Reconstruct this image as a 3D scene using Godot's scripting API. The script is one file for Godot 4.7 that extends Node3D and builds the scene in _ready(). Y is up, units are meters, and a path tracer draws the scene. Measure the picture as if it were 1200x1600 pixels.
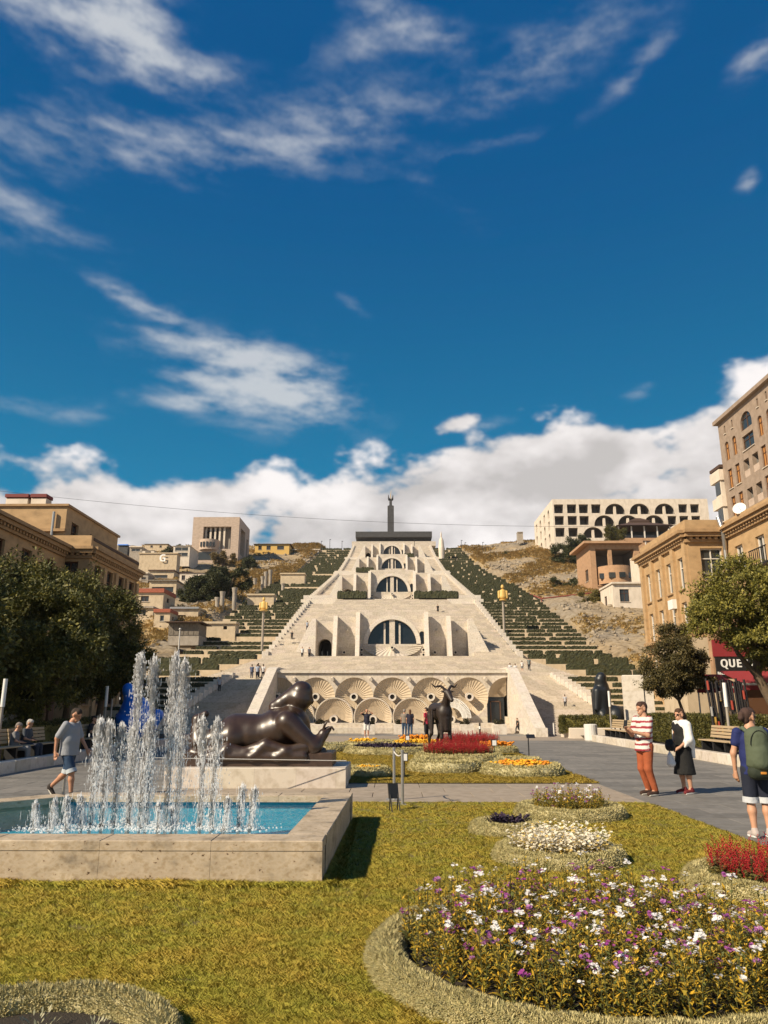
extends Node3D

const TAUF := 6.283185307
var M := {}
var taken := {}
var rng := RandomNumberGenerator.new()
var fn := FastNoiseLite.new()

# ------------------------------------------------------------------ mesh collector
class MB:
	var v := PackedVector3Array()
	var n := PackedVector3Array()
	var c := PackedColorArray()
	var ix := PackedInt32Array()
	var col := Color(1, 1, 1)
	var colored := false
	func tint(k: Color) -> MB:
		col = k; colored = true
		return self
	func tri(a: Vector3, b: Vector3, d: Vector3) -> void:
		var m := (d - a).cross(b - a).normalized()
		var s := v.size()
		v.append(a); v.append(b); v.append(d)
		n.append(m); n.append(m); n.append(m)
		c.append(col); c.append(col); c.append(col)
		ix.append(s); ix.append(s + 1); ix.append(s + 2)
	func quad(a: Vector3, b: Vector3, d: Vector3, e: Vector3, hint := Vector3.ZERO) -> void:
		var m := (d - a).cross(b - a)
		if hint != Vector3.ZERO and m.dot(hint) < 0.0:
			tri(a, d, b); tri(a, e, d)
		else:
			tri(a, b, d); tri(a, d, e)
	func box(o: Vector3, s: Vector3, t := Transform3D()) -> void:   # o is the centre
		var h := s * 0.5
		var p := []
		for k in 8:
			p.append(t * (o + Vector3(h.x if k & 1 else -h.x, h.y if k & 2 else -h.y, h.z if k & 4 else -h.z)))
		var bx := t.basis
		quad(p[0], p[2], p[6], p[4], -bx.x); quad(p[1], p[3], p[7], p[5], bx.x)
		quad(p[0], p[1], p[5], p[4], -bx.y); quad(p[2], p[3], p[7], p[6], bx.y)
		quad(p[0], p[1], p[3], p[2], -bx.z); quad(p[4], p[5], p[7], p[6], bx.z)
	func span(a: Vector3, b: Vector3) -> void:                        # box between two corners
		box((a + b) * 0.5, (b - a).abs())
	func cbox(o: Vector3, s: Vector3, e: float, t := Transform3D()) -> void:   # box with chamfered top edges
		var h := s * 0.5
		var lo := []; var mi := []; var up := []
		for q in [Vector2(-1, -1), Vector2(1, -1), Vector2(1, 1), Vector2(-1, 1)]:
			lo.append(t * (o + Vector3(q.x * h.x, -h.y, q.y * h.z)))
			mi.append(t * (o + Vector3(q.x * h.x, h.y - e, q.y * h.z)))
			up.append(t * (o + Vector3(q.x * (h.x - e), h.y, q.y * (h.z - e))))
		var ct := t * o
		for k in 4:
			var j := (k + 1) % 4
			var out: Vector3 = (lo[k] + lo[j]) * 0.5 - ct
			out -= t.basis.y.normalized() * out.dot(t.basis.y.normalized())
			quad(lo[k], lo[j], mi[j], mi[k], out)
			quad(mi[k], mi[j], up[j], up[k], out + t.basis.y * 0.5)
		quad(up[0], up[1], up[2], up[3], t.basis.y)
		quad(lo[0], lo[1], lo[2], lo[3], -t.basis.y)
	func tube(a: Vector3, b: Vector3, ra: float, rb: float, seg := 8, caps := true) -> void:
		var d := (b - a).normalized()
		var x := d.cross(Vector3.UP if absf(d.y) < 0.9 else Vector3.RIGHT).normalized()
		var y := d.cross(x)
		var s := v.size()
		for k in seg + 1:
			var g := TAU * k / seg
			var r := x * cos(g) + y * sin(g)
			v.append(a + r * ra); v.append(b + r * rb)
			n.append(r); n.append(r); c.append(col); c.append(col)
		for k in seg:
			var o := s + k * 2
			for q in [0, 1, 2, 2, 1, 3]: ix.append(o + q)
		if caps:
			for k in seg:
				var g := TAU * k / seg
				var g2 := TAU * (k + 1) / seg
				var r1 := x * cos(g) + y * sin(g)
				var r2 := x * cos(g2) + y * sin(g2)
				if ra > 0.0: tri(a, a + r1 * ra, a + r2 * ra)
				if rb > 0.0: tri(b, b + r2 * rb, b + r1 * rb)
	func path_tube(pts: Array, rads: Array, seg := 6) -> void:
		for k in pts.size() - 1:
			tube(pts[k], pts[k + 1], rads[k], rads[k + 1], seg, k == 0 or k == pts.size() - 2)
	func lathe(o: Vector3, prof: Array, seg := 16, from := 0.0, to := TAU) -> void:   # prof: Vector2(radius, height)
		for k in seg:
			var g1 := from + (to - from) * k / seg
			var g2 := from + (to - from) * (k + 1) / seg
			var u1 := Vector3(cos(g1), 0, sin(g1)); var u2 := Vector3(cos(g2), 0, sin(g2))
			for j in prof.size() - 1:
				var p: Vector2 = prof[j]; var q: Vector2 = prof[j + 1]
				var out := (u1 + u2) * (q.y - p.y) + Vector3.UP * (p.x - q.x) * 2.0
				if p.x < 0.0001: _t(o + u1 * q.x + Vector3.UP * q.y, o + u2 * q.x + Vector3.UP * q.y, o + Vector3.UP * p.y, out)
				elif q.x < 0.0001: _t(o + u1 * p.x + Vector3.UP * p.y, o + u2 * p.x + Vector3.UP * p.y, o + Vector3.UP * q.y, out)
				else: quad(o + u1 * p.x + Vector3.UP * p.y, o + u2 * p.x + Vector3.UP * p.y, o + u2 * q.x + Vector3.UP * q.y, o + u1 * q.x + Vector3.UP * q.y, out)
	func _t(a: Vector3, b: Vector3, d: Vector3, hint: Vector3) -> void:
		if (d - a).cross(b - a).dot(hint) < 0.0: tri(a, d, b)
		else: tri(a, b, d)
	func blob(o: Vector3, r: Vector3, nu := 8, nv := 5) -> void:      # smooth ellipsoid
		var s := v.size()
		for j in nv + 1:
			var th := PI * j / nv
			for k in nu + 1:
				var g := TAU * k / nu
				var u := Vector3(sin(th) * cos(g), cos(th), sin(th) * sin(g))
				v.append(o + u * r); n.append((u / r).normalized()); c.append(col)
		for j in nv:
			for k in nu:
				var q := s + j * (nu + 1) + k
				for w in [0, nu + 1, 1, 1, nu + 1, nu + 2]: ix.append(q + w)
	func flat_poly(poly: PackedVector2Array, z0: float, z1: float, t := Transform3D(), skip := []) -> void:
		# a slab: polygon in xy, from depth z0 (back) to z1 (front, +z)
		var id := Geometry2D.triangulate_polygon(poly)
		for k in range(0, id.size(), 3):
			var a := poly[id[k]]; var b := poly[id[k + 1]]; var d := poly[id[k + 2]]
			_t(t * Vector3(a.x, a.y, z1), t * Vector3(b.x, b.y, z1), t * Vector3(d.x, d.y, z1), t.basis.z)
			if not skip.has("back"):
				_t(t * Vector3(a.x, a.y, z0), t * Vector3(b.x, b.y, z0), t * Vector3(d.x, d.y, z0), -t.basis.z)
		var cw := Geometry2D.is_polygon_clockwise(poly)
		for k in poly.size():
			var a := poly[k]; var b := poly[(k + 1) % poly.size()]
			var hid := false
			for sx in skip:
				if sx is float and absf(a.x - sx) < 0.002 and absf(b.x - sx) < 0.002: hid = true
			if hid: continue
			var e := (b - a); var o := Vector2(e.y, -e.x)
			if cw: o = -o
			quad(t * Vector3(a.x, a.y, z0), t * Vector3(b.x, b.y, z0), t * Vector3(b.x, b.y, z1), t * Vector3(a.x, a.y, z1), t.basis * Vector3(o.x, o.y, 0))
	func mesh() -> ArrayMesh:
		var a := []
		a.resize(Mesh.ARRAY_MAX)
		a[Mesh.ARRAY_VERTEX] = v; a[Mesh.ARRAY_NORMAL] = n; a[Mesh.ARRAY_INDEX] = ix
		if colored: a[Mesh.ARRAY_COLOR] = c
		var m := ArrayMesh.new()
		m.add_surface_from_arrays(Mesh.PRIMITIVE_TRIANGLES, a)
		return m

# ------------------------------------------------------------------ naming and parenting
func numbered(called: String) -> String:
	if not taken.has(called):
		taken[called] = 0
		return called
	taken[called] += 1
	return "%s_%03d" % [called, taken[called]]

func tag(o: Node3D, label: String, category: String, group := "", kind := "") -> Node3D:
	if label: o.set_meta("label", label)
	if category: o.set_meta("category", category)
	if group: o.set_meta("group", group)
	if kind: o.set_meta("kind", kind)
	return o

func thing(called: String, label: String, category: String, at := Vector3.ZERO, turn := 0.0, group := "") -> Node3D:
	var o := Node3D.new()
	o.name = numbered(called)
	add_child(o)
	o.position = at
	o.rotation.y = turn
	return tag(o, label, category, group)

func put(called: String, mesh: Mesh, m: Material, parent: Node = null) -> MeshInstance3D:
	var o := MeshInstance3D.new()
	o.mesh = mesh
	o.material_override = m
	if parent == null:
		o.name = numbered(called)
		add_child(o)
	else:
		o.name = called
		parent.add_child(o, true)
	return o

func part(called: String, b: MB, m: Material, parent: Node) -> MeshInstance3D:
	return put(called, b.mesh(), m, parent)

func structure(called: String, b: MB, m: Material, label: String) -> MeshInstance3D:
	var o := put(called, b.mesh(), m)
	o.set_meta("kind", "structure"); o.set_meta("label", label); o.set_meta("category", called.split("_")[-1])
	return o

func copy(o: Node3D, at: Vector3, turn := 0.0, label := "", stem := "") -> Node3D:
	var r: Node3D = o.duplicate()
	var base: String = stem if stem else String(o.name).rstrip("0123456789").rstrip("_")
	r.name = numbered(base)
	add_child(r)
	r.position = at
	r.rotation.y = turn
	if label: r.set_meta("label", label)
	return r

func many(called: String, mesh: Mesh, m: Material, xf: Array, cols: Array, parent: Node, kind := "stuff") -> MultiMeshInstance3D:
	var mm := MultiMesh.new()
	mm.transform_format = MultiMesh.TRANSFORM_3D
	mm.use_colors = cols.size() > 0
	mm.mesh = mesh
	mm.instance_count = xf.size()
	for k in xf.size():
		mm.set_instance_transform(k, xf[k])
		if cols.size() > 0: mm.set_instance_color(k, cols[k])
	var o := MultiMeshInstance3D.new()
	o.multimesh = mm
	o.material_override = m
	if parent == null:
		o.name = numbered(called)
		add_child(o)
	else:
		o.name = called
		parent.add_child(o, true)
	if kind: o.set_meta("kind", kind)
	return o

# ------------------------------------------------------------------ materials (base colours are linear)
func lin(r: float, g: float, b: float) -> Color:
	return Color(r, g, b).linear_to_srgb()

func flat(called: String, r: float, g: float, b: float, rough := 0.8, metal := 0.0) -> StandardMaterial3D:
	var m := StandardMaterial3D.new()
	m.resource_name = called
	m.albedo_color = lin(r, g, b)
	m.roughness = rough
	m.metallic = metal
	m.cull_mode = BaseMaterial3D.CULL_DISABLED
	M[called] = m
	return m

func noise_map(freq: float, stops: Array, octaves := 4, sd := 1, size := 512, kind := FastNoiseLite.TYPE_SIMPLEX_SMOOTH, norm := false) -> NoiseTexture2D:
	var f := FastNoiseLite.new()
	f.seed = sd; f.frequency = freq; f.noise_type = kind
	f.fractal_octaves = octaves
	f.fractal_gain = 0.55
	var t := NoiseTexture2D.new()
	t.width = size; t.height = size; t.seamless = true; t.noise = f
	if norm:
		t.as_normal_map = true; t.bump_strength = 6.0
	else:
		var g := Gradient.new()
		g.offsets = PackedFloat32Array(); g.colors = PackedColorArray()
		var off := PackedFloat32Array(); var cs := PackedColorArray()
		for k in stops.size():
			off.append(stops[k][0]); cs.append(stops[k][1])
		g.offsets = off; g.colors = cs
		t.color_ramp = g
	return t

func shades(r: float, g: float, b: float, dark: float, light: float) -> Array:
	return [[0.0, lin(r * dark, g * dark, b * dark)], [0.35, lin(r * 0.93, g * 0.92, b * 0.9)], [0.6, lin(r, g, b)], [1.0, lin(r * light, g * light, b * light)]]

func grainy(called: String, r: float, g: float, b: float, rough := 0.85, scale := Vector3(0.5, 0.5, 0.5), dark := 0.6, light := 1.25, sd := 1, freq := 0.012, bump := 0.0, octaves := 5) -> StandardMaterial3D:
	var m := flat(called, 1, 1, 1, rough)
	m.albedo_texture = noise_map(freq, shades(r, g, b, dark, light), octaves, sd)
	m.uv1_triplanar = true
	m.uv1_world_triplanar = true
	m.uv1_scale = scale
	if bump > 0.0:
		m.normal_enabled = true
		m.normal_texture = noise_map(freq * 2.5, [], 5, sd + 7, 512, FastNoiseLite.TYPE_SIMPLEX_SMOOTH, true)
		m.normal_scale = bump
	return m

func vcol(called: String, rough := 0.8, back := 0.0) -> StandardMaterial3D:
	var m := flat(called, 1, 1, 1, rough)
	m.vertex_color_use_as_albedo = true
	if back > 0.0:
		m.backlight_enabled = true
		m.backlight = Color(back, back, back)
	return m

# ------------------------------------------------------------------ smooth bodies: a field of tapered capsules meshed as surface nets
# bone: [a, b, ra, rb] + optional [stretch_dir, stretch] + optional array of clip planes [[point, normal], ...]
func sdf(b: MB, bones: Array, cell: float, k: float, clips := []) -> void:
	var lo := Vector3.INF; var hi := -Vector3.INF
	for q in bones:
		var r: float = maxf(q[2], q[3]) * (maxf(1.0, q[5]) if q.size() > 5 else 1.0)
		for e in [q[0], q[1]]:
			lo = lo.min(e - Vector3.ONE * r); hi = hi.max(e + Vector3.ONE * r)
	var pad := cell * 2.5
	lo -= Vector3.ONE * pad; hi += Vector3.ONE * pad
	var nx := int(ceil((hi.x - lo.x) / cell)) + 1
	var ny := int(ceil((hi.y - lo.y) / cell)) + 1
	var nz := int(ceil((hi.z - lo.z) / cell)) + 1
	var fl := PackedFloat32Array()
	fl.resize(nx * ny * nz)
	fl.fill(9.0)
	var marg := k + cell * 2.2
	for q in bones:
		var a: Vector3 = q[0]; var e: Vector3 = q[1]
		var ra: float = q[2]; var rb: float = q[3]
		var st: bool = q.size() > 5
		var sd: Vector3 = q[4] if st else Vector3.ZERO
		var sf: float = (1.0 - 1.0 / q[5]) if st else 0.0
		var r: float = maxf(ra, rb) * (maxf(1.0, q[5]) if st else 1.0) + marg
		var l := ((a.min(e) - Vector3.ONE * r - lo) / cell).floor()
		var h := ((a.max(e) + Vector3.ONE * r - lo) / cell).ceil()
		var x0 := maxi(0, int(l.x)); var x1 := mini(nx - 1, int(h.x))
		var y0 := maxi(0, int(l.y)); var y1 := mini(ny - 1, int(h.y))
		var z0 := maxi(0, int(l.z)); var z1 := mini(nz - 1, int(h.z))
		var ax := e - a
		if st: ax -= sd * (ax.dot(sd) * sf)
		var al := maxf(ax.length_squared(), 1e-9)
		for z in range(z0, z1 + 1):
			for y in range(y0, y1 + 1):
				var row := (z * ny + y) * nx
				var p := lo + Vector3(x0 * cell, y * cell, z * cell) - a
				for x in range(x0, x1 + 1):
					var w := p
					p.x += cell
					if st: w -= sd * (w.dot(sd) * sf)
					var t := clampf(w.dot(ax) / al, 0.0, 1.0)
					var d := (w - ax * t).length() - (ra + (rb - ra) * t)
					var o := fl[row + x]
					var g := k - absf(d - o)
					if g > 0.0: fl[row + x] = minf(d, o) - g * g / (4.0 * k)
					elif d < o: fl[row + x] = d
	for q in clips:
		var pt: Vector3 = q[0]; var nn: Vector3 = q[1]
		for z in nz:
			for y in ny:
				var row := (z * ny + y) * nx
				for x in nx:
					if fl[row + x] < cell * 3.0:
						fl[row + x] = maxf(fl[row + x], (lo + Vector3(x, y, z) * cell - pt).dot(nn))
	var base := b.v.size()
	var id := PackedInt32Array()
	id.resize(nx * ny * nz)
	id.fill(-1)
	var co := [0, 1, nx, nx + 1, nx * ny, nx * ny + 1, nx * ny + nx, nx * ny + nx + 1]
	var ed := [[0, 1], [2, 3], [4, 5], [6, 7], [0, 2], [1, 3], [4, 6], [5, 7], [0, 4], [1, 5], [2, 6], [3, 7]]
	var vs := []
	for j in 8: vs.append(Vector3(j & 1, (j >> 1) & 1, (j >> 2) & 1))
	var cnt := 0
	for z in nz - 1:
		for y in ny - 1:
			var row := (z * ny + y) * nx
			for x in nx - 1:
				var i := row + x
				var f0 := fl[i]
				if f0 > cell * 2.0 or f0 < -cell * 2.0: continue
				var neg := 0
				for j in 8:
					if fl[i + co[j]] < 0.0: neg += 1
				if neg == 0 or neg == 8: continue
				var sum := Vector3.ZERO; var m := 0
				for q in ed:
					var fa := fl[i + co[q[0]]]; var fb := fl[i + co[q[1]]]
					if (fa < 0.0) != (fb < 0.0):
						sum += (vs[q[0]] as Vector3).lerp(vs[q[1]], fa / (fa - fb)); m += 1
				id[i] = base + cnt
				cnt += 1
				b.v.append(lo + (Vector3(x, y, z) + sum / m) * cell)
				var g := Vector3(fl[i + 1] - f0 + fl[i + co[7]] - fl[i + co[6]], fl[i + nx] - f0 + fl[i + co[7]] - fl[i + co[5]], fl[i + nx * ny] - f0 + fl[i + co[7]] - fl[i + co[3]])
				b.n.append(g.normalized())
				b.c.append(b.col)
	var st3 := [1, nx, nx * ny]
	for z in range(1, nz - 1):
		for y in range(1, ny - 1):
			var row := (z * ny + y) * nx
			for x in range(1, nx - 1):
				var i := row + x
				if id[i] < 0: continue
				var s0 := fl[i] < 0.0
				for ax in 3:
					var i2: int = i + st3[ax]
					if (fl[i2] < 0.0) == s0: continue
					var u: int = st3[(ax + 1) % 3]; var w: int = st3[(ax + 2) % 3]
					var p0 := id[i]; var p1 := id[i - u]; var p2 := id[i - u - w]; var p3 := id[i - w]
					if p0 < 0 or p1 < 0 or p2 < 0 or p3 < 0: continue
					if s0:
						for q in [p0, p2, p1, p0, p3, p2]: b.ix.append(q)
					else:
						for q in [p0, p1, p2, p0, p2, p3]: b.ix.append(q)

# wall in the xy plane with openings (polygons), cut in strips so that no piece has a hole
func pierced(b: MB, outline: PackedVector2Array, holes: Array, z0: float, z1: float, t := Transform3D()) -> void:
	var xs := []
	for h in holes:
		var r := Rect2(h[0], Vector2.ZERO)
		for q in h: r = r.expand(q)
		var cx := snappedf(r.get_center().x, 0.01)
		if not xs.has(cx): xs.append(cx)
	xs.sort()
	var bb := Rect2(outline[0], Vector2.ZERO)
	for q in outline: bb = bb.expand(q)
	var cuts := [bb.position.x - 1.0]
	cuts.append_array(xs)
	cuts.append(bb.end.x + 1.0)
	for k in cuts.size() - 1:
		var strip := PackedVector2Array([Vector2(cuts[k], bb.position.y - 1), Vector2(cuts[k + 1], bb.position.y - 1), Vector2(cuts[k + 1], bb.end.y + 1), Vector2(cuts[k], bb.end.y + 1)])
		var polys := Geometry2D.intersect_polygons(outline, strip)
		for h in holes:
			var nxt := []
			for q in polys: nxt.append_array(Geometry2D.clip_polygons(q, h))
			polys.assign(nxt)
		for q in polys:
			if not Geometry2D.is_polygon_clockwise(q) or true:
				b.flat_poly(q, z0, z1, t, [float(cuts[k]), float(cuts[k + 1])])

func rect(x0: float, y0: float, x1: float, y1: float) -> PackedVector2Array:
	return PackedVector2Array([Vector2(x0, y0), Vector2(x1, y0), Vector2(x1, y1), Vector2(x0, y1)])

func arch(cx: float, y0: float, hw: float, spring: float, seg := 14) -> PackedVector2Array:   # door or window with a half-round head
	var p := PackedVector2Array()
	if spring > y0 + 0.001:
		p.append(Vector2(cx - hw, y0)); p.append(Vector2(cx + hw, y0))
	for k in seg + 1:
		var g := PI * k / seg
		p.append(Vector2(cx + hw * cos(g), spring + hw * sin(g)))
	return p

func face(at: Vector3, turn: float) -> Transform3D:
	return Transform3D(Basis(Vector3.UP, turn), at)

func hash2(a: float, b: float) -> float:
	return fposmod(sin(a * 127.1 + b * 311.7) * 43758.5453, 1.0)

# ------------------------------------------------------------------ camera, sky, sun
func set_camera() -> void:
	var cam := Camera3D.new()
	cam.name = "camera"
	cam.fov = 68.7256
	cam.far = 4000.0
	cam.near = 0.1
	add_child(cam)
	cam.position = Vector3(0, 1.72, 0)
	cam.rotation_degrees = Vector3(14.565, 0.6161, 0)
	cam.current = true

func set_sun() -> void:
	var sun := DirectionalLight3D.new()
	sun.name = "sun"
	add_child(sun)
	var to := Vector3(-0.70, 0.62, 0.50).normalized()
	sun.look_at_from_position(Vector3.ZERO, -to, Vector3.UP)
	sun.light_color = Color(1.0, 0.93, 0.82)
	sun.light_energy = 1.6
	sun.light_angular_distance = 0.5
	sun.shadow_enabled = true
	sun.directional_shadow_max_distance = 400.0

func set_sky() -> void:
	var we := WorldEnvironment.new()
	we.name = "world_environment"
	var e := Environment.new()
	e.background_mode = Environment.BG_SKY
	e.tonemap_mode = Environment.TONE_MAPPER_LINEAR
	e.tonemap_exposure = 1.38
	e.sdfgi_enabled = true
	e.ssao_enabled = true
	e.ssil_enabled = true
	e.fog_enabled = true
	e.fog_density = 0.00008
	e.fog_light_color = Color(0.86, 0.87, 0.9)
	var sm := PanoramaSkyMaterial.new()
	sm.panorama = ImageTexture.create_from_image(sky_image())
	sm.energy_multiplier = 0.78
	var sky := Sky.new()
	sky.sky_material = sm
	e.sky = sky
	we.environment = e
	add_child(we)

# clouds: [azimuth, elevation, half width, half height, tilt, strength] in degrees; azimuth 0 is up the stairs
func sky_image() -> Image:
	var w := 3072; var h := 1536
	# broad cloud cover, laid out on a coarse grid (a quarter of the resolution), then refined by noise
	var cw := w / 4; var ch := h / 8
	var heap := PackedFloat32Array(); heap.resize(cw * ch)
	var wisp := PackedFloat32Array(); wisp.resize(cw * ch)
	var cumulus := [
		[-27, 12, 15, 5.2, 0, 1.0], [-14, 15.5, 5, 2.7, 6, 0.8], [-6, 11.5, 9, 4.6, 0, 1.0], [3, 14.0, 8, 4.8, 0, 1.1], [10, 16.0, 8, 4.2, 0, 1.05],
		[16.5, 18.0, 5.5, 2.6, -4, 1.1], [14, 12, 10, 5, 0, 1.0], [27, 16, 7.5, 5.5, 0, 1.2], [24, 11, 7, 4.5, 0, 0.9], [5.4, 21.3, 2.8, 0.9, 18, 0.62], [33, 19, 8, 5, 0, 1.0],
		[33, 12, 8, 5, 0, 0.9]]
	var cirrus := [
		[-31.5, 46.5, 7, 4.0, -8, 1.1], [-23.5, 45.0, 5.5, 2.6, -14, 1.05], [-17, 43.5, 4, 1.4, 10, 0.5],
		[-11, 24.2, 7.5, 3.0, -7, 1.0], [-6.5, 23.2, 4.0, 2.4, -22, 0.75], [-14, 26.3, 9.0, 0.9, -3, 0.6], [-20.5, 28.5, 4.5, 0.8, -14, 0.75], [-15.5, 22.2, 5, 0.7, 0, 0.65],
		[-20, 39.0, 20, 2.4, 7, 0.48], [-5, 42, 9, 2.6, 10, 0.42], [-31, 33, 7, 2.2, -6, 0.42], [2, 47.5, 6, 1.3, -14, 0.6], [-2, 47, 4, 1.6, 10, 0.4], [14, 45, 12, 2.2, 12, 0.42],
		[22, 43, 4.5, 0.8, 24, 0.45], [29, 34.6, 0.9, 0.8, 25, 0.72], [31, 41.5, 2.6, 1.2, 14, 0.75], [-27, 20.4, 5, 0.9, 3, 0.42], [10.5, 40.6, 3, 0.6, 5, 0.33], [-3.3, 30.0, 1.7, 0.4, -30, 0.3], [5, 37.0, 4.5, 1.2, -30, 0.22], [19.6, 22.5, 1.3, 0.5, 12, 0.5], [7.5, 20.9, 2.4, 0.6, 10, 0.45]]
	rng.seed = 77
	for k in 34:                     # the same weather all the way round
		var a := 48.0 + k * (264.0 / 34.0) + rng.randf_range(-3, 3)
		cumulus.append([a if a < 180.0 else a - 360.0, rng.randf_range(10, 15), rng.randf_range(6, 10), rng.randf_range(3.5, 5.5), 0, 1.0])
	for k in 60:
		var a := rng.randf_range(44, 316)
		cirrus.append([a if a < 180.0 else a - 360.0, rng.randf_range(20, 58), rng.randf_range(3, 12), rng.randf_range(0.8, 2.4), rng.randf_range(-20, 20), rng.randf_range(0.35, 0.8)])
	for lay in 2:
		var src: Array = [cumulus, cirrus][lay]
		for q in src:
			var tl := deg_to_rad(q[4])
			var rw: float = (q[2] + q[3]) * 2.2
			var y0 := clampi(int((90.0 - q[1] - rw * 0.6 - 3.0) / 180.0 * ch * 2.0), 0, ch - 1)
			var y1 := clampi(int((90.0 - q[1] + rw * 0.6 + 3.0) / 180.0 * ch * 2.0), 0, ch - 1)
			for y in range(y0, y1 + 1):
				var el := 90.0 - (y + 0.5) * 90.0 / ch
				var cs := cos(deg_to_rad(el))
				for xi in range(int(floor((q[0] - rw + 180.0) / 360.0 * cw)), int((q[0] + rw + 180.0) / 360.0 * cw) + 1):
					var az := (xi + 0.5) / cw * 360.0 - 180.0
					var dx: float = (az - q[0]) ; var dy: float = el - q[1]
					var u := (dx * cos(tl) + dy * sin(tl)) / float(q[2])
					var t := (-dx * sin(tl) + dy * cos(tl)) / float(q[3])
					var g := float(q[5]) * exp(-1.1 * (u * u + t * t))
					var at := y * cw + posmod(xi, cw)
					if lay == 0: heap[at] = maxf(heap[at], g) + minf(heap[at], g) * 0.35
					else: wisp[at] = maxf(wisp[at], g) + minf(wisp[at], g) * 0.4
	for y in ch:                      # a bank of cumulus lies along the whole horizon
		var el := 90.0 - (y + 0.5) * 90.0 / ch
		if el < 16.0:
			for x in cw: heap[y * cw + x] = maxf(heap[y * cw + x], 0.54 * clampf((15.0 - el) / 4.0, 0.0, 1.0))
	var fb := FastNoiseLite.new()
	fb.seed = 5; fb.noise_type = FastNoiseLite.TYPE_SIMPLEX; fb.frequency = 5.4; fb.fractal_octaves = 6; fb.fractal_gain = 0.56
	var fw := FastNoiseLite.new()
	fw.seed = 11; fw.noise_type = FastNoiseLite.TYPE_SIMPLEX; fw.frequency = 6.0; fw.fractal_octaves = 6; fw.fractal_gain = 0.68
	var fs := FastNoiseLite.new()
	fs.seed = 21; fs.noise_type = FastNoiseLite.TYPE_SIMPLEX; fs.frequency = 2.2; fs.fractal_octaves = 3
	var data := PackedByteArray()
	data.resize(w * h * 3)
	var lut := PackedByteArray(); lut.resize(1025)
	for k in 1025: lut[k] = int(clampf(Color(k / 1024.0, 0, 0).linear_to_srgb().r * 255.0 + 0.5, 0, 255))
	var o := 0
	for y in h:
		var el := PI * 0.5 - PI * (y + 0.5) / h
		var ed := rad_to_deg(el)
		var ce := cos(el); var se := sin(el)
		var s := clampf(ed / 50.0, 0.0, 1.0)
		var q1 := pow(1.0 - s, 2.4)
		var cr := lerpf(0.0012, 0.026, q1); var cg := lerpf(0.083, 0.38, q1); var cb := lerpf(0.25, 0.58, q1)
		if ed < 0.0:
			for x in w:
				data[o] = lut[300]; data[o + 1] = lut[290]; data[o + 2] = lut[280]
				o += 3
			continue
		var fy := (90.0 - ed) / 90.0 * ch - 0.5
		var y0 := clampi(int(floor(fy)), 0, ch - 1); var y1 := mini(y0 + 1, ch - 1)
		var ty := clampf(fy - y0, 0.0, 1.0)
		for x in w:
			var az := ((x + 0.5) / w) * TAU          # azimuth 0 (straight ahead) is the image's left edge
			var d := Vector3(sin(az) * ce, se * 1.9, -cos(az) * ce)
			var fx := (x + 0.5) / 4.0 - 0.5 + cw * 0.5
			var x0 := int(floor(fx)); var tx := fx - x0
			var xa := posmod(x0, cw); var xb := (xa + 1) % cw
			var hp := lerpf(lerpf(heap[y0 * cw + xa], heap[y0 * cw + xb], tx), lerpf(heap[y1 * cw + xa], heap[y1 * cw + xb], tx), ty)
			var wp := lerpf(lerpf(wisp[y0 * cw + xa], wisp[y0 * cw + xb], tx), lerpf(wisp[y1 * cw + xa], wisp[y1 * cw + xb], tx), ty)
			var ca := 0.0; var cw2 := 0.0; var lum := 1.0
			if hp > 0.12:
				var nz := fb.get_noise_3dv(d)
				var den := hp + nz * 0.74
				ca = smoothstep(0.36, 0.68, den)
				# cloud bodies: bright billows, greyer where the bank is thick and low
				var soft := fs.get_noise_3dv(d * 1.6)
				lum = clampf(0.80 + nz * 0.42 + soft * 0.26 - maxf(0.0, hp - 0.85) * 0.10, 0.58, 1.0)
			if wp > 0.05:
				var dd := Vector3(d.x + d.y * 0.3, d.y * 1.7, d.z)
				var nw := fw.get_noise_3dv(dd) + 0.5 * fs.get_noise_3dv(dd * 3.1)
				cw2 = clampf(smoothstep(0.08, 1.25, wp * (0.92 + nw * 0.95) + nw * 0.2), 0.0, 1.0) * 0.82
			var r := cr; var g := cg; var b := cb
			if cw2 > 0.0:
				r = lerpf(r, 0.62, cw2); g = lerpf(g, 0.64, cw2); b = lerpf(b, 0.66, cw2)
			if ca > 0.0:
				r = lerpf(r, lum * 0.93, ca); g = lerpf(g, lum * 0.885, ca); b = lerpf(b, lum * 0.87, ca)
			data[o] = lut[int(minf(r, 1.0) * 1024.0)]; data[o + 1] = lut[int(minf(g, 1.0) * 1024.0)]; data[o + 2] = lut[int(minf(b, 1.0) * 1024.0)]
			o += 3
	return Image.create_from_data(w, h, false, Image.FORMAT_RGB8, data)

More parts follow.
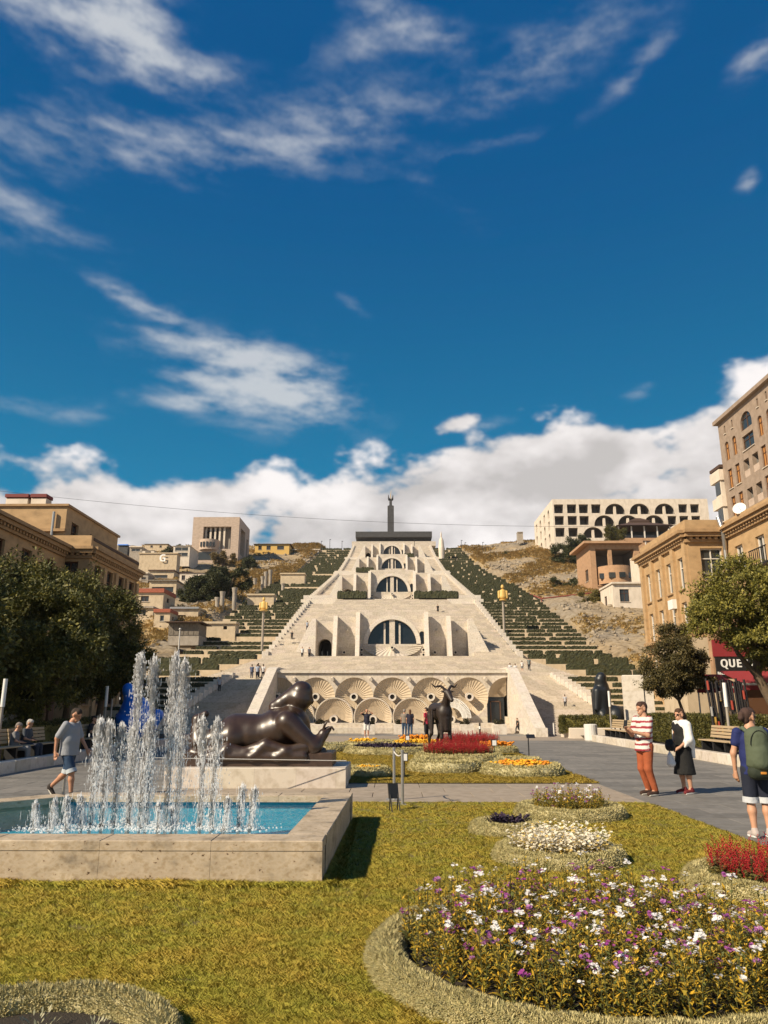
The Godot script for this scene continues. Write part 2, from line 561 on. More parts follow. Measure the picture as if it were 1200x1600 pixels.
# ------------------------------------------------------------------ materials
func ashlar(called: String, r: float, g: float, b: float, rough: float, sd: int, vary := 0.10) -> StandardMaterial3D:
	# sawn travertine seen from afar: faint courses of slabs over a streaky, stained ground
	var m := flat(called, 1, 1, 1, rough)
	var im := Image.create(1024, 1024, false, Image.FORMAT_RGB8)
	var q := RandomNumberGenerator.new(); q.seed = sd
	im.fill(lin(r * 0.78, g * 0.76, b * 0.73))
	for row in 18:
		var y := int(row * 1024.0 / 18.0); var y2 := int((row + 1) * 1024.0 / 18.0)
		var x := -int(q.randf() * 90.0)
		while x < 1024:
			var w := int(q.randf_range(70, 150))
			var k := 1.0 + q.randf_range(-vary, vary)
			im.fill_rect(Rect2i(maxi(x, 0), y, mini(w - 1, 1024 - maxi(x, 0)), y2 - y - 1), lin(r * k, g * k * q.randf_range(0.985, 1.01), b * k * q.randf_range(0.96, 1.03)))
			x += w
	m.albedo_texture = ImageTexture.create_from_image(im)
	m.uv1_triplanar = true; m.uv1_world_triplanar = true
	m.uv1_scale = Vector3.ONE * 0.11
	m.detail_enabled = true
	m.detail_blend_mode = BaseMaterial3D.BLEND_MODE_MUL
	m.detail_albedo = noise_map(0.03, [[0.0, Color(0.86, 0.84, 0.80)], [0.4, Color(0.96, 0.95, 0.94)], [0.6, Color(1, 1, 1)], [1.0, Color(1, 0.99, 0.97)]], 6, sd + 3, 1024)
	return m

func make_materials() -> void:
	ashlar("travertine", 0.57, 0.51, 0.43, 0.75, 3)
	ashlar("travertine_pale", 0.65, 0.595, 0.515, 0.7, 4, 0.06)
	ashlar("travertine_step", 0.53, 0.47, 0.39, 0.8, 5, 0.14)
	grainy("niche_stone", 0.52, 0.425, 0.305, 0.8, Vector3(0.5, 0.25, 0.5), 0.72, 1.15, 6, 0.014)
	var pool := grainy("pool_stone", 0.47, 0.385, 0.28, 0.7, Vector3(0.4, 0.55, 0.4), 0.42, 1.25, 8, 0.009, 0.15, 7)
	pool.detail_enabled = true
	pool.detail_blend_mode = BaseMaterial3D.BLEND_MODE_MUL
	pool.detail_albedo = noise_map(0.020, [[0.0, Color(0.2, 0.15, 0.1)], [0.14, Color(0.42, 0.33, 0.25)], [0.185, Color(0.95, 0.93, 0.9)], [0.5, Color(1, 1, 1)], [0.7, Color(0.93, 0.91, 0.87)], [1.0, Color(0.84, 0.8, 0.75)]], 6, 91, 1024)
	grainy("paving_grey", 0.185, 0.174, 0.155, 0.72, Vector3(0.35, 0.35, 0.35), 0.72, 1.25, 9, 0.02)
	grainy("paving_grey_dark", 0.155, 0.146, 0.13, 0.72, Vector3(0.35, 0.35, 0.35), 0.72, 1.25, 10, 0.02)
	grainy("paving_grey_light", 0.215, 0.20, 0.178, 0.72, Vector3(0.35, 0.35, 0.35), 0.72, 1.25, 29, 0.02)
	grainy("paving_cream", 0.33, 0.27, 0.205, 0.8, Vector3(0.3, 0.3, 0.3), 0.75, 1.15, 11, 0.02)
	grainy("paving_cream_dark", 0.295, 0.245, 0.185, 0.8, Vector3(0.3, 0.3, 0.3), 0.75, 1.15, 12, 0.02)
	grainy("joint", 0.11, 0.095, 0.075, 0.9, Vector3(0.5, 0.5, 0.5), 0.8, 1.2, 13)
	grainy("lawn_soil", 0.16, 0.125, 0.028, 0.95, Vector3(0.7, 0.7, 0.7), 0.45, 1.3, 14, 0.02, 0.4)
	grainy("bed_soil", 0.035, 0.026, 0.016, 0.95, Vector3(1.5, 1.5, 1.5), 0.5, 1.4, 15, 0.03, 0.8)
	var hill := grainy("hill_earth", 0.95, 0.95, 0.95, 0.95, Vector3(0.03, 0.03, 0.03), 0.55, 1.25, 16, 0.012, 0.5)
	hill.detail_enabled = true
	hill.detail_blend_mode = BaseMaterial3D.BLEND_MODE_MUL
	hill.detail_uv_layer = BaseMaterial3D.DETAIL_UV_1
	hill.detail_albedo = noise_map(0.05, [[0.0, Color(0.55, 0.5, 0.42)], [0.5, Color(1, 0.97, 0.9)], [1.0, Color(1, 1, 1)]], 5, 17)
	grainy("rubble", 0.34, 0.29, 0.225, 0.95, Vector3(0.4, 0.4, 0.4), 0.55, 1.35, 18)
	grainy("ochre", 0.43, 0.285, 0.145, 0.85, Vector3(0.12, 0.2, 0.12), 0.68, 1.18, 19, 0.012)
	grainy("ochre_trim", 0.36, 0.23, 0.115, 0.85, Vector3(0.3, 0.3, 0.3), 0.7, 1.2, 20)
	grainy("terracotta", 0.42, 0.255, 0.145, 0.85, Vector3(0.15, 0.15, 0.15), 0.75, 1.15, 21)
	grainy("rose_tuff", 0.46, 0.36, 0.285, 0.85, Vector3(0.1, 0.25, 0.1), 0.75, 1.15, 22)
	grainy("tower_stone", 0.295, 0.225, 0.17, 0.85, Vector3(0.15, 0.15, 0.15), 0.75, 1.15, 23)
	grainy("white_wall", 0.66, 0.58, 0.48, 0.8, Vector3(0.1, 0.05, 0.1), 0.8, 1.08, 24)
	grainy("cream_wall", 0.52, 0.42, 0.29, 0.85, Vector3(0.15, 0.1, 0.15), 0.7, 1.12, 25)
	grainy("grey_concrete", 0.33, 0.29, 0.24, 0.9, Vector3(0.2, 0.1, 0.2), 0.65, 1.2, 26)
	grainy("basalt", 0.052, 0.052, 0.054, 0.8, Vector3(0.1, 0.1, 0.1), 0.7, 1.4, 27)
	grainy("roof_red", 0.34, 0.10, 0.055, 0.85, Vector3(0.4, 0.4, 0.4), 0.7, 1.2, 28)
	flat("roof_maroon", 0.16, 0.022, 0.02, 0.7)
	grainy("roof_brown", 0.075, 0.042, 0.028, 0.8, Vector3(0.4, 0.4, 0.4), 0.7, 1.2, 30)
	grainy("rust_metal", 0.17, 0.145, 0.115, 0.8, Vector3(0.5, 0.2, 0.5), 0.45, 1.4, 31)
	grainy("bark", 0.15, 0.105, 0.065, 0.95, Vector3(2.0, 0.6, 2.0), 0.4, 1.4, 32, 0.02, 0.8)
	grainy("wood_slat", 0.42, 0.315, 0.19, 0.75, Vector3(0.6, 6.0, 6.0), 0.7, 1.15, 33)
	var br := grainy("bronze", 0.036, 0.019, 0.011, 0.38, Vector3(0.8, 0.8, 0.8), 0.45, 1.6, 34, 0.012)
	br.metallic_specular = 0.6
	grainy("bronze_base", 0.050, 0.028, 0.018, 0.5, Vector3(0.8, 0.8, 0.8), 0.5, 1.5, 35)
	grainy("iron_dark", 0.028, 0.019, 0.015, 0.5, Vector3(2, 2, 2), 0.5, 1.8, 36)
	grainy("black_stone", 0.014, 0.017, 0.020, 0.42, Vector3(0.5, 0.5, 0.5), 0.7, 1.6, 37)
	var blue := flat("sculpture_blue", 0.012, 0.2, 0.8, 0.35)
	blue.clearcoat_enabled = true
	flat("gold", 0.62, 0.40, 0.11, 0.5)
	flat("dark_glass", 0.012, 0.017, 0.022, 0.12)
	flat("bare_plaster", 0.26, 0.235, 0.205, 0.9)
	flat("window_glass", 0.03, 0.038, 0.042, 0.08)
	flat("window_white", 0.62, 0.58, 0.52, 0.6)
	flat("window_brown", 0.10, 0.045, 0.02, 0.6)
	flat("curtain_orange", 0.42, 0.19, 0.05, 0.7)
	flat("steel", 0.40, 0.39, 0.37, 0.35, 0.7)
	flat("steel_white", 0.62, 0.60, 0.56, 0.5)
	flat("black_metal", 0.012, 0.012, 0.013, 0.5)
	flat("rail_red", 0.24, 0.05, 0.035, 0.7)
	flat("awning_red", 0.25, 0.022, 0.026, 0.8)
	flat("sign_black", 0.012, 0.012, 0.013, 0.5)
	flat("letter_white", 0.8, 0.8, 0.78, 0.6)
	flat("cable", 0.03, 0.03, 0.035, 0.7)
	flat("white_plastic", 0.75, 0.74, 0.70, 0.5)
	var pt := flat("pool_tile", 0.002, 0.31, 0.44, 0.6)
	pt.albedo_texture = noise_map(0.03, [[0.0, lin(0.6, 0.7, 0.8)], [1.0, lin(1, 1, 1)]], 3, 40)
	pt.uv1_triplanar = true
	var wt := flat("water", 0.75, 0.95, 1.0, 0.03)
	wt.metallic_specular = 0.32
	wt.albedo_color = Color(0.82, 0.97, 1.0, 0.05)
	wt.transparency = BaseMaterial3D.TRANSPARENCY_ALPHA
	wt.normal_enabled = true
	wt.normal_texture = noise_map(0.03, [], 3, 41, 512, FastNoiseLite.TYPE_SIMPLEX_SMOOTH, true)
	wt.normal_scale = 0.45
	wt.uv1_triplanar = true
	wt.uv1_scale = Vector3(1.2, 1.2, 1.2)
	var jt := flat("jet_water", 0.95, 0.95, 0.95, 0.35)
	jt.albedo_color = Color(0.97, 0.97, 0.97, 0.4)
	jt.transparency = BaseMaterial3D.TRANSPARENCY_ALPHA
	vcol("leaf", 0.65, 0.45)
	vcol("petal", 0.7, 0.4)
	vcol("hedge", 0.8, 0.15)
	vcol("blade", 0.7, 0.45)
	vcol("painted", 0.7)
	var cl := vcol("cloth", 0.85)
	cl.normal_enabled = true
	cl.normal_texture = noise_map(0.010, [], 3, 55, 256, FastNoiseLite.TYPE_SIMPLEX_SMOOTH, true)
	cl.normal_scale = 0.9
	cl.uv1_triplanar = true
	cl.uv1_scale = Vector3(2.6, 1.5, 2.6)
	vcol("skin", 0.55)

# ------------------------------------------------------------------ ground and hill
const RISE := [[46.0, 0.0], [72.0, 4.4], [110.0, 8.6], [165.0, 24.4], [250.0, 45.0], [305.0, 61.0], [350.0, 76.0], [380.0, 79.0], [1200.0, 84.0]]
const HALF := [[40.0, 19.0], [56.0, 21.0], [70.0, 23.5], [90.0, 28.0], [110.0, 30.5], [200.0, 32.5], [350.0, 31.0], [380.0, 26.0], [1200.0, 26.0]]

func along(t: Array, d: float) -> float:
	if d <= t[0][0]: return t[0][1]
	for k in t.size() - 1:
		if d <= t[k + 1][0]:
			return lerpf(t[k][1], t[k + 1][1], (d - t[k][0]) / (t[k + 1][0] - t[k][0]))
	return t[-1][1]

func rise(d: float) -> float:
	return along(RISE, d)

func hill_at(x: float, d: float) -> float:
	var w := smoothstep(0.0, 5.0, absf(x) - along(HALF, d) + 0.5)
	var up := rise(d)
	var side := up + (fn.get_noise_2d(x * 0.03, d * 0.03) * 1.4 + fn.get_noise_2d(x * 0.16, d * 0.16) * 0.9) * clampf((d - 55.0) / 40.0, 0.0, 1.0)
	side += 3.0 * exp(-pow((x - 62.0) / 22.0, 2.0) - pow((d - 300.0) / 60.0, 2.0))
	return lerpf(up - 2.2 if d > 47.0 else -0.06, side if d > 47.0 else -0.06, w)

func sheet(called: String, poly: PackedVector2Array, y: float, m: Material, label: String) -> MeshInstance3D:   # poly in x, z
	var b := MB.new()
	var id := Geometry2D.triangulate_polygon(poly)
	for k in range(0, id.size(), 3):
		b._t(Vector3(poly[id[k]].x, y, poly[id[k]].y), Vector3(poly[id[k + 1]].x, y, poly[id[k + 1]].y), Vector3(poly[id[k + 2]].x, y, poly[id[k + 2]].y), Vector3.UP)
	return structure(called, b, m, label)

func slabs(parent: Node3D, x0: float, x1: float, z0: float, z1: float, sx: float, sz: float, mats: Array, y: float, shift := 0.5) -> void:
	# separate paving slabs with open joints, sharing two meshes
	var full := MB.new(); full.cbox(Vector3(0, -0.02, 0), Vector3(sx - 0.012, 0.04, sz - 0.012), 0.004)
	var mesh := full.mesh()
	var row := 0
	var z := z0
	while z > z1 + 0.01:
		var dz := minf(sz, z - z1)
		var x := x0 - (shift * sx if row % 2 else 0.0)
		while x < x1 - 0.01:
			var a := maxf(x, x0); var e := minf(x + sx, x1)
			if e - a > 0.05:
				var o := put("slab", mesh, mats[int(hash2(x * 3.1, z * 1.7) * mats.size()) % mats.size()], parent)
				o.position = Vector3((a + e) * 0.5, y + (hash2(x, z) - 0.5) * 0.003, z - dz * 0.5)
				if e - a < sx - 0.01 or dz < sz - 0.01: o.scale = Vector3((e - a) / sx, 1, dz / sz)
			x += sx
		z -= dz
		row += 1

func build_ground() -> void:
	# terrain
	var xs := []; var x := -700.0
	while x <= 700.0:
		xs.append(x); x += 3.0 if absf(x + 1.0) < 130.0 else 30.0
	var ds := []; var d := -250.0
	while d <= 1200.0:
		ds.append(d); d += 3.0 if d >= 40.0 and d < 400.0 else 20.0
	var b := MB.new(); b.colored = true
	var nx := xs.size()
	for dd in ds:
		for xx in xs:
			var y := hill_at(xx, dd)
			b.v.append(Vector3(xx, y, -dd))
			b.n.append(Vector3(hill_at(xx - 1.0, dd) - hill_at(xx + 1.0, dd), 2.0, -(hill_at(xx, dd - 1.0) - hill_at(xx, dd + 1.0))).normalized())
			var g := clampf(0.5 + 1.7 * fn.get_noise_2d(xx * 0.035 + 40.0, dd * 0.02), 0.0, 1.0)
			var k := Color(0.36, 0.295, 0.215).lerp(Color(0.41, 0.305, 0.145), g)
			k = k.lerp(Color(0.30, 0.27, 0.23), clampf(2.2 * fn.get_noise_2d(xx * 0.06, dd * 0.05 + 90.0), 0.0, 0.9))
			b.c.append(k)
	for j in ds.size() - 1:
		for i in nx - 1:
			var q := j * nx + i
			for w in [0, nx, 1, 1, nx, nx + 1]: b.ix.append(q + w)
	(M.hill_earth as StandardMaterial3D).vertex_color_use_as_albedo = true
	structure("terrain", b, M.hill_earth, "dry hillside of bare earth, gold grass and rubble around the stairs")
	# plaza sheets: each one about 4 mm over the one below
	sheet("ground", rect(-60, -56, 60, 60), -0.045, M.joint, "flat dark ground under the paved plaza")
	sheet("lawn", PackedVector2Array([Vector2(-8.2, 4), Vector2(4.72, 4), Vector2(4.72, -14.0), Vector2(4.6, -14.75), Vector2(-4.9, -14.75), Vector2(-8.2, -13.0)]), 0.012, M.lawn_soil, "olive gold front lawn round the pool and the large flower bed")
	sheet("lawn", PackedVector2Array([Vector2(-4.7, -18.3), Vector2(4.62, -18.3), Vector2(4.72, -19.3), Vector2(4.9, -36.5), Vector2(4.2, -37.6), Vector2(-4.2, -37.6), Vector2(-4.7, -36.5)]), 0.012, M.lawn_soil, "yellow green middle lawn with round flower beds before the stairs")
	var gp := structure_root("footpath", "grey paved footpath beside the benches and the striped shirt man")
	slabs(gp, 4.72, 10.2, -6.8, -41.0, 1.2, 0.6, [M.paving_grey, M.paving_grey, M.paving_grey_dark, M.paving_grey_light], 0.0)
	var gl := structure_root("footpath", "grey paved footpath between the pool and the shady bench")
	slabs(gl, -10.2, -4.9, -12.7, -41.0, 1.2, 0.6, [M.paving_grey, M.paving_grey, M.paving_grey_dark, M.paving_grey_light], 0.0)
	var gc := structure_root("footpath", "cream paved cross path between the two lawns")
	slabs(gc, -4.9, 4.72, -14.75, -18.3, 1.0, 0.888, [M.paving_cream, M.paving_cream, M.paving_cream_dark], 0.0)
	var pn := MB.new(); pn.quad(Vector3(4.72, -0.002, 4), Vector3(10.2, -0.002, 4), Vector3(10.2, -0.002, -6.8), Vector3(4.72, -0.002, -6.8), Vector3.UP)
	part("paving", pn, M.paving_grey, gp)
	var pz := MB.new()
	pz.quad(Vector3(-14, -0.003, -41), Vector3(14, -0.003, -41), Vector3(14, -0.003, -47), Vector3(-14, -0.003, -47), Vector3.UP)
	pz.quad(Vector3(-4.9, -0.003, -37.4), Vector3(4.72, -0.003, -37.4), Vector3(4.72, -0.003, -41), Vector3(-4.9, -0.003, -41), Vector3.UP)
	structure("plaza_pavement", pz, M.paving_cream, "pale paved square at the foot of the stairs")
	var pd := MB.new()
	pd.quad(Vector3(-20, -0.007, -46.9), Vector3(20, -0.007, -46.9), Vector3(20, -0.007, -54.5), Vector3(-20, -0.007, -54.5), Vector3.UP)
	structure("plaza_pavement", pd, M.paving_grey_light, "grey paving band before the niche wall with stone planters")
	# planted strips behind the kerbs
	for s in [-1, 1]:
		var p := MB.new()
		p.quad(Vector3(s * 10.5, 0.16, 4), Vector3(s * 19.0, 0.16, 4), Vector3(s * 19.0, 0.16, -46), Vector3(s * 10.5, 0.16, -46), Vector3.UP)
		structure("planted_ground", p, M.bed_soil, "dark planted soil behind the %s bench kerb" % ["sunny", "shady"][0 if s > 0 else 1])
		var kb := structure_root("kerb", "cream stone kerb along the %s" % ["grey path by the three sunny benches", "shaded side of the plaza"][0 if s > 0 else 1])
		var bm := MB.new(); bm.cbox(Vector3(0, 0.13, 0), Vector3(0.34, 0.36, 1.185), 0.02)
		var mesh := bm.mesh()
		for k in 36:
			var o := put("kerb_stone", mesh, M.travertine if k % 3 else M.travertine_pale, kb)
			o.position = Vector3(s * 10.36, 0, 1.0 - k * 1.2)

func structure_root(called: String, label: String) -> Node3D:
	var o := thing(called, label, called.split("_")[-1])
	o.set_meta("kind", "structure")
	return o

# ------------------------------------------------------------------ the stepped hillside
func flight(b: MB, x0: float, x1: float, d0: float, y0: float, d1: float, y1: float, n: int, skirt := 2.0) -> void:
	for k in n:
		var a := lerpf(d0, d1, float(k) / n); var e := lerpf(d0, d1, float(k + 1) / n)
		var lo := lerpf(y0, y1, float(k) / n); var hi := lerpf(y0, y1, float(k + 1) / n)
		b.quad(Vector3(x0, lo, -a), Vector3(x1, lo, -a), Vector3(x1, hi, -a), Vector3(x0, hi, -a), Vector3.BACK)
		b.quad(Vector3(x0, hi, -a), Vector3(x1, hi, -a), Vector3(x1, hi, -e), Vector3(x0, hi, -e), Vector3.UP)
		b.quad(Vector3(x0, lo - skirt, -a), Vector3(x0, hi, -a), Vector3(x0, hi, -e), Vector3(x0, lo - skirt, -e), Vector3.LEFT)
		b.quad(Vector3(x1, lo - skirt, -a), Vector3(x1, hi, -a), Vector3(x1, hi, -e), Vector3(x1, lo - skirt, -e), Vector3.RIGHT)

func dish(o: Vector3, r: float, deep: float, lip: float, parent: Node3D, m: Material, a0 := 0.0, a1 := TAU) -> void:
	# a shallow fluted shell: fine ridges run from the hub to the rim
	var b := MB.new()
	var seg := 72
	for k in seg:
		var g1 := a0 + (a1 - a0) * k / seg; var g2 := a0 + (a1 - a0) * (k + 1) / seg
		var r1 := 0.035 if k % 2 else 0.0; var r2 := 0.0 if k % 2 else 0.035
		var u1 := Vector3(cos(g1), sin(g1), 0); var u2 := Vector3(cos(g2), sin(g2), 0)
		var h1 := o + u1 * 0.12 + Vector3(0, 0, -deep); var h2 := o + u2 * 0.12 + Vector3(0, 0, -deep)
		var m1 := o + u1 * r * 0.55 + Vector3(0, 0, -deep * 0.72 - r1); var m2 := o + u2 * r * 0.55 + Vector3(0, 0, -deep * 0.72 - r2)
		var ro := 0.95 if lip > 0.0 else 1.01
		var e1 := o + u1 * r * ro + Vector3(0, 0, -0.05 - r1); var e2 := o + u2 * r * ro + Vector3(0, 0, -0.05 - r2)
		b.quad(h1, h2, m2, m1, Vector3.BACK)
		b.quad(m1, m2, e2, e1, Vector3.BACK)
	part("shell", b, m, parent)
	if lip > 0.0:
		var c := MB.new()
		for k in 40:
			var g1 := a0 + (a1 - a0) * k / 40; var g2 := a0 + (a1 - a0) * (k + 1) / 40
			var u1 := Vector3(cos(g1), sin(g1), 0); var u2 := Vector3(cos(g2), sin(g2), 0)
			c.quad(o + u1 * r * 0.94, o + u2 * r * 0.94, o + u2 * r, o + u1 * r, Vector3.BACK)
			c.quad(o + u1 * r, o + u2 * r, o + u2 * r + Vector3(0, 0, -lip), o + u1 * r + Vector3(0, 0, -lip), u1)
			c.quad(o + u1 * r * 0.94, o + u2 * r * 0.94, o + u2 * r * 0.94 + Vector3(0, 0, -0.12), o + u1 * r * 0.94 + Vector3(0, 0, -0.12), -u1)
		part("rim", c, M.travertine, parent)

func spout(o: Vector3, parent: Node3D) -> void:
	var b := MB.new()
	b.tube(o + Vector3(0, 0.05, -0.7), o + Vector3(0, -0.02, 0.32), 0.25, 0.30, 16, false)
	for k in 16:
		var g1 := TAU * k / 16; var g2 := TAU * (k + 1) / 16
		var u1 := Vector3(cos(g1), sin(g1), 0); var u2 := Vector3(cos(g2), sin(g2), 0)
		b.quad(o + u1 * 0.17 + Vector3(0, -0.02, 0.32), o + u2 * 0.17 + Vector3(0, -0.02, 0.32), o + u2 * 0.30 + Vector3(0, -0.02, 0.32), o + u1 * 0.30 + Vector3(0, -0.02, 0.32), Vector3.BACK)
		b.quad(o + u1 * 0.17 + Vector3(0, -0.02, 0.32), o + u2 * 0.17 + Vector3(0, -0.02, 0.32), o + u2 * 0.17 + Vector3(0, 0, -0.3), o + u1 * 0.17 + Vector3(0, 0, -0.3), -u1)
	var sp := part("spout", b, M.travertine_pale, parent)
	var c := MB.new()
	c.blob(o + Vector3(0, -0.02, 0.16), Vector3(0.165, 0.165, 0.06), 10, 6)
	part("bore_shade", c, M.black_metal, sp)  # black plug added as the shade inside the hollow spout

func build_niche_wall() -> void:
	var t := thing("niche_wall", "pale travertine wall with overlapping shell niches and round spouts", "wall", Vector3(0, 0, -56))
	var ups := [-8.34, -5.56, -2.78, 0.0, 2.78, 5.56]
	var wall := MB.new()
	var holes := []
	for x in ups:
		var c := PackedVector2Array()
		for k in 32: c.append(Vector2(x + 1.385 * cos(TAU * k / 32), 2.4 + 1.385 * sin(TAU * k / 32)))
		holes.append(c)
	var half := PackedVector2Array()
	for k in 32: half.append(Vector2(8.34 + 1.385 * cos(TAU * k / 32), 2.4 + 1.385 * sin(TAU * k / 32)))
	holes.append(half)
	holes.append(rect(6.85, 0.3, 8.15, 2.4))
	pierced(wall, rect(-8.4, -0.05, 8.4, 4.1), holes, -0.9, 0.0)
	part("wall_face", wall, M.travertine, t)
	var cp := MB.new(); cp.box(Vector3(0, 4.19, -0.4), Vector3(16.9, 0.18, 1.1))
	part("coping", cp, M.travertine_pale, t)
	for x in ups:
		dish(Vector3(x, 2.4, -0.02), 1.385, 0.45, 0.0, t, M.niche_stone)
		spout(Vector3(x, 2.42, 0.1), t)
	dish(Vector3(8.34, 2.4, -0.02), 1.385, 0.45, 0.0, t, M.niche_stone, PI * 0.5, PI)
	for k in 5:
		var x := -7.0 + k * 2.78
		dish(Vector3(x + 0.05, 0.98, 0.55), 1.38, 0.42, 0.55, t, M.niche_stone, -0.32, PI + 0.32)
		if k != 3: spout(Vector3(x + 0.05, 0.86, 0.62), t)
	var lat := MB.new()
	for k in 26:                       # white openwork fan standing in one of the lower shells
		var g := PI * (k + 0.5) / 26 * 0.62
		var u := Vector3(cos(g), sin(g), 0)
		var p := Vector3(4.2, 0.9, 0.75)
		lat.tube(p + u * 0.75, p + u * 1.42, 0.025, 0.03, 5)
		for rr in [0.8, 1.1, 1.4]:
			var g2 := g + PI / 26 * 0.62
			lat.tube(p + u * rr, p + Vector3(cos(g2), sin(g2), 0) * rr, 0.025, 0.025, 5)
	part("openwork_fan", lat, M.white_plastic, t)
	for k in 6:
		var s := MB.new()
		var x := -6.95 + k * 2.78
		s.tube(Vector3(x - 0.18, 3.72, -0.1), Vector3(x - 0.18, 3.6, 0.5), 0.13, 0.13, 8)
		part("scupper", s, M.travertine, t)
	var gl := MB.new(); gl.box(Vector3(7.5, 1.35, -0.5), Vector3(1.3, 2.1, 0.05))
	var door := part("door", gl, M.dark_glass, t)
	var fr := MB.new()
	for x in [7.15, 7.85]: fr.box(Vector3(x, 1.2, -0.42), Vector3(0.07, 1.8, 0.08))
	fr.box(Vector3(7.5, 2.08, -0.42), Vector3(0.77, 0.07, 0.08))
	part("frame", fr, M.window_brown, door)
	# ledge in front
	var lg := MB.new()
	lg.box(Vector3(0, 0.15, 2.2), Vector3(16.4, 0.34, 4.2))
	lg.box(Vector3(0, 0.46, 1.6), Vector3(14.2, 0.28, 2.4))
	part("ledge", lg, M.travertine, t)
	# side walls sloping down along the first flights
	for s in [-1, 1]:
		var w := MB.new()
		w.flat_poly(PackedVector2Array([Vector2(-10.2, -0.1), Vector2(0.0, -0.1), Vector2(16, 4.1), Vector2(16, 4.75), Vector2(0.6, 4.55), Vector2(-0.4, 4.4), Vector2(-9.6, 0.5), Vector2(-10.2, 0.5)]), -0.35, 0.35, Transform3D(Basis(Vector3(0, 0, -1), Vector3.UP, Vector3(1, 0, 0)), Vector3(s * 8.76, 0, 0)))
		part("wing_wall", w, M.travertine_pale, t)

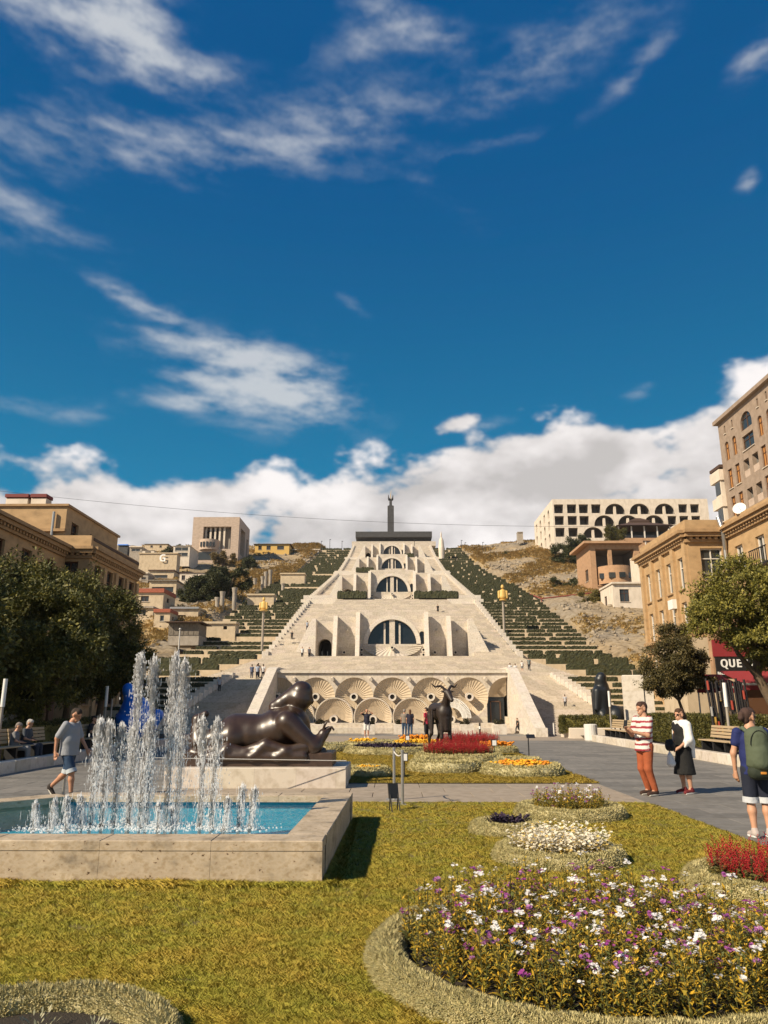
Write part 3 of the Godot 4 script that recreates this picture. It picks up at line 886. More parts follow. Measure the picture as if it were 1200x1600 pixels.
func build_hall(d: float, y: float, label: String, size: float, doors: bool) -> void:
	var t := thing("hall_front", label, "building", Vector3(0, y, -d))
	t.scale = Vector3.ONE * size
	var wall := MB.new()
	var holes := [arch(0, 1.9, 3.55, 1.9, 28), arch(4.35, 1.9, 0.36, 3.4, 8)]
	pierced(wall, rect(-4.95, -1.0, 4.95, 6.85), holes, -1.2, 0.0)
	wall.box(Vector3(0, 4.0, -6.0), Vector3(9.9, 5.7, 9.6))
	part("wall", wall, M.travertine, t)
	var ring := MB.new()
	for k in 28:
		var g1 := PI * k / 28; var g2 := PI * (k + 1) / 28
		var u1 := Vector3(cos(g1), sin(g1), 0); var u2 := Vector3(cos(g2), sin(g2), 0); var o := Vector3(0, 1.9, 0.18)
		ring.quad(o + u1 * 3.55, o + u2 * 3.55, o + u2 * 4.15, o + u1 * 4.15, Vector3.BACK)
		ring.quad(o + u1 * 4.15, o + u2 * 4.15, o + u2 * 4.15 - Vector3(0, 0, 0.2), o + u1 * 4.15 - Vector3(0, 0, 0.2), u1)
		ring.quad(o + u1 * 3.55, o + u2 * 3.55, o + u2 * 3.55 - Vector3(0, 0, 0.2), o + u1 * 3.55 - Vector3(0, 0, 0.2), -u1)
	part("arch_surround", ring, M.travertine_pale, t)
	var win := MB.new()
	win.box(Vector3(0, 3.6, -0.45), Vector3(0.8, 3.6, 0.7))
	var wn := part("window", win, M.travertine, t)
	var cuts := [-3.7, -1.1, -0.4, 0.4, 1.1, 3.7]
	for k in 5:
		if k == 2: continue
		var g := MB.new()
		var q := Geometry2D.intersect_polygons(arch(0, 1.9, 3.6, 1.9, 28), rect(cuts[k] + 0.05, 1.8, cuts[k + 1] - 0.05, 6))
		if q.size(): g.flat_poly(q[0], -0.75, -0.7)
		part("pane", g, M.dark_glass, wn)
	for x in [-1.1, 1.1]:
		var p := MB.new(); p.box(Vector3(x, 3.35, -0.6), Vector3(0.26, 3.2, 0.3)); part("mullion", p, M.travertine, wn)
	var sw := MB.new(); sw.box(Vector3(4.35, 2.8, -0.5), Vector3(0.8, 2.2, 0.05)); part("pane", sw, M.dark_glass, t)
	# fluted fan under the arch
	var fan := MB.new()
	for k in 36:
		var g1 := PI + PI * k / 36; var g2 := PI + PI * (k + 1) / 36
		var z1 := 0.12 if k % 2 else 0.0; var z2 := 0.0 if k % 2 else 0.12
		fan.quad(Vector3(cos(g1) * 0.3, 1.7 + sin(g1) * 0.1, 0.1), Vector3(cos(g2) * 0.3, 1.7 + sin(g2) * 0.1, 0.1), Vector3(cos(g2) * 4.3, 1.75 + sin(g2) * 1.8, 0.9 + z2 - 0.8 * absf(cos(g2))), Vector3(cos(g1) * 4.3, 1.75 + sin(g1) * 1.8, 0.9 + z1 - 0.8 * absf(cos(g1))), Vector3.BACK + Vector3.UP)
	part("fluted_apron", fan, M.travertine, t)
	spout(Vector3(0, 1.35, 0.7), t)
	for x in [-4.4, 4.5]:
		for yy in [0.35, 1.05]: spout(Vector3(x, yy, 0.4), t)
	# lower bays, stepping back, with slanting fins between them
	var bays := [[4.95, 8.2, 5.9, -0.6], [8.2, 11.05, 5.35, -1.2]]
	for s in [-1, 1]:
		for q in bays:
			var b := MB.new()
			var h := []
			if s < 0 and q[0] > 6.0: h.append(arch(-9.9, -0.2, 1.0, 1.75, 14))
			pierced(b, rect(minf(s * q[0], s * q[1]), -1.0, maxf(s * q[0], s * q[1]), q[2]), h, -3.0, q[3])
			if not h.size():
				b.box(Vector3(s * (q[0] + q[1]) * 0.5, 2.0, -6.5), Vector3(q[1] - q[0] - 0.1, 5.8, 7.0))
			part("bay_wall", b, M.travertine, t)
			var f := MB.new()
			f.flat_poly(PackedVector2Array([Vector2(-1.5, -1.0), Vector2(3.0, -1.0), Vector2(3.0, 0.0), Vector2(0.75, q[2] + 0.55), Vector2(-1.5, q[2] + 0.55)]), -0.3, 0.3, Transform3D(Basis(Vector3(0, 0, 1), Vector3.UP, Vector3(-1, 0, 0)), Vector3(s * q[0], 0, 0)))
			part("fin", f, M.travertine_pale, t)
			if s > 0 or q[0] < 6.0:
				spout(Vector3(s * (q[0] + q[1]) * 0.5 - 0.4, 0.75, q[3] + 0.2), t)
				var sc := MB.new(); sc.tube(Vector3(s * (q[0] + q[1]) * 0.5, 4.0, q[3] - 0.1), Vector3(s * (q[0] + q[1]) * 0.5, 3.85, q[3] + 0.7), 0.14, 0.14, 8)
				part("scupper", sc, M.travertine, t)
		var w := MB.new()
		w.flat_poly(PackedVector2Array([Vector2(s * 11.05, -1.0), Vector2(s * 14.2, -1.0), Vector2(s * 14.2, 0.15), Vector2(s * 11.6, 5.5), Vector2(s * 11.05, 5.5)]), -9.0, 0.9)
		part("sloping_end", w, M.travertine_pale, t)
	var dk := MB.new()
	dk.box(Vector3(-9.9, 1.2, -9.0), Vector3(2.6, 3.4, 0.1)); dk.box(Vector3(-9.9, 2.95, -6.0), Vector3(2.6, 0.1, 6.0))
	for x in [-11.0, -8.8]: dk.box(Vector3(x, 1.2, -6.0), Vector3(0.1, 3.4, 6.0))
	part("passage", dk, M.bare_plaster, t)
	if doors:
		for x in [-10.3, -9.5]:
			var dr := MB.new(); dr.box(Vector3(x, 0.5, -1.6), Vector3(0.05, 1.0, 0.05)); part("barrier_post", dr, M.steel, t)

func build_cascade() -> void:
	build_niche_wall()
	for s in [-1, 1]:
		var nm: String = ["shady hedge", "sunny hedge"][0 if s < 0 else 1]
		var b := MB.new()
		var x0: float = 9.1 * s; var x1: float = 14.8 * s
		flight(b, minf(x0, x1), maxf(x0, x1), 48.0, 0.0, 72.0, 4.4, 33)
		structure("stairs", b, M.travertine_step, "wide lower stair flight beside the niche wall, %s" % ["below the group of four people", "with the lone climber in a pale shirt"][0 if s < 0 else 1])
		# upper side stairs, in flights with landings
		var c := MB.new()
		for q in [[106.0, 8.3, 160.0, 23.0], [163.0, 23.6, 246.0, 43.9], [249.0, 44.6, 302.0, 60.0], [305.0, 61.0, 349.0, 75.6]]:
			var xa: float = 11.7 * s; var xb: float = 17.4 * s
			flight(c, minf(xa, xb), maxf(xa, xb), q[0], q[1], q[2], q[3], int((q[3] - q[1]) / 0.32), 3.0)
			c.box(Vector3(14.5 * s, q[3] + 0.1, -q[2] - 1.6), Vector3(5.8, 0.5, 3.4))
		structure("stairs", c, M.travertine_step, "long upper stairs between the hall fronts and the %s" % ["thin broken hedges", "dense dark hedges"][0 if s < 0 else 1])
		var lw := MB.new()
		for q in [[159.0, 22.8], [163.6, 24.3], [245.0, 43.7], [249.6, 45.0], [301.5, 59.9]]:
			lw.box(Vector3(15.6 * s, q[1] + 0.45, -q[0]), Vector3(7.6, 1.15, 0.7))
		structure("landing_wall", lw, M.travertine_pale, "pale landing walls crossing the stairs next to the %s" % ["broken hedges", "dense hedges"][0 if s < 0 else 1])
		# pale stepped edging between stairs and hedges
		var ks := MB.new()
		var d := 108.0
		while d < 348.0:
			ks.box(Vector3(17.9 * s, rise(d) + 0.25, -d), Vector3(0.9, 1.3, 2.3))
			d += 3.0
		d = 49.0
		while d < 72.0:
			ks.box(Vector3(15.15 * s, rise(d) + 0.12, -d), Vector3(0.7, 0.7, 1.3))
			d += 1.5
		var ko := structure("stair_edging", ks, M.travertine_pale, "pale stepped edging between the stairs and the %s" % ["broken hedges", "dense hedges"][0 if s < 0 else 1])
		ko.set_meta("kind", "structure")
	var w := MB.new()
	w.box(Vector3(0, 4.2, -64.0), Vector3(17.0, 0.36, 15.0))
	flight(w, -17.4, 17.4, 72.0, 4.4, 107.0, 8.5, 24, 6.0)
	structure("terrace", w, M.travertine_step, "broad stepped terrace between the niche wall and the lowest hall")
	var md := MB.new()
	for q in [[110.6, 15.2, 164.0, 24.3], [165.6, 31.0, 249.0, 44.9], [250.6, 51.6, 304.0, 60.9], [305.6, 67.4, 352.0, 76.0]]:
		flight(md, -11.9, 11.9, q[0] + 6.0, q[1] - 0.9, q[2], q[3], int((q[3] - q[1]) / 0.4), 6.0)
	structure("terrace", md, M.travertine_step, "stepped stone terraces rising above the hall roofs")
	build_hall(110.0, 8.6, "lowest travertine hall front with the largest dark arched window", 1.0, true)
	build_hall(165.0, 24.4, "second travertine hall front up the hill with a long hedge at its foot", 1.0, false)
	build_hall(250.0, 45.0, "third smaller travertine hall front high on the stepped hill", 1.0, false)
	build_hall(305.0, 61.0, "topmost small hall front just below the dark monument", 1.0, false)
	# terraces under the hedges and the hedges themselves
	var rows := [54.6, 57.0, 59.5, 62.4, 65.5, 68.9, 73.5, 81.9, 92.4, 104.5, 111.9, 115.1, 118.3, 121.5, 124.8, 128.0, 131.3, 134.7, 138.0, 141.4, 144.8, 148.2, 151.6, 155.0, 158.4, 161.9, 165.3, 170.2, 175.2, 180.6, 186.3, 192.4, 198.9, 205.9, 213.4, 221.5, 230.2, 239.7, 250.0, 256.5, 263.3, 270.5, 278.1, 286.2, 294.8, 304.0, 311.0, 318.0, 325.4, 333.1]
	var forms := []
	for k in 4: forms.append(hedge_block(k))
	rng.seed = 31
	for s in [-1, 1]:
		var tb := MB.new()
		for k in rows.size():
			var d: float = rows[k]
			var e: float = rows[k + 1] if k + 1 < rows.size() else 346.0
			var y := rise(d)
			var xin := 15.5 if d < 72.0 else 18.3
			var xout := along(HALF, d) + 0.6
			
			var a := minf(s * xin, s * xout); var bb := maxf(s * xin, s * xout)
			tb.span(Vector3(a, y - 3.0, -e), Vector3(bb, y, -d + 0.6))
			# the row: long clipped pieces with gaps
			var x := xin + 0.4
			var piece := 0
			while x < xout - 0.8:
				var ln := rng.randf_range(2.5, 8.5) if s > 0 else rng.randf_range(3.0, 9.0)
				if d < 75.0: ln *= 0.55
				ln = minf(ln, xout - 0.3 - x)
				if ln > 0.5 and not (s < 0 and rng.randf() < 0.06):
					var hd := put("hedge", forms[rng.randi() % 4], M.hedge)
					var hh := rng.randf_range(0.54, 0.64) * clampf(rise(e) - y, 0.4, 1.6)
					hd.scale = Vector3(ln, hh, 1.3 if d > 100.0 else 0.6)
					hd.position = Vector3(s * (x + ln * 0.5), y, -d - 0.35)
					piece += 1
					tag(hd, "clipped dark hedge, %s from the stairs on the %s terrace up, %s" % [ordinal(piece), ordinal(k + 1), ["rubble slope side", "concrete pillar side"][0 if s > 0 else 1]], "hedge", ["hedges on the sunny terraces", "hedges on the terraces below the pillars"][0 if s > 0 else 1])
				x += ln + (rng.randf_range(0.15, 0.8) if s > 0 else rng.randf_range(0.15, 0.9))
		structure("hedge_terrace", tb, M.cream_wall, "cream stone steps holding the %s" % ["broken hedge rows", "dense hedge rows"][0 if s < 0 else 1])
	for q in [[-8.6, 164.0, 6.4, 24.6], [9.5, 164.0, 9.6, 24.6], [-9.0, 249.3, 6.0, 45.3], [7.0, 304.4, 4.0, 61.2]]:
		var hd := put("hedge", forms[1], M.hedge)
		hd.scale = Vector3(q[2], 1.5, 1.2)
		hd.position = Vector3(q[0], q[3] - 0.4, -q[1] + 3.5)
		tag(hd, "long low dark hedge at the foot of an upper hall front", "hedge", "hedges at the feet of the upper halls")
	build_monument()

func ordinal(n: int) -> String:
	var one := ["", "first", "second", "third", "fourth", "fifth", "sixth", "seventh", "eighth", "ninth", "tenth", "eleventh", "twelfth", "thirteenth", "fourteenth", "fifteenth", "sixteenth", "seventeenth", "eighteenth", "nineteenth"]
	if n < 20: return one[n]
	if n % 10 == 0: return ["twentieth", "thirtieth", "fortieth", "fiftieth"][n / 10 - 2]
	return ["twenty-", "thirty-", "forty-"][n / 10 - 2] + one[n % 10]

func hedge_block(sd: int) -> ArrayMesh:   # unit hedge: 1 wide, 1 high, 1 deep, rough leafy faces
	var b := MB.new(); b.colored = true
	var nx := 34; var nyz := 11
	var prof := []
	for j in nyz + 1:
		var u := float(j) / nyz
		if u < 0.36: prof.append(Vector2(0.5, u / 0.36))
		elif u < 0.64: prof.append(Vector2(0.5 - (u - 0.36) / 0.28, 1.0))
		else: prof.append(Vector2(-0.5, 1.0 - (u - 0.64) / 0.36))
	var pts := []
	for i in nx + 1:
		var col := []
		for j in nyz + 1:
			var p: Vector2 = prof[j]
			var x := float(i) / nx - 0.5
			var w := fn.get_noise_3d(x * 9.0 + sd * 10.0, p.y * 2.0, p.x * 3.0) * 0.20 + (hash2(i + sd * 31.0, j * 7.0) - 0.5) * 0.22
			var edge := 0.82 if i == 0 or i == nx else 1.0
			col.append(Vector3(x, maxf(0.0, p.y * (1.0 + w) * edge), p.x * (1.0 + w * 0.8) * edge))
		pts.append(col)
	for i in nx:
		for j in nyz:
			var g := hash2(i * 1.3 + sd, j * 2.1)
			b.col = Color(0.022, 0.026, 0.008).lerp(Color(0.046, 0.047, 0.014), g)
			b.quad(pts[i][j], pts[i + 1][j], pts[i + 1][j + 1], pts[i][j + 1], (pts[i][j] as Vector3) * Vector3(0.2, 1, 1) - Vector3(0, 0.4, 0))
	for i in [0, nx]:
		for j in nyz:
			b._t(pts[i][j], pts[i][j + 1], Vector3(pts[i][0].x, 0.3, 0), Vector3(-1 if i == 0 else 1, 0, 0))
	return b.mesh()

func build_monument() -> void:
	var t := thing("monument", "dark basalt column with a crowned top standing on a wide slab", "monument", Vector3(-0.3, 84.0, -400))
	var s := MB.new()
	s.box(Vector3(1.3, 6.1, 0), Vector3(40.5, 3.0, 26))
	part("slab", s, M.basalt, t)
	var u := MB.new()
	u.box(Vector3(1.3, 2.8, -2.0), Vector3(38.5, 3.6, 20)); part("recess", u, M.basalt, t)
	var l := MB.new(); l.box(Vector3(1.3, 0.4, 1.0), Vector3(44, 2.4, 30)); part("plinth", l, M.travertine, t)
	var c := MB.new(); c.box(Vector3(-0.3, 16.0, 0), Vector3(3.5, 17.6, 3.5))
	part("column", c, M.basalt, t)
	var n := MB.new(); n.box(Vector3(-0.3, 26.6, 0), Vector3(1.5, 3.8, 1.5)); n.box(Vector3(-0.3, 24.9, 0), Vector3(2.4, 0.5, 2.4))
	part("neck", n, M.basalt, t)
	for k in 4:
		var g := TAU * (k + 0.5) / 4
		var q := MB.new()
		q.path_tube([Vector3(-0.3, 28.2, 0), Vector3(-0.3 + cos(g) * 1.5, 29.0, sin(g) * 1.5), Vector3(-0.3 + cos(g) * 1.8, 31.2, sin(g) * 1.8)], [0.6, 0.5, 0.12], 6)
		part("crown_leaf", q, M.basalt, t)
	var f := MB.new(); f.path_tube([Vector3(-0.3, 28.0, 0), Vector3(-0.3, 31.5, 0), Vector3(0.0, 34.0, 0)], [0.18, 0.16, 0.05], 6); part("finial", f, M.gold, t)

# ------------------------------------------------------------------ buildings
# a wall with real openings; t: origin at its lower corner, x along the wall, z outwards. wins: [centre x, centre y, width, height, style]
func facade(parent: Node3D, t: Transform3D, w: float, h: float, m: Material, wins: Array, thick := 0.4, outline := PackedVector2Array()) -> void:
	var b := MB.new()
	var holes := []
	for q in wins:
		if q[4].begins_with("arch"): holes.append(arch(q[0], q[1] - q[3] * 0.5, q[2] * 0.5, q[1] + q[3] * 0.5 - q[2] * 0.5, 12))
		else: holes.append(rect(q[0] - q[2] * 0.5, q[1] - q[3] * 0.5, q[0] + q[2] * 0.5, q[1] + q[3] * 0.5))
	pierced(b, outline if outline.size() else rect(0, 0, w, h), holes, -thick, 0.0, t)
	part("wall", b, m, parent)
	for q in wins: window(parent, t, q)

func window(parent: Node3D, t: Transform3D, q: Array) -> void:
	var style: String = q[4]
	var c := Vector3(q[0], q[1], 0)
	var w: float = q[2]; var h: float = q[3]
	var g := MB.new()
	if style.contains("void"):
		var deep := clampf(h * 1.6, 2.2, 9.0)        # an empty room behind the opening
		g.box(c + Vector3(0, 0, -deep), Vector3(w + 0.2, h + 0.2, 0.1), t)
		for sx in [-1, 1]: g.box(c + Vector3(sx * (w * 0.5 + 0.055), 0, -deep * 0.5 - 0.25), Vector3(0.1, h + 0.2, deep - 0.5), t)
		for sy in [-1, 1]: g.box(c + Vector3(0, sy * (h * 0.5 + 0.055), -deep * 0.5 - 0.25), Vector3(w, 0.1, deep - 0.5), t)
		part("opening", g, M.bare_plaster, parent)
		return
	g.box(c + Vector3(0, 0, -0.26), Vector3(w + 0.1, h + 0.1, 0.04), t)
	var wn := part("window", g, M.curtain_orange if style.contains("orange") else M.window_glass, parent)
	var f := MB.new()
	var e := 0.09 if w > 0.9 else 0.06
	for sx in [-1, 1]: f.box(c + Vector3(sx * (w * 0.5 - e * 0.5), 0, -0.2), Vector3(e, h, 0.08), t)
	for sy in [-1, 1]: f.box(c + Vector3(0, sy * (h * 0.5 - e * 0.5), -0.203), Vector3(w - e * 2.0, e, 0.08), t)
	if w > 0.9: f.box(c + Vector3(0, 0, -0.206), Vector3(e * 0.8, h - e * 2.0, 0.08), t)
	if h > 1.6: f.box(c + Vector3(0, h * 0.18, -0.209), Vector3(w - e * 2.0, e * 0.7, 0.08), t)
	part("frame", f, M.window_brown if style.contains("brown") or style.contains("orange") else M.window_white, wn)
	if not style.begins_with("arch"):
		var s := MB.new(); s.box(c + Vector3(0, -h * 0.5 - 0.05, 0.03), Vector3(w + 0.2, 0.1, 0.2), t)
		part("sill", s, M.ochre_trim if style.contains("trim") else M.travertine, wn)

func cornice(parent: Node3D, t: Transform3D, w: float, y: float, m: Material, dentils := true, s := 1.0) -> void:
	var b := MB.new()
	b.box(Vector3(w * 0.5, y, 0.1 * s), Vector3(w + 0.2, 0.22 * s, 0.2 * s), t)
	b.box(Vector3(w * 0.5, y + 0.38 * s, 0.24 * s), Vector3(w + 0.44 * s, 0.25 * s, 0.5 * s), t)
	b.box(Vector3(w * 0.5, y + 0.62 * s, 0.33 * s), Vector3(w + 0.6 * s, 0.22 * s, 0.68 * s), t)
	part("cornice", b, m, parent)
	if dentils:
		var d := MB.new(); d.box(Vector3.ZERO, Vector3(0.2, 0.2, 0.3) * s, Transform3D(t.basis, Vector3.ZERO))
		var mesh := d.mesh()
		var x := 0.2
		while x < w:
			var o := put("dentil", mesh, m, parent)
			o.position = t * Vector3(x, y + 0.17 * s, 0.2 * s)
			x += 0.42 * s

func build_left_house() -> void:
	var t := thing("apartment_house", "ochre stone apartment house with dentil cornice rising above the dark trees", "building")
	# long wing along the plaza
	var side := face(Vector3(-22, 0, -26), PI * 0.5)
	var wins := []
	for k in 7:
		for y in [3.2, 6.6, 9.9]: wins.append([1.6 + k * 3.3, y, 1.25, 2.0, "brown trim"])
	facade(t, side, 23.4, 12.0, M.ochre, wins)
	cornice(t, side, 23.0, 11.5, M.ochre_trim, true, 0.9)
	var rf := MB.new(); rf.box(Vector3(-30, 12.1, -37.7), Vector3(16.4, 0.25, 23.3)); part("roof", rf, M.roof_brown, t)
	var fr := MB.new(); fr.box(Vector3(-31, 6.0, -26.2), Vector3(17.4, 12.0, 0.4)); part("wall", fr, M.ochre, t)
	# projecting block
	facade(t, face(Vector3(-30, 0, -49.5), 0), 9.6, 13.0, M.ochre, [[8.3, 10.2, 1.1, 2.0, "brown trim"], [8.3, 6.5, 1.1, 2.0, "brown trim"]])
	cornice(t, face(Vector3(-30, 0, -49.5), 0), 9.7, 11.5, M.ochre_trim, true, 0.9)
	var s2 := face(Vector3(-20.396, 0, -49.504), PI * 0.5)
	wins = []
	for k in 4:
		for y in [3.0, 6.4, 10.0]: wins.append([1.5 + k * 2.3, y, 1.25, 2.3, "brown trim"])
	facade(t, s2, 9.6, 13.0, M.ochre, wins)
	cornice(t, s2, 9.5, 11.5, M.ochre_trim, true, 0.9)
	for k in 5:
		var p := MB.new(); p.box(Vector3(0.35 + k * 2.3, 5.6, 0.08), Vector3(0.5, 11.2, 0.16), s2); part("pilaster", p, M.ochre, t)
	var pr := MB.new(); pr.box(Vector3(-25, 12.8, -54.5), Vector3(9.3, 0.2, 9.4)); part("roof", pr, M.roof_brown, t)
	# set-back top storey
	facade(t, face(Vector3(-42, 11.5, -50.6), 0), 19.2, 3.85, M.ochre, [])
	var band := MB.new(); band.box(Vector3(-32.4, 13.6, -50.5), Vector3(19.4, 0.2, 0.3)); part("band", band, M.ochre_trim, t)
	facade(t, face(Vector3(-22.796, 11.5, -50.604), PI * 0.5), 10.0, 3.85, M.ochre, [[1.6, 2.0, 1.2, 1.9, "brown trim"], [4.9, 2.0, 1.2, 1.7, "brown trim"], [8.0, 2.0, 1.2, 1.7, "brown trim"]])
	var lid := MB.new(); lid.box(Vector3(-32.4, 15.42, -55.6), Vector3(19.5, 0.16, 10.3)); part("roof", lid, M.ochre_trim, t)
	var dp := MB.new(); dp.tube(Vector3(-23.6, 11.5, -50.4), Vector3(-23.6, 14.9, -50.4), 0.1, 0.1, 8); part("downpipe", dp, M.steel, t)
	for q in [[-27.45, 0.8], [-25.85, 0.55]]:
		var c := MB.new(); c.box(Vector3(q[0], 16.0, -53), Vector3(q[1] * 2, 1.0, 0.9)); var ch := part("chimney", c, M.white_wall, t)
		var k := MB.new(); k.box(Vector3(q[0], 16.68, -53), Vector3(q[1] * 2.15, 0.24, 1.1)); part("chimney_cap", k, M.roof_maroon, ch)

func build_right_house() -> void:
	var t := thing("apartment_house", "orange stone apartment house with white windows and satellite dishes above the restaurant", "building")
	var s1 := face(Vector3(20.196, 0, -60.004), -PI * 0.5)
	var wins := []
	for k in 4:
		for y in [4.5, 7.6, 10.7]: wins.append([1.4 + k * 2.25, y, 1.05, 2.2, "white trim"])
	facade(t, s1, 9.6, 14.2, M.ochre, wins)
	cornice(t, s1, 9.6, 12.7, M.ochre_trim, true, 1.0)
	for k in 5:
		var p := MB.new(); p.box(Vector3(0.3 + k * 2.25, 8.6, 0.1), Vector3(0.5, 8.0, 0.2), s1); part("pilaster", p, M.ochre, t)
	var bd := MB.new(); bd.box(Vector3(4.8, 8.7 - 2.3, 0.16), Vector3(9.8, 0.25, 0.32), s1); part("band", bd, M.ochre_trim, t)
	facade(t, face(Vector3(20.2, 0, -50.4), 0), 2.6, 14.2, M.ochre, [[1.6, 11.1, 1.5, 2.2, "white trim"], [1.6, 7.4, 1.3, 2.0, "white trim"]])
	cornice(t, face(Vector3(20.2, 0, -50.4), 0), 2.4, 12.7, M.ochre_trim, true, 1.0)
	var rl := MB.new()
	for k in 10: rl.box(Vector3(21.05 + k * 0.17, 9.95, -50.0), Vector3(0.03, 0.9, 0.03))
	rl.box(Vector3(21.8, 10.4, -50.0), Vector3(1.65, 0.05, 0.06)); rl.box(Vector3(21.8, 9.5, -50.1), Vector3(1.65, 0.08, 0.5))
	part("balcony_rail", rl, M.steel, t)
	var s2 := face(Vector3(22.8, 0, -50.4), -PI * 0.5)
	wins = []
	for k in 7:
		for y in [4.5, 7.6, 11.0]: wins.append([1.9 + k * 2.9, y, 1.1, 2.0, "white trim"])
	facade(t, s2, 22.0, 14.0, M.ochre, wins)
	cornice(t, s2, 22.0, 12.85, M.ochre_trim, true, 0.9)
	var rf := MB.new(); rf.box(Vector3(27.9, 13.95, -55.2), Vector3(15.2, 0.15, 9.4)); rf.box(Vector3(30.6, 13.8, -39.4), Vector3(15.4, 0.15, 21.8)); part("roof", rf, M.roof_brown, t)
	var bk := MB.new(); bk.box(Vector3(30, 7, -59.9), Vector3(19.5, 13.8, 0.3)); part("wall", bk, M.ochre, t)
	var dp := MB.new(); dp.path_tube([Vector3(22.4, 14.3, -50.1), Vector3(22.45, 13.2, -49.7), Vector3(22.6, 12.0, -50.05), Vector3(22.6, 2.0, -50.05)], [0.16, 0.16, 0.13, 0.13], 8); part("downpipe", dp, M.steel, t)
	for q in [[Vector3(22.3, 10.3, -47.2), 0.32], [Vector3(22.9, 14.3, -47.9), 0.42]]:
		var b := MB.new()
		var dir := Vector3(-0.6, 0.35, 0.75).normalized()
		var xf := Transform3D(Basis.looking_at(dir, Vector3.UP) * Basis(Vector3.RIGHT, -PI * 0.5), q[0])
		var r: float = q[1]
		var pro := [Vector2(0.001, 0.0), Vector2(r * 0.5, r * 0.07), Vector2(r, r * 0.28)]
		var d := MB.new(); d.lathe(Vector3.ZERO, pro, 20)
		for i in d.v.size(): d.v[i] = xf * d.v[i]; d.n[i] = xf.basis * d.n[i]
		d.tube(q[0], q[0] + dir * r * 0.9, 0.02, 0.02, 5); d.tube(q[0], q[0] + Vector3(0.3, -r, 0), 0.03, 0.03, 5)
		part("satellite_dish", d, M.white_plastic, t)
	var bb := MB.new()
	bb.box(Vector3(22.3, 9.9, -44.2), Vector3(1.0, 0.15, 2.2)); for k in 9: bb.box(Vector3(21.85, 10.4, -45.2 + k * 0.25), Vector3(0.04, 0.9, 0.04))
	bb.box(Vector3(21.85, 10.88, -44.2), Vector3(0.06, 0.06, 2.2))
	part("balcony", bb, M.black_metal, t)
	var ac := MB.new(); ac.box(Vector3(19.9, 8.7, -53.2), Vector3(0.4, 0.65, 0.9)); part("air_conditioner", ac, M.white_plastic, t)
	# stone ground floor that stands before the house
	var gf := MB.new(); gf.box(Vector3(20.2, 2.9, -48.2), Vector3(5.2, 5.8, 4.0)); part("ground_floor", gf, M.cream_wall, t)

func build_restaurant() -> void:
	var t := thing("restaurant_front", "restaurant front with black name board and open dark terrace", "restaurant", Vector3(17.2, 0, -41))
	var w := MB.new()
	w.box(Vector3(3.4, 4.75, 0.0), Vector3(7.0, 3.2, 0.4)); part("upper_wall", w, M.terracotta, t)
	var dk := MB.new(); dk.box(Vector3(4.4, 1.4, -0.6), Vector3(5.6, 3.2, 0.3)); part("terrace_wall", dk, M.window_brown, t)
	for x in [0.1, 3.0, 6.0]:
		var p := MB.new(); p.box(Vector3(x, 1.6, 0.2), Vector3(0.3, 3.2, 0.3)); part("post", p, M.cream_wall, t)
	var b := MB.new(); b.box(Vector3(1.15, 3.75, 0.36), Vector3(2.4, 1.0, 0.12)); var bd := part("name_board", b, M.sign_black, t)
	lettering("QUE LA", 0.44, Vector3(1.15, 3.93, 0.43), bd)
	lettering("MEXICAN RESTAURANT", 0.165, Vector3(1.15, 3.42, 0.43), bd)
	var rp := MB.new(); rp.box(Vector3(1.0, 4.75, 0.28), Vector3(2.2, 0.9, 0.08)); part("red_panel", rp, M.awning_red, t)
	# awnings
	awning(Vector3(16.0, 2.6, -38.6), 2.2, "small red awning with white valance beside the slat sculpture")
	awning(Vector3(18.5, 2.7, -37.0), 4.2, "large red awning shading the restaurant terrace")

func lettering(s: String, size: float, at: Vector3, parent: Node3D) -> void:
	var tm := TextMesh.new()
	var f := SystemFont.new(); f.font_names = PackedStringArray(["Droid Sans"]); f.font_weight = 700
	tm.text = s; tm.font = f; tm.font_size = 64; tm.pixel_size = size / 64.0 * 1.3; tm.depth = 0.03
	var o := put("lettering", tm, M.letter_white, parent)
	o.position = at

func awning(at: Vector3, w: float, label: String) -> void:
	var t := thing("awning", label, "awning", at)
	var b := MB.new()
	b.quad(Vector3(-w * 0.5, 0.75, -1.6), Vector3(w * 0.5, 0.75, -1.6), Vector3(w * 0.5, 0.1, 0.8), Vector3(-w * 0.5, 0.1, 0.8), Vector3.UP)
	b.quad(Vector3(-w * 0.5, 0.73, -1.6), Vector3(w * 0.5, 0.73, -1.6), Vector3(w * 0.5, 0.08, 0.8), Vector3(-w * 0.5, 0.08, 0.8), Vector3.DOWN)
	part("canopy", b, M.awning_red, t)
	var v := MB.new(); v.box(Vector3(0, 0.04, 0.8), Vector3(w, 0.1, 0.02)); part("white_band", v, M.window_white, t)
	var v2 := MB.new(); v2.box(Vector3(0, -0.12, 0.8), Vector3(w, 0.22, 0.02)); part("valance", v2, M.awning_red, t)
	for x in [-1, 1]:
		var p := MB.new(); p.tube(Vector3(x * (w * 0.5 - 0.1), -at.y, 0.7), Vector3(x * (w * 0.5 - 0.1), 0.0, 0.7), 0.04, 0.04, 6); part("post", p, M.steel, t)

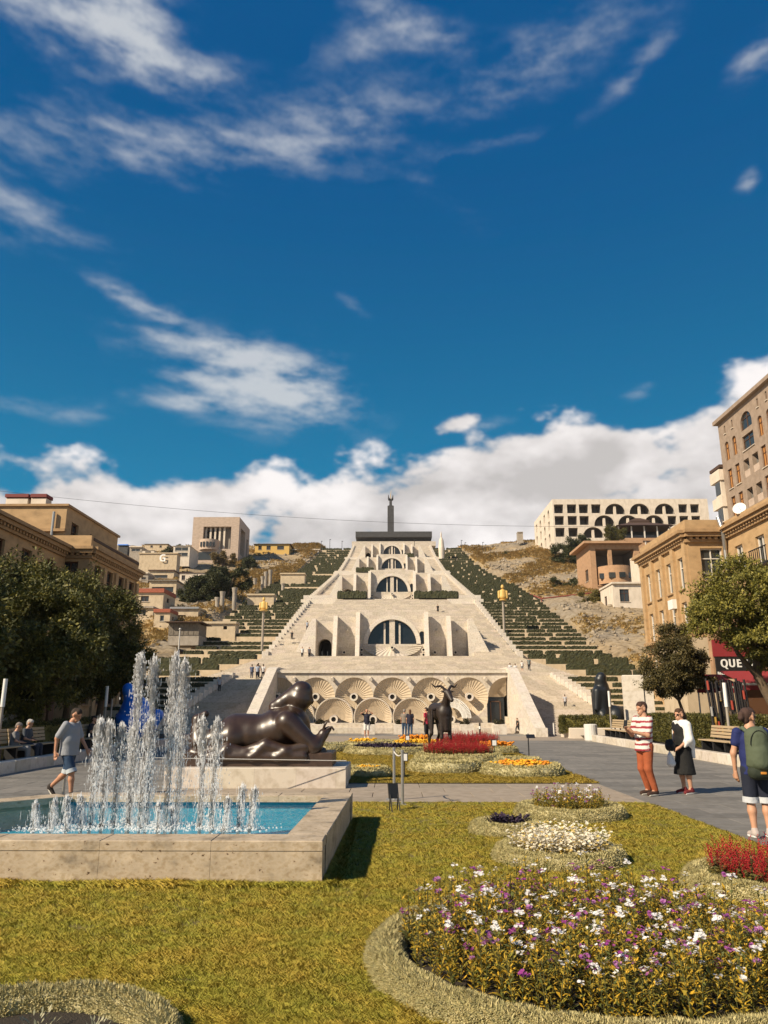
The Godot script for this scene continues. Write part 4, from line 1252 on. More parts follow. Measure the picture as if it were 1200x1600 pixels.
func build_tower() -> void:
	var t := thing("tower_block", "tall brown stone tower block with arched loggias and white balconies", "building")
	var f := face(Vector3(45, 0, -97.5), -PI * 0.5)
	var wins := []
	# x runs from the far corner towards the plaza's near end
	for k in 3:
		wins.append([1.9 + k * 9.3 + (0 if k == 0 else 0), 34.9, 1.15, 2.6, "arch orange"])
		wins.append([4.1 + k * 9.3, 34.9, 1.15, 2.6, "arch orange"])
		for y in [31.0, 27.2, 23.4, 19.6, 15.8]:
			wins.append([1.9 + k * 9.3, y, 1.2, 2.7, "orange"]); wins.append([4.1 + k * 9.3, y, 1.2, 2.7, "orange"])
			wins.append([6.6 + k * 9.3, y, 1.5, 2.3, "void"]); wins.append([9.0 + k * 9.3, y, 1.5, 2.3, "void"])
		wins.append([7.8 + k * 9.3, 37.0, 3.0, 2.2, "arch brown"])
		wins.append([7.8 + k * 9.3, 34.2, 3.0, 1.9, "brown"])
		wins.append([1.9 + k * 9.3, 37.9, 0.4, 1.1, "brown"]); wins.append([4.1 + k * 9.3, 37.9, 0.4, 1.1, "brown"])
	facade(t, f, 28.5, 39.4, M.tower_stone, wins, 0.5)
	var co := MB.new(); co.box(Vector3(14.2, 39.55, 0.1), Vector3(29.2, 0.5, 0.9), f); part("cornice", co, M.tower_stone, t)
	var bx := MB.new()
	bx.box(Vector3(55.2, 19.5, -83.2), Vector3(15.0, 38.8, 27.6)); part("body", bx, M.tower_stone, t)
	for q in wins:
		if q[4] == "void":
			var r := MB.new(); r.box(Vector3(q[0], q[1] - q[3] * 0.5 + 0.45, -0.1), Vector3(q[2], 0.9, 0.1), f); part("parapet", r, M.rose_tuff, t)
	# white balcony stack at the far corner
	var wb := MB.new(); wb.box(Vector3(47.4, 16.5, -98.6), Vector3(5.6, 33.0, 1.8)); part("balcony_core", wb, M.white_wall, t)
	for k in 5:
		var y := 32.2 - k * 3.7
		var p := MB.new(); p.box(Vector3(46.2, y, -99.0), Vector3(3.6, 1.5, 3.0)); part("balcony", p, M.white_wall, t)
		var d := MB.new(); d.box(Vector3(44.57, y - 1.75, -98.7), Vector3(0.06, 1.7, 1.4)); part("balcony_opening_shade", d, M.window_glass, t)  # dark pane stands in for the shaded opening under each balcony
	var cap := MB.new(); cap.box(Vector3(46.4, 33.4, -99.0), Vector3(3.8, 0.4, 3.2)); part("balcony_roof", cap, M.roof_brown, t)

func build_hotel() -> void:
	# pale concrete shell of arches on the hill
	var d := 290.0
	var o := Vector3(64.27, 58.18, -290.00)
	var top: float = 82.18 - o.y
	var w: float = 126.18 - o.x
	var t := thing("hotel_shell", "unfinished white concrete hotel of empty arches and square openings", "building", Vector3(o.x, o.y - 6.0, o.z))
	var wins := []
	var k := 290.0 / 190.0
	var col := [44.6, 48.0, 51.1, 54.35]
	for r in 3:
		var y := 6.0 + top - (2.6 + r * 3.15) * k
		for c in 4:
			if c == 3 and r == 2: continue
			if c == 3 and r == 1: continue
			if c == 2 and r == 2: continue
			wins.append([(col[c] - 43.0) * k, y, 2.45 * k, 2.4 * k, "void"])
		var ar: Array = [[59.3, 65.7, 72.2], [56.3, 62.5, 69.2], [53.2, 59.5, 66.0]][r]
		for x in ar: wins.append([(x - 43.0) * k, y - 0.1, 5.4 * k, 2.55 * k + (0.2 if r else 0.0), "arch void"])
		var rc: Array = [[77.0, 80.1], [73.9, 77.0, 80.1], [71.5, 75.0, 78.5]][r]
		for x in rc: wins.append([(x - 43.0) * k, y, 2.3 * k, 2.3 * k, "void"])
	for q in wins:
		if q[4] == "arch void": q[3] = maxf(q[3], q[2] * 0.5 + 0.3)
	facade(t, face(Vector3.ZERO, 0), w, 6.0 + top, M.white_wall, wins, 0.6)
	for q in wins:
		if q[4] == "arch void":
			var p := MB.new(); p.box(Vector3(q[0], q[1] - 0.5, -0.9), Vector3(0.9, q[3] * 0.72, 0.9)); part("column", p, M.white_wall, t)
	var sw := []
	for r in 4:
		for c in 4: sw.append([5.0 + c * 8.6, 6.0 + top - (3.0 + r * 3.6) * k * 0.9, 3.2, 3.6, "void" if (r + c) % 2 == 0 else "arch void"])
	facade(t, face(Vector3(-0.004, 0, -39.41), -PI * 0.5), 39.4, 6.0 + top, M.white_wall, sw, 0.6)
	var rf := MB.new(); rf.box(Vector3(w * 0.5, 5.7 + top, -20.4), Vector3(w - 1.4, 0.4, 39.0)); part("roof", rf, M.white_wall, t)
	var rb := MB.new(); rb.box(Vector3(w * 0.42, 7.6 + top, -14), Vector3(20.0, 0.9, 10)); rb.box(Vector3(w * 0.42, 6.6 + top, -14), Vector3(18.6, 1.4, 9)); part("roof_house", rb, M.white_wall, t)
	var er := MB.new(); er.box(Vector3(w - 0.2, (6.0 + top) * 0.5, -20), Vector3(0.4, 6.0 + top, 38.6)); part("wall", er, M.white_wall, t)
	var fl := MB.new()
	for r in 3: fl.box(Vector3(w * 0.5, 6.0 + top - (0.95 + (r + 1) * 3.15) * k, -20.0), Vector3(w - 1.6, 0.4, 34.0))
	part("floor_slab", fl, M.grey_concrete, t).set_meta("kind", "stuff")

func simple_house(called: String, label: String, lo: Vector3, hi: Vector3, deep: float, wall: Material, roof: Material, kind: String, wins: Array, side: int, sink := 3.0) -> Node3D:
	# lo: lower front corner seen at its real depth, hi: upper opposite front corner; wins as shares of the front
	var w := absf(hi.x - lo.x); var h := hi.y - lo.y
	var t := thing(called, label, "house", Vector3(minf(lo.x, hi.x), lo.y - sink, lo.z))
	var ws := []
	for q in wins: ws.append([q[0] * w, sink + q[1] * h, q[2] * w, q[3] * h, q[4]])
	facade(t, face(Vector3.ZERO, 0), w, h + sink, wall, ws, 0.3)
	facade(t, face(Vector3(w + 0.004, 0, -0.004), PI * 0.5), deep, h + sink, wall, [[deep * 0.4, sink + h * 0.5, deep * 0.2, h * 0.36, "brown"]] if side > 0 else [], 0.3)
	facade(t, face(Vector3(-0.004, 0, -deep - 0.004), -PI * 0.5), deep, h + sink, wall, [[deep * 0.4, sink + h * 0.5, deep * 0.2, h * 0.36, "brown"]] if side < 0 else [], 0.3)
	var r := MB.new()
	if kind == "hip":
		var a := h * 0.32; var e := w * 0.05
		var y := h + sink
		var p := [Vector3(-e, y, e), Vector3(w + e, y, e), Vector3(w + e, y, -deep - e), Vector3(-e, y, -deep - e)]
		var q1 := Vector3(minf(deep * 0.5, w * 0.4), y + a, -deep * 0.5); var q2 := Vector3(maxf(w - deep * 0.5, w * 0.6), y + a, -deep * 0.5)
		r.quad(p[0], p[1], q2, q1, Vector3.UP); r.quad(p[2], p[3], q1, q2, Vector3.UP)
		r._t(p[1], p[2], q2, Vector3.UP); r._t(p[3], p[0], q1, Vector3.UP)
		r.quad(p[0], p[1], p[2], p[3], Vector3.DOWN)
	elif kind == "band":
		r.box(Vector3(w * 0.5, h + sink + h * 0.1, -deep * 0.5 + 0.2), Vector3(w * 1.06, h * 0.3, deep * 1.05))
	else:
		r.box(Vector3(w * 0.5, h + sink + 0.12, -deep * 0.5 + 0.25), Vector3(w * 1.06, 0.35, deep * 1.06))
	part("roof", r, roof, t)
	return t

func build_far_houses() -> void:
	# museum block with a cut-out loggia
	var o := Vector3(-79.40, 57.46, -290.00)
	var m := thing("gallery_building", "square pink stone gallery with deep loggia and rounded balcony", "building", Vector3(o.x, o.y - 4.0, o.z))
	var w: float = -60.87 - o.x
	var h: float = 75.17 - o.y + 4.0
	facade(m, face(Vector3.ZERO, 0), w, h, M.rose_tuff, [[w * 0.53, h * 0.61, w * 0.6, h * 0.42, "void"]], 2.0)
	facade(m, face(Vector3(w + 0.004, 0, -0.004), PI * 0.5), 22.0, h, M.rose_tuff, [[8.0, h * 0.58, 9.0, h * 0.5, "void"], [17.5, h * 0.5, 3.0, h * 0.5, "void"]], 2.0)
	facade(m, face(Vector3(-0.004, 0, -22.004), -PI * 0.5), 22.0, h, M.rose_tuff, [], 0.5)
	var rf := MB.new(); rf.box(Vector3(w * 0.5, h - 0.2, -11), Vector3(w - 0.3, 0.3, 21.8)); part("roof", rf, M.rose_tuff, m)
	for k in 5:
		var p := MB.new(); p.box(Vector3(w * (0.27 + k * 0.1), h * 0.61, -1.9 + k * 0.1), Vector3(0.7, h * 0.42, 0.5)); part("column", p, M.white_wall, m)
	var cb := MB.new(); cb.lathe(Vector3(w * 0.36, h * 0.38, -1.5), [Vector2(w * 0.21, 0), Vector2(w * 0.21, h * 0.19), Vector2(w * 0.2, h * 0.19)], 20, 0, PI); part("round_balcony", cb, M.rose_tuff, m)
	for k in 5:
		var g := MB.new(); var a := PI * (0.72 - k * 0.11); g.box(Vector3(w * 0.36 + cos(a) * w * 0.212, h * 0.47, -1.5 + sin(a) * w * 0.212), Vector3(0.7, h * 0.09, 0.7)); part("slot_shade", g, M.window_glass, m)  # dark boxes on the parapet, coloured as the shade of open slots
	var lo := MB.new(); lo.box(Vector3(w * 0.33, h * 0.27, 0.12), Vector3(w * 0.5, h * 0.14, 0.1)); part("window_strip", lo, M.window_glass, m)
	# row of houses
	simple_house("house", "yellow house with brown hip roof on the hill crest", Vector3(-59.86, 67.14, -320.00), Vector3(-44.87, 70.53, -320.00), 16, M.gold, M.roof_brown, "hip", [[0.15, 0.5, 0.1, 0.5, "brown"], [0.4, 0.5, 0.12, 0.5, "brown"], [0.75, 0.5, 0.2, 0.45, "brown"]], 1)
	simple_house("house", "long low white wall of a building on the hill crest", Vector3(-54.18, 67.70, -330.00), Vector3(-32.92, 70.00, -330.00), 6, M.white_wall, M.white_wall, "flat", [], 0)
	simple_house("house", "white house with pale gabled roof beside the gallery", Vector3(-78.21, 53.02, -262.00), Vector3(-72.31, 57.43, -262.00), 12, M.white_wall, M.white_wall, "hip", [[0.5, 0.3, 0.8, 0.3, "white"], [0.5, 0.75, 0.8, 0.3, "white"]], 0)
	simple_house("house", "small white house with grey roof above the tan retaining wall", Vector3(-86.94, 53.03, -255.00), Vector3(-82.80, 54.38, -255.00), 10, M.white_wall, M.grey_concrete, "hip", [[0.5, 0.5, 0.5, 0.5, "brown"]], 0)
	simple_house("house", "low grey villa with flat roof among the hilltop trees", Vector3(-98.58, 57.06, -275.00), Vector3(-93.98, 59.75, -275.00), 10, M.grey_concrete, M.white_wall, "flat", [[0.5, 0.6, 0.7, 0.4, "white"]], 0)
	simple_house("house", "dark far house with blue roof behind the ochre cornice", Vector3(-104.79, 58.08, -280.00), Vector3(-101.17, 61.57, -280.00), 10, M.basalt, M.sculpture_blue, "flat", [], 0)
	simple_house("house", "far grey house standing between hilltop trees", Vector3(-111.54, 70.47, -330.00), Vector3(-101.29, 72.80, -330.00), 10, M.cream_wall, M.grey_concrete, "hip", [[0.3, 0.5, 0.1, 0.4, "brown"], [0.7, 0.5, 0.1, 0.4, "brown"]], 0)
	simple_house("retaining_wall", "tan retaining wall with a white painted sign on the hill", Vector3(-86.06, 48.70, -250.00), Vector3(-73.20, 52.22, -250.00), 4, M.cream_wall, M.cream_wall, "flat", [], 0).set_meta("category", "wall")
	var gl := thing("painted_sign", "white curly painted mark on the tan retaining wall", "sign", Vector3(-77.94, 50.56, -249.40))
	lettering("G", 2.6, Vector3.ZERO, gl)
	simple_house("house", "cream house with wide shed roof and dark slot under the tan wall", Vector3(-73.09, 38.17, -222.00), Vector3(-65.60, 41.26, -222.00), 9, M.cream_wall, M.roof_brown, "flat", [[0.45, 0.45, 0.6, 0.3, "brown"]], 1)
	simple_house("house", "pale hut with grey roof beside the ochre cornice", Vector3(-73.57, 36.83, -215.00), Vector3(-70.97, 39.28, -215.00), 6, M.grey_concrete, M.white_wall, "flat", [[0.5, 0.4, 0.5, 0.3, "brown"]], 0)
	simple_house("house", "white house with maroon roof above the round dark bush", Vector3(-58.93, 35.00, -205.00), Vector3(-51.80, 37.68, -205.00), 10, M.white_wall, M.roof_maroon, "hip", [[0.15, 0.5, 0.14, 0.5, "brown"], [0.82, 0.5, 0.14, 0.5, "brown"]], 1)
	simple_house("house", "house with grey corrugated porch roof above the red banded house", Vector3(-57.33, 26.80, -175.00), Vector3(-50.93, 30.44, -175.00), 8, M.cream_wall, M.rust_metal, "flat", [[0.5, 0.45, 0.8, 0.35, "brown"]], 1)
	simple_house("house", "two storey cream house with red tiled parapet band", Vector3(-50.08, 20.89, -146.00), Vector3(-44.87, 23.52, -146.00), 8, M.cream_wall, M.roof_red, "band", [[0.3, 0.5, 0.3, 0.42, "brown"]], 1)
	simple_house("house", "small cream hut with red tiled front roof and white window", Vector3(-42.60, 16.10, -134.00), Vector3(-39.76, 18.15, -134.00), 5, M.cream_wall, M.roof_red, "band", [[0.5, 0.45, 0.25, 0.5, "white"]], 1)
	simple_house("house", "long low cream annex with thin grey roof below the bush", Vector3(-41.41, 16.98, -140.00), Vector3(-36.29, 19.48, -140.00), 6, M.cream_wall, M.steel, "flat", [[0.3, 0.35, 0.5, 0.35, "brown"]], 0)
	simple_house("house", "lower cream storey with dark window under the red banded house", Vector3(-48.50, 17.93, -142.00), Vector3(-45.36, 19.87, -142.00), 6, M.cream_wall, M.grey_concrete, "flat", [[0.35, 0.6, 0.4, 0.5, "brown"]], 0)
	# corrugated shed: each sheet a part
	var so := Vector3(-34.19, 11.25, -115.00)
	var se := Vector3(-29.49, 14.25, -115.00)
	var s := thing("metal_shed", "grey rusty metal shed with panelled walls on a stone base", "shed", so)
	var sw := se.x - so.x; var sh := se.y - so.y
	var bs := MB.new(); bs.box(Vector3(sw * 0.5, sh * 0.08, -2.5), Vector3(sw, sh * 0.5, 5.0)); part("base", bs, M.grey_concrete, s)
	for k in 6:
		var p := MB.new(); p.box(Vector3(sw * (k + 0.5) / 6, sh * 0.64, 0.05), Vector3(sw / 6 - 0.06, sh * 0.6, 0.08)); part("sheet", p, M.rust_metal, s)
	var bk := MB.new(); bk.box(Vector3(sw * 0.5, sh * 0.62, -2.5), Vector3(sw - 0.2, sh * 0.6, 4.9)); part("body", bk, M.rust_metal, s)
	var ro := MB.new(); ro.box(Vector3(sw * 0.53, sh * 0.98, -2.2), Vector3(sw * 1.2, 0.14, 6.6)); part("roof", ro, M.roof_brown, s)
	var cw := simple_house("retaining_wall", "pale concrete retaining wall with a dark slot beside the hedges", Vector3(-32.05, 12.61, -124.00), Vector3(-25.85, 15.01, -124.00), 3, M.cream_wall, M.cream_wall, "flat", [[0.73, 0.7, 0.1, 0.22, "void"]], 0)
	cw.set_meta("category", "wall")
	simple_house("retaining_wall", "short cream retaining wall between the concrete pillars and hedges", Vector3(-30.68, 22.43, -158.00), Vector3(-25.06, 24.60, -158.00), 3, M.cream_wall, M.cream_wall, "flat", [], 0).set_meta("category", "wall")
	simple_house("retaining_wall", "upper cream retaining wall above the thin pillars", Vector3(-30.11, 33.79, -200.00), Vector3(-23.62, 36.40, -200.00), 3, M.cream_wall, M.cream_wall, "flat", [], 0).set_meta("category", "wall")
	# concrete pillar stumps
	var pil := MB.new(); pil.lathe(Vector3.ZERO, [Vector2(0.72, -1.5), Vector2(0.72, 0.62), Vector2(1.0, 0.97), Vector2(1.0, 1.0), Vector2(0.001, 1.0)], 16)
	var pm := pil.mesh()
	for q in [[Vector3(-35.15, 20.75, -150.00), 9.0, 17.0], [Vector3(-34.62, 21.91, -152.00), 9.0, 19.0], [Vector3(-33.01, 22.84, -156.00), 9.0, 22.0], [Vector3(-36.25, 32.31, -196.00), 7.5, 13.0], [Vector3(-34.58, 32.79, -198.00), 7.0, 15.0], [Vector3(-34.77, 34.44, -204.00), 7.0, 18.0], [Vector3(-33.87, 34.94, -206.00), 7.0, 20.0], [Vector3(-27.90, 30.70, -190.00), 7.0, 9.0]]:
		var c := put("concrete_pillar", pm, M.grey_concrete)
		var px: float = -(q[0] as Vector3).z / 1130.0
		c.position = q[0]; c.scale = Vector3(q[1] * 0.5 * px, q[2] * px, q[1] * 0.5 * px)
		tag(c, "bare concrete pillar stump standing on the rubble slope", "pillar", "pillar stumps on the rubble slope")
	# right hill: villa, pavilion, stone house
	var vo := Vector3(49.71, 29.66, -185.00)
	var v := thing("villa", "terracotta villa with a deep square loggia and curved balcony", "building", Vector3(vo.x, vo.y - 3.0, vo.z))
	var vw: float = 61.99 - vo.x; var vh: float = 41.32 - vo.y + 3.0
	facade(v, face(Vector3.ZERO, 0), vw, vh, M.terracotta, [[vw * 0.5, vh * 0.58, vw * 0.78, vh * 0.66, "void"]], 1.6)
	facade(v, face(Vector3(-0.004, 0, -14.004), -PI * 0.5), 14, vh, M.terracotta, [[9.5, vh * 0.5, 3.0, 3.0, "brown"]], 0.4)
	facade(v, face(Vector3(vw + 0.004, 0, -0.004), PI * 0.5), 14, vh, M.terracotta, [], 0.4)
	var vr := MB.new(); vr.box(Vector3(vw * 0.46, vh + 0.25, -6.4), Vector3(vw * 1.2, 0.6, 15.6)); part("roof", vr, M.terracotta, v)
	var vb := MB.new(); vb.lathe(Vector3(vw * 0.5, vh * 0.3, -1.6), [Vector2(vw * 0.37, 0), Vector2(vw * 0.37, vh * 0.3)], 24, 0, PI)
	vb.box(Vector3(vw * 0.5, vh * 0.28, -0.8), Vector3(vw * 0.76, 0.4, 1.5)); part("curved_balcony", vb, M.terracotta, v)
	var vc := MB.new(); vc.box(Vector3(vw * 0.4, vh * 0.58, -0.3), Vector3(0.9, vh * 0.66, 0.9)); part("column", vc, M.terracotta, v)
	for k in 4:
		var g := MB.new(); var a := PI * (0.8 - k * 0.17); g.box(Vector3(vw * 0.5 + cos(a) * vw * 0.372, vh * 0.43, -1.6 + sin(a) * vw * 0.372), Vector3(1.5, vh * 0.09, 0.6)); part("slot_shade", g, M.window_glass, v)  # no slots are cut here: dark boxes give their shade
	simple_house("house", "pale stone block house with a brown window below the villa", Vector3(44.33, 20.00, -150.00), Vector3(52.21, 25.65, -150.00), 9, M.white_wall, M.white_wall, "flat", [[0.29, 0.58, 0.24, 0.45, "brown"], [0.86, 0.58, 0.16, 0.45, "brown"]], -1)
	simple_house("house", "white strip of house between the villa and the orange corner", Vector3(56.64, 29.87, -170.00), Vector3(59.17, 35.37, -170.00), 6, M.white_wall, M.white_wall, "flat", [], 0)
	var po := Vector3(72.82, 52.84, -235.00)
	var pv := thing("pavilion", "garden pavilion with brown hip roof and thin posts above the villa", "pavilion", Vector3(po.x, po.y, po.z))
	var pw: float = 89.25 - po.x
	var prf := MB.new()
	var ry: float = 57.88 - po.y
	for k in 4:
		var c := [Vector3(-1, ry, 1.5), Vector3(pw + 1, ry, 1.5), Vector3(pw + 1, ry, -12), Vector3(-1, ry, -12)]
		var mid := [Vector3(pw * 0.32, ry + 2.2, -4), Vector3(pw * 0.68, ry + 2.2, -4), Vector3(pw * 0.68, ry + 2.2, -6.5), Vector3(pw * 0.32, ry + 2.2, -6.5)]
		prf.quad(c[k], c[(k + 1) % 4], mid[(k + 1) % 4], mid[k], Vector3.UP)
	prf.quad(Vector3(pw * 0.28, ry + 2.6, -3.4), Vector3(pw * 0.72, ry + 2.6, -3.4), Vector3(pw * 0.55, ry + 3.9, -5), Vector3(pw * 0.45, ry + 3.9, -5), Vector3.BACK)
	prf.box(Vector3(pw * 0.5, ry + 2.3, -5), Vector3(pw * 0.38, 0.8, 3))
	part("roof", prf, M.roof_brown, pv)
	for k in 5:
		var p := MB.new(); p.box(Vector3(pw * k / 4.0, ry * 0.5 - 1.0, 0), Vector3(0.35, ry + 2.0, 0.35)); part("post", p, M.window_white, pv)
	var dk := MB.new(); dk.box(Vector3(pw * 0.5, ry * 0.45, -6), Vector3(pw, ry * 0.9, 0.4)); part("glass_wall", dk, M.window_glass, pv)
	var ra := MB.new(); ra.box(Vector3(pw * 0.5, 0.6, 0.4), Vector3(pw + 2, 0.9, 0.15)); ra.box(Vector3(pw * 0.5, -2.5, -5), Vector3(pw + 2, 5.0, 10)); part("deck", ra, M.terracotta, pv)
	# small things on the ridge
	var hut := Vector3(56.74, 75.98, -330.00)
	simple_house("hut", "tiny grey box on the grassy ridge", hut, Vector3(59.12, 77.75, -330.00), 3, M.grey_concrete, M.grey_concrete, "flat", [], 0).set_meta("category", "hut")
	for q in [[650, 858, 13, 345], [727, 858, 15, 335], [733, 858, 11, 335], [762, 858, 18, 320], [766, 858, 14, 320], [497, 862, 12, 340], [511, 862, 15, 340], [531, 862, 12, 340]]:
		var r := thing("thin_mast", "thin dark lamp mast on the hill crest", "mast", Vector3((q[0] - 613.0) / 1170.0 * q[3] * 0.972, rise(q[3]) + 0.2, -q[3]), 0, "thin masts on the hill crest")
		var b := MB.new(); b.tube(Vector3(0, -3, 0), Vector3(0, q[2] * 0.27, 0), 0.16, 0.1, 5); part("pole", b, M.black_metal, r)
		var l := MB.new(); l.box(Vector3(0.2, q[2] * 0.27, 0), Vector3(0.7, 0.2, 0.3)); part("lamp_head", l, M.black_metal, r)

func build_cable() -> void:
	var b := MB.new()
	var a := Vector3(-37.36, 20.23, -62.00); var e := Vector3(34.64, 19.89, -75.00)
	var last := a
	for k in 40:
		var u := float(k + 1) / 40
		var p := a.lerp(e, u) - Vector3(0, 1.5 * 4.0 * u * (1.0 - u), 0)
		b.tube(last, p, 0.014, 0.014, 5, false)
		last = p
	var o := put("overhead_cable", b.mesh(), M.cable)
	tag(o, "thin dark cable strung across the sky between the houses", "cable")

# ------------------------------------------------------------------ plants
var BEDS := [[1.42, -5.84, 1.58], [3.6, -7.95, 0.74], [1.92, -9.4, 0.74], [1.6, -11.35, 0.5], [2.88, -13.0, 0.86], [-1.87, -4.22, 0.80],
	[-0.64, -20.35, 0.58], [-0.1, -29.9, 1.7], [1.45, -21.7, 0.98], [2.15, -25.6, 1.42], [3.4, -20.7, 1.04], [3.65, -22.9, 0.7], [1.1, -33.2, 1.3], [3.2, -32.6, 1.5], [4.0, -30.2, 0.8], [-1.3, -33.6, 0.8], [-0.3, -34.6, 0.8], [-2.6, -31.0, 0.9], [1.0, -36.2, 0.9]]

func leaf_blade(b: MB, o: Vector3, dir: Vector3, ln: float, wd: float, bend: float, c: Color) -> void:
	var side := dir.cross(Vector3.UP)
	if side.length() < 0.01: side = Vector3.RIGHT
	side = side.normalized() * wd * 0.5
	var mid := o + dir * ln * 0.5 + Vector3.UP * bend * 0.3
	var tip := o + dir * ln - Vector3.UP * bend
	b.col = c
	b.tri(o, mid + side, mid - side)
	b.tri(mid - side, mid + side, tip)

func sprig_mesh(sd: int, n: int, ln: float, wd: float, c0: Color, c1: Color, spread := 1.0) -> ArrayMesh:
	var b := MB.new(); b.colored = true
	var r := RandomNumberGenerator.new(); r.seed = sd
	for k in n:
		var d := Vector3(r.randf_range(-1, 1) * spread, r.randf_range(-0.35, 1.0), r.randf_range(-1, 1) * spread).normalized()
		var o := d * r.randf_range(0.0, ln * 0.9)
		leaf_blade(b, o, d, ln * r.randf_range(0.7, 1.2), wd * r.randf_range(0.7, 1.2), ln * r.randf_range(-0.2, 0.4), c0.lerp(c1, r.randf()))
	return b.mesh()

func scatter_basis(r: RandomNumberGenerator, s: float) -> Basis:
	return Basis(Vector3(r.randf_range(-1, 1), r.randf_range(-1, 1), r.randf_range(-1, 1)).normalized(), r.randf_range(0, TAU)).scaled(Vector3.ONE * s)

# ---- lawns
func build_grass() -> void:
	var tuft := []
	for v in 3:
		var b := MB.new(); b.colored = true
		var r := RandomNumberGenerator.new(); r.seed = 50 + v
		for k in 17:
			var g := r.randf_range(0, TAU)
			var lean := r.randf_range(0.05, 0.6)
			var d := Vector3(cos(g) * lean, 1.0, sin(g) * lean).normalized()
			var o := Vector3(r.randf_range(-0.035, 0.035), 0, r.randf_range(-0.035, 0.035))
			var side := d.cross(Vector3(sin(g), 0, -cos(g) + 0.01)).normalized() * 0.0016
			var ln := r.randf_range(0.018, 0.040)
			var tip := o + d * ln + Vector3(cos(g), -0.3, sin(g)) * ln * 0.3
			var lo := Color(0.22, 0.18, 0.026).lerp(Color(0.30, 0.235, 0.036), r.randf())
			var hi := Color(0.46, 0.345, 0.055).lerp(Color(0.60, 0.45, 0.12), r.randf())
			var mixc := r.randf()
			var s := b.v.size()
			for p in [o - side, o + side, o + d * ln * 0.55 + side * 0.8, o + d * ln * 0.55 - side * 0.8, tip]:
				b.v.append(p); b.n.append((Vector3.UP + d * 0.2).normalized())
			for cc in 5: b.c.append(lo.lerp(hi, mixc))
			for q in [0, 2, 1, 0, 3, 2, 3, 4, 2]: b.ix.append(s + q)
		tuft.append(b.mesh())
	rng.seed = 61
	for lawn in 2:
		var xf := [[], [], []]; var cols := [[], [], []]
		var n := 140000 if lawn == 0 else 36000
		for k in n:
			var z: float; var x: float
			if lawn == 0:
				z = -3.7 - 11.0 * pow(rng.randf(), 1.8)
				x = rng.randf_range(-0.62, 0.66) * (-z) + 0.05
				if x > 4.7 or x < -8.0: continue
				if z < -7.95 and x < -0.62 and z > -13.1: continue
			else:
				z = -18.35 - 19.1 * pow(rng.randf(), 1.3)
				x = rng.randf_range(-4.6, 4.75)
				if z < -36.5 and absf(x) > 4.2: continue
			if lawn == 0 and k % 40 == 0:                 # longer grass the mower missed along the pool wall
				if rng.randf() < 0.7:
					x = rng.randf_range(-4.6, -0.62); z = rng.randf_range(-8.03, -7.98)
				else:
					x = rng.randf_range(-0.66, -0.6); z = rng.randf_range(-12.4, -8.0)
			var hit := false
			for q in BEDS:
				var dx: float = x - q[0]; var dz: float = z - q[1]
				if dx * dx + dz * dz < (q[2] - 0.05) * (q[2] - 0.05): hit = true; break
			if hit: continue
			var patch := fn.get_noise_2d(x * 0.9, z * 0.9) * 0.5 + fn.get_noise_2d(x * 4.0, z * 4.0) * 0.5
			if patch < -0.36 and rng.randf() < 0.6: continue
			var s := rng.randf_range(0.6, 1.15) * (1.0 + patch * 0.5)
			if lawn == 1: s *= 1.5
			elif k % 40 == 0: s *= 1.9
			var v := rng.randi() % 3
			xf[v].append(Transform3D(Basis(Vector3.UP, rng.randf() * TAU).scaled(Vector3(s * 1.2, s, s * 1.2)), Vector3(x, 0.011, z)))
			var t := clampf(0.5 + patch * 1.1 + rng.randf_range(-0.3, 0.3), 0.0, 1.0)
			var c := Color(1.05, 1.35, 0.75).lerp(Color(1.5, 1.42, 1.05), t)
			if lawn == 1: c = Color(0.95, 1.0, 0.7).lerp(Color(1.25, 1.1, 0.8), t)
			cols[v].append(c)
		var root := thing("grass", ["short golden olive grass of the front lawn", "bright yellow green grass of the middle lawn"][lawn], "grass")
		root.set_meta("kind", "stuff")
		for v in 3: many("grass_tufts", tuft[v], M.blade, xf[v], cols[v], root)

# ---- flower beds
var sprigs := {}

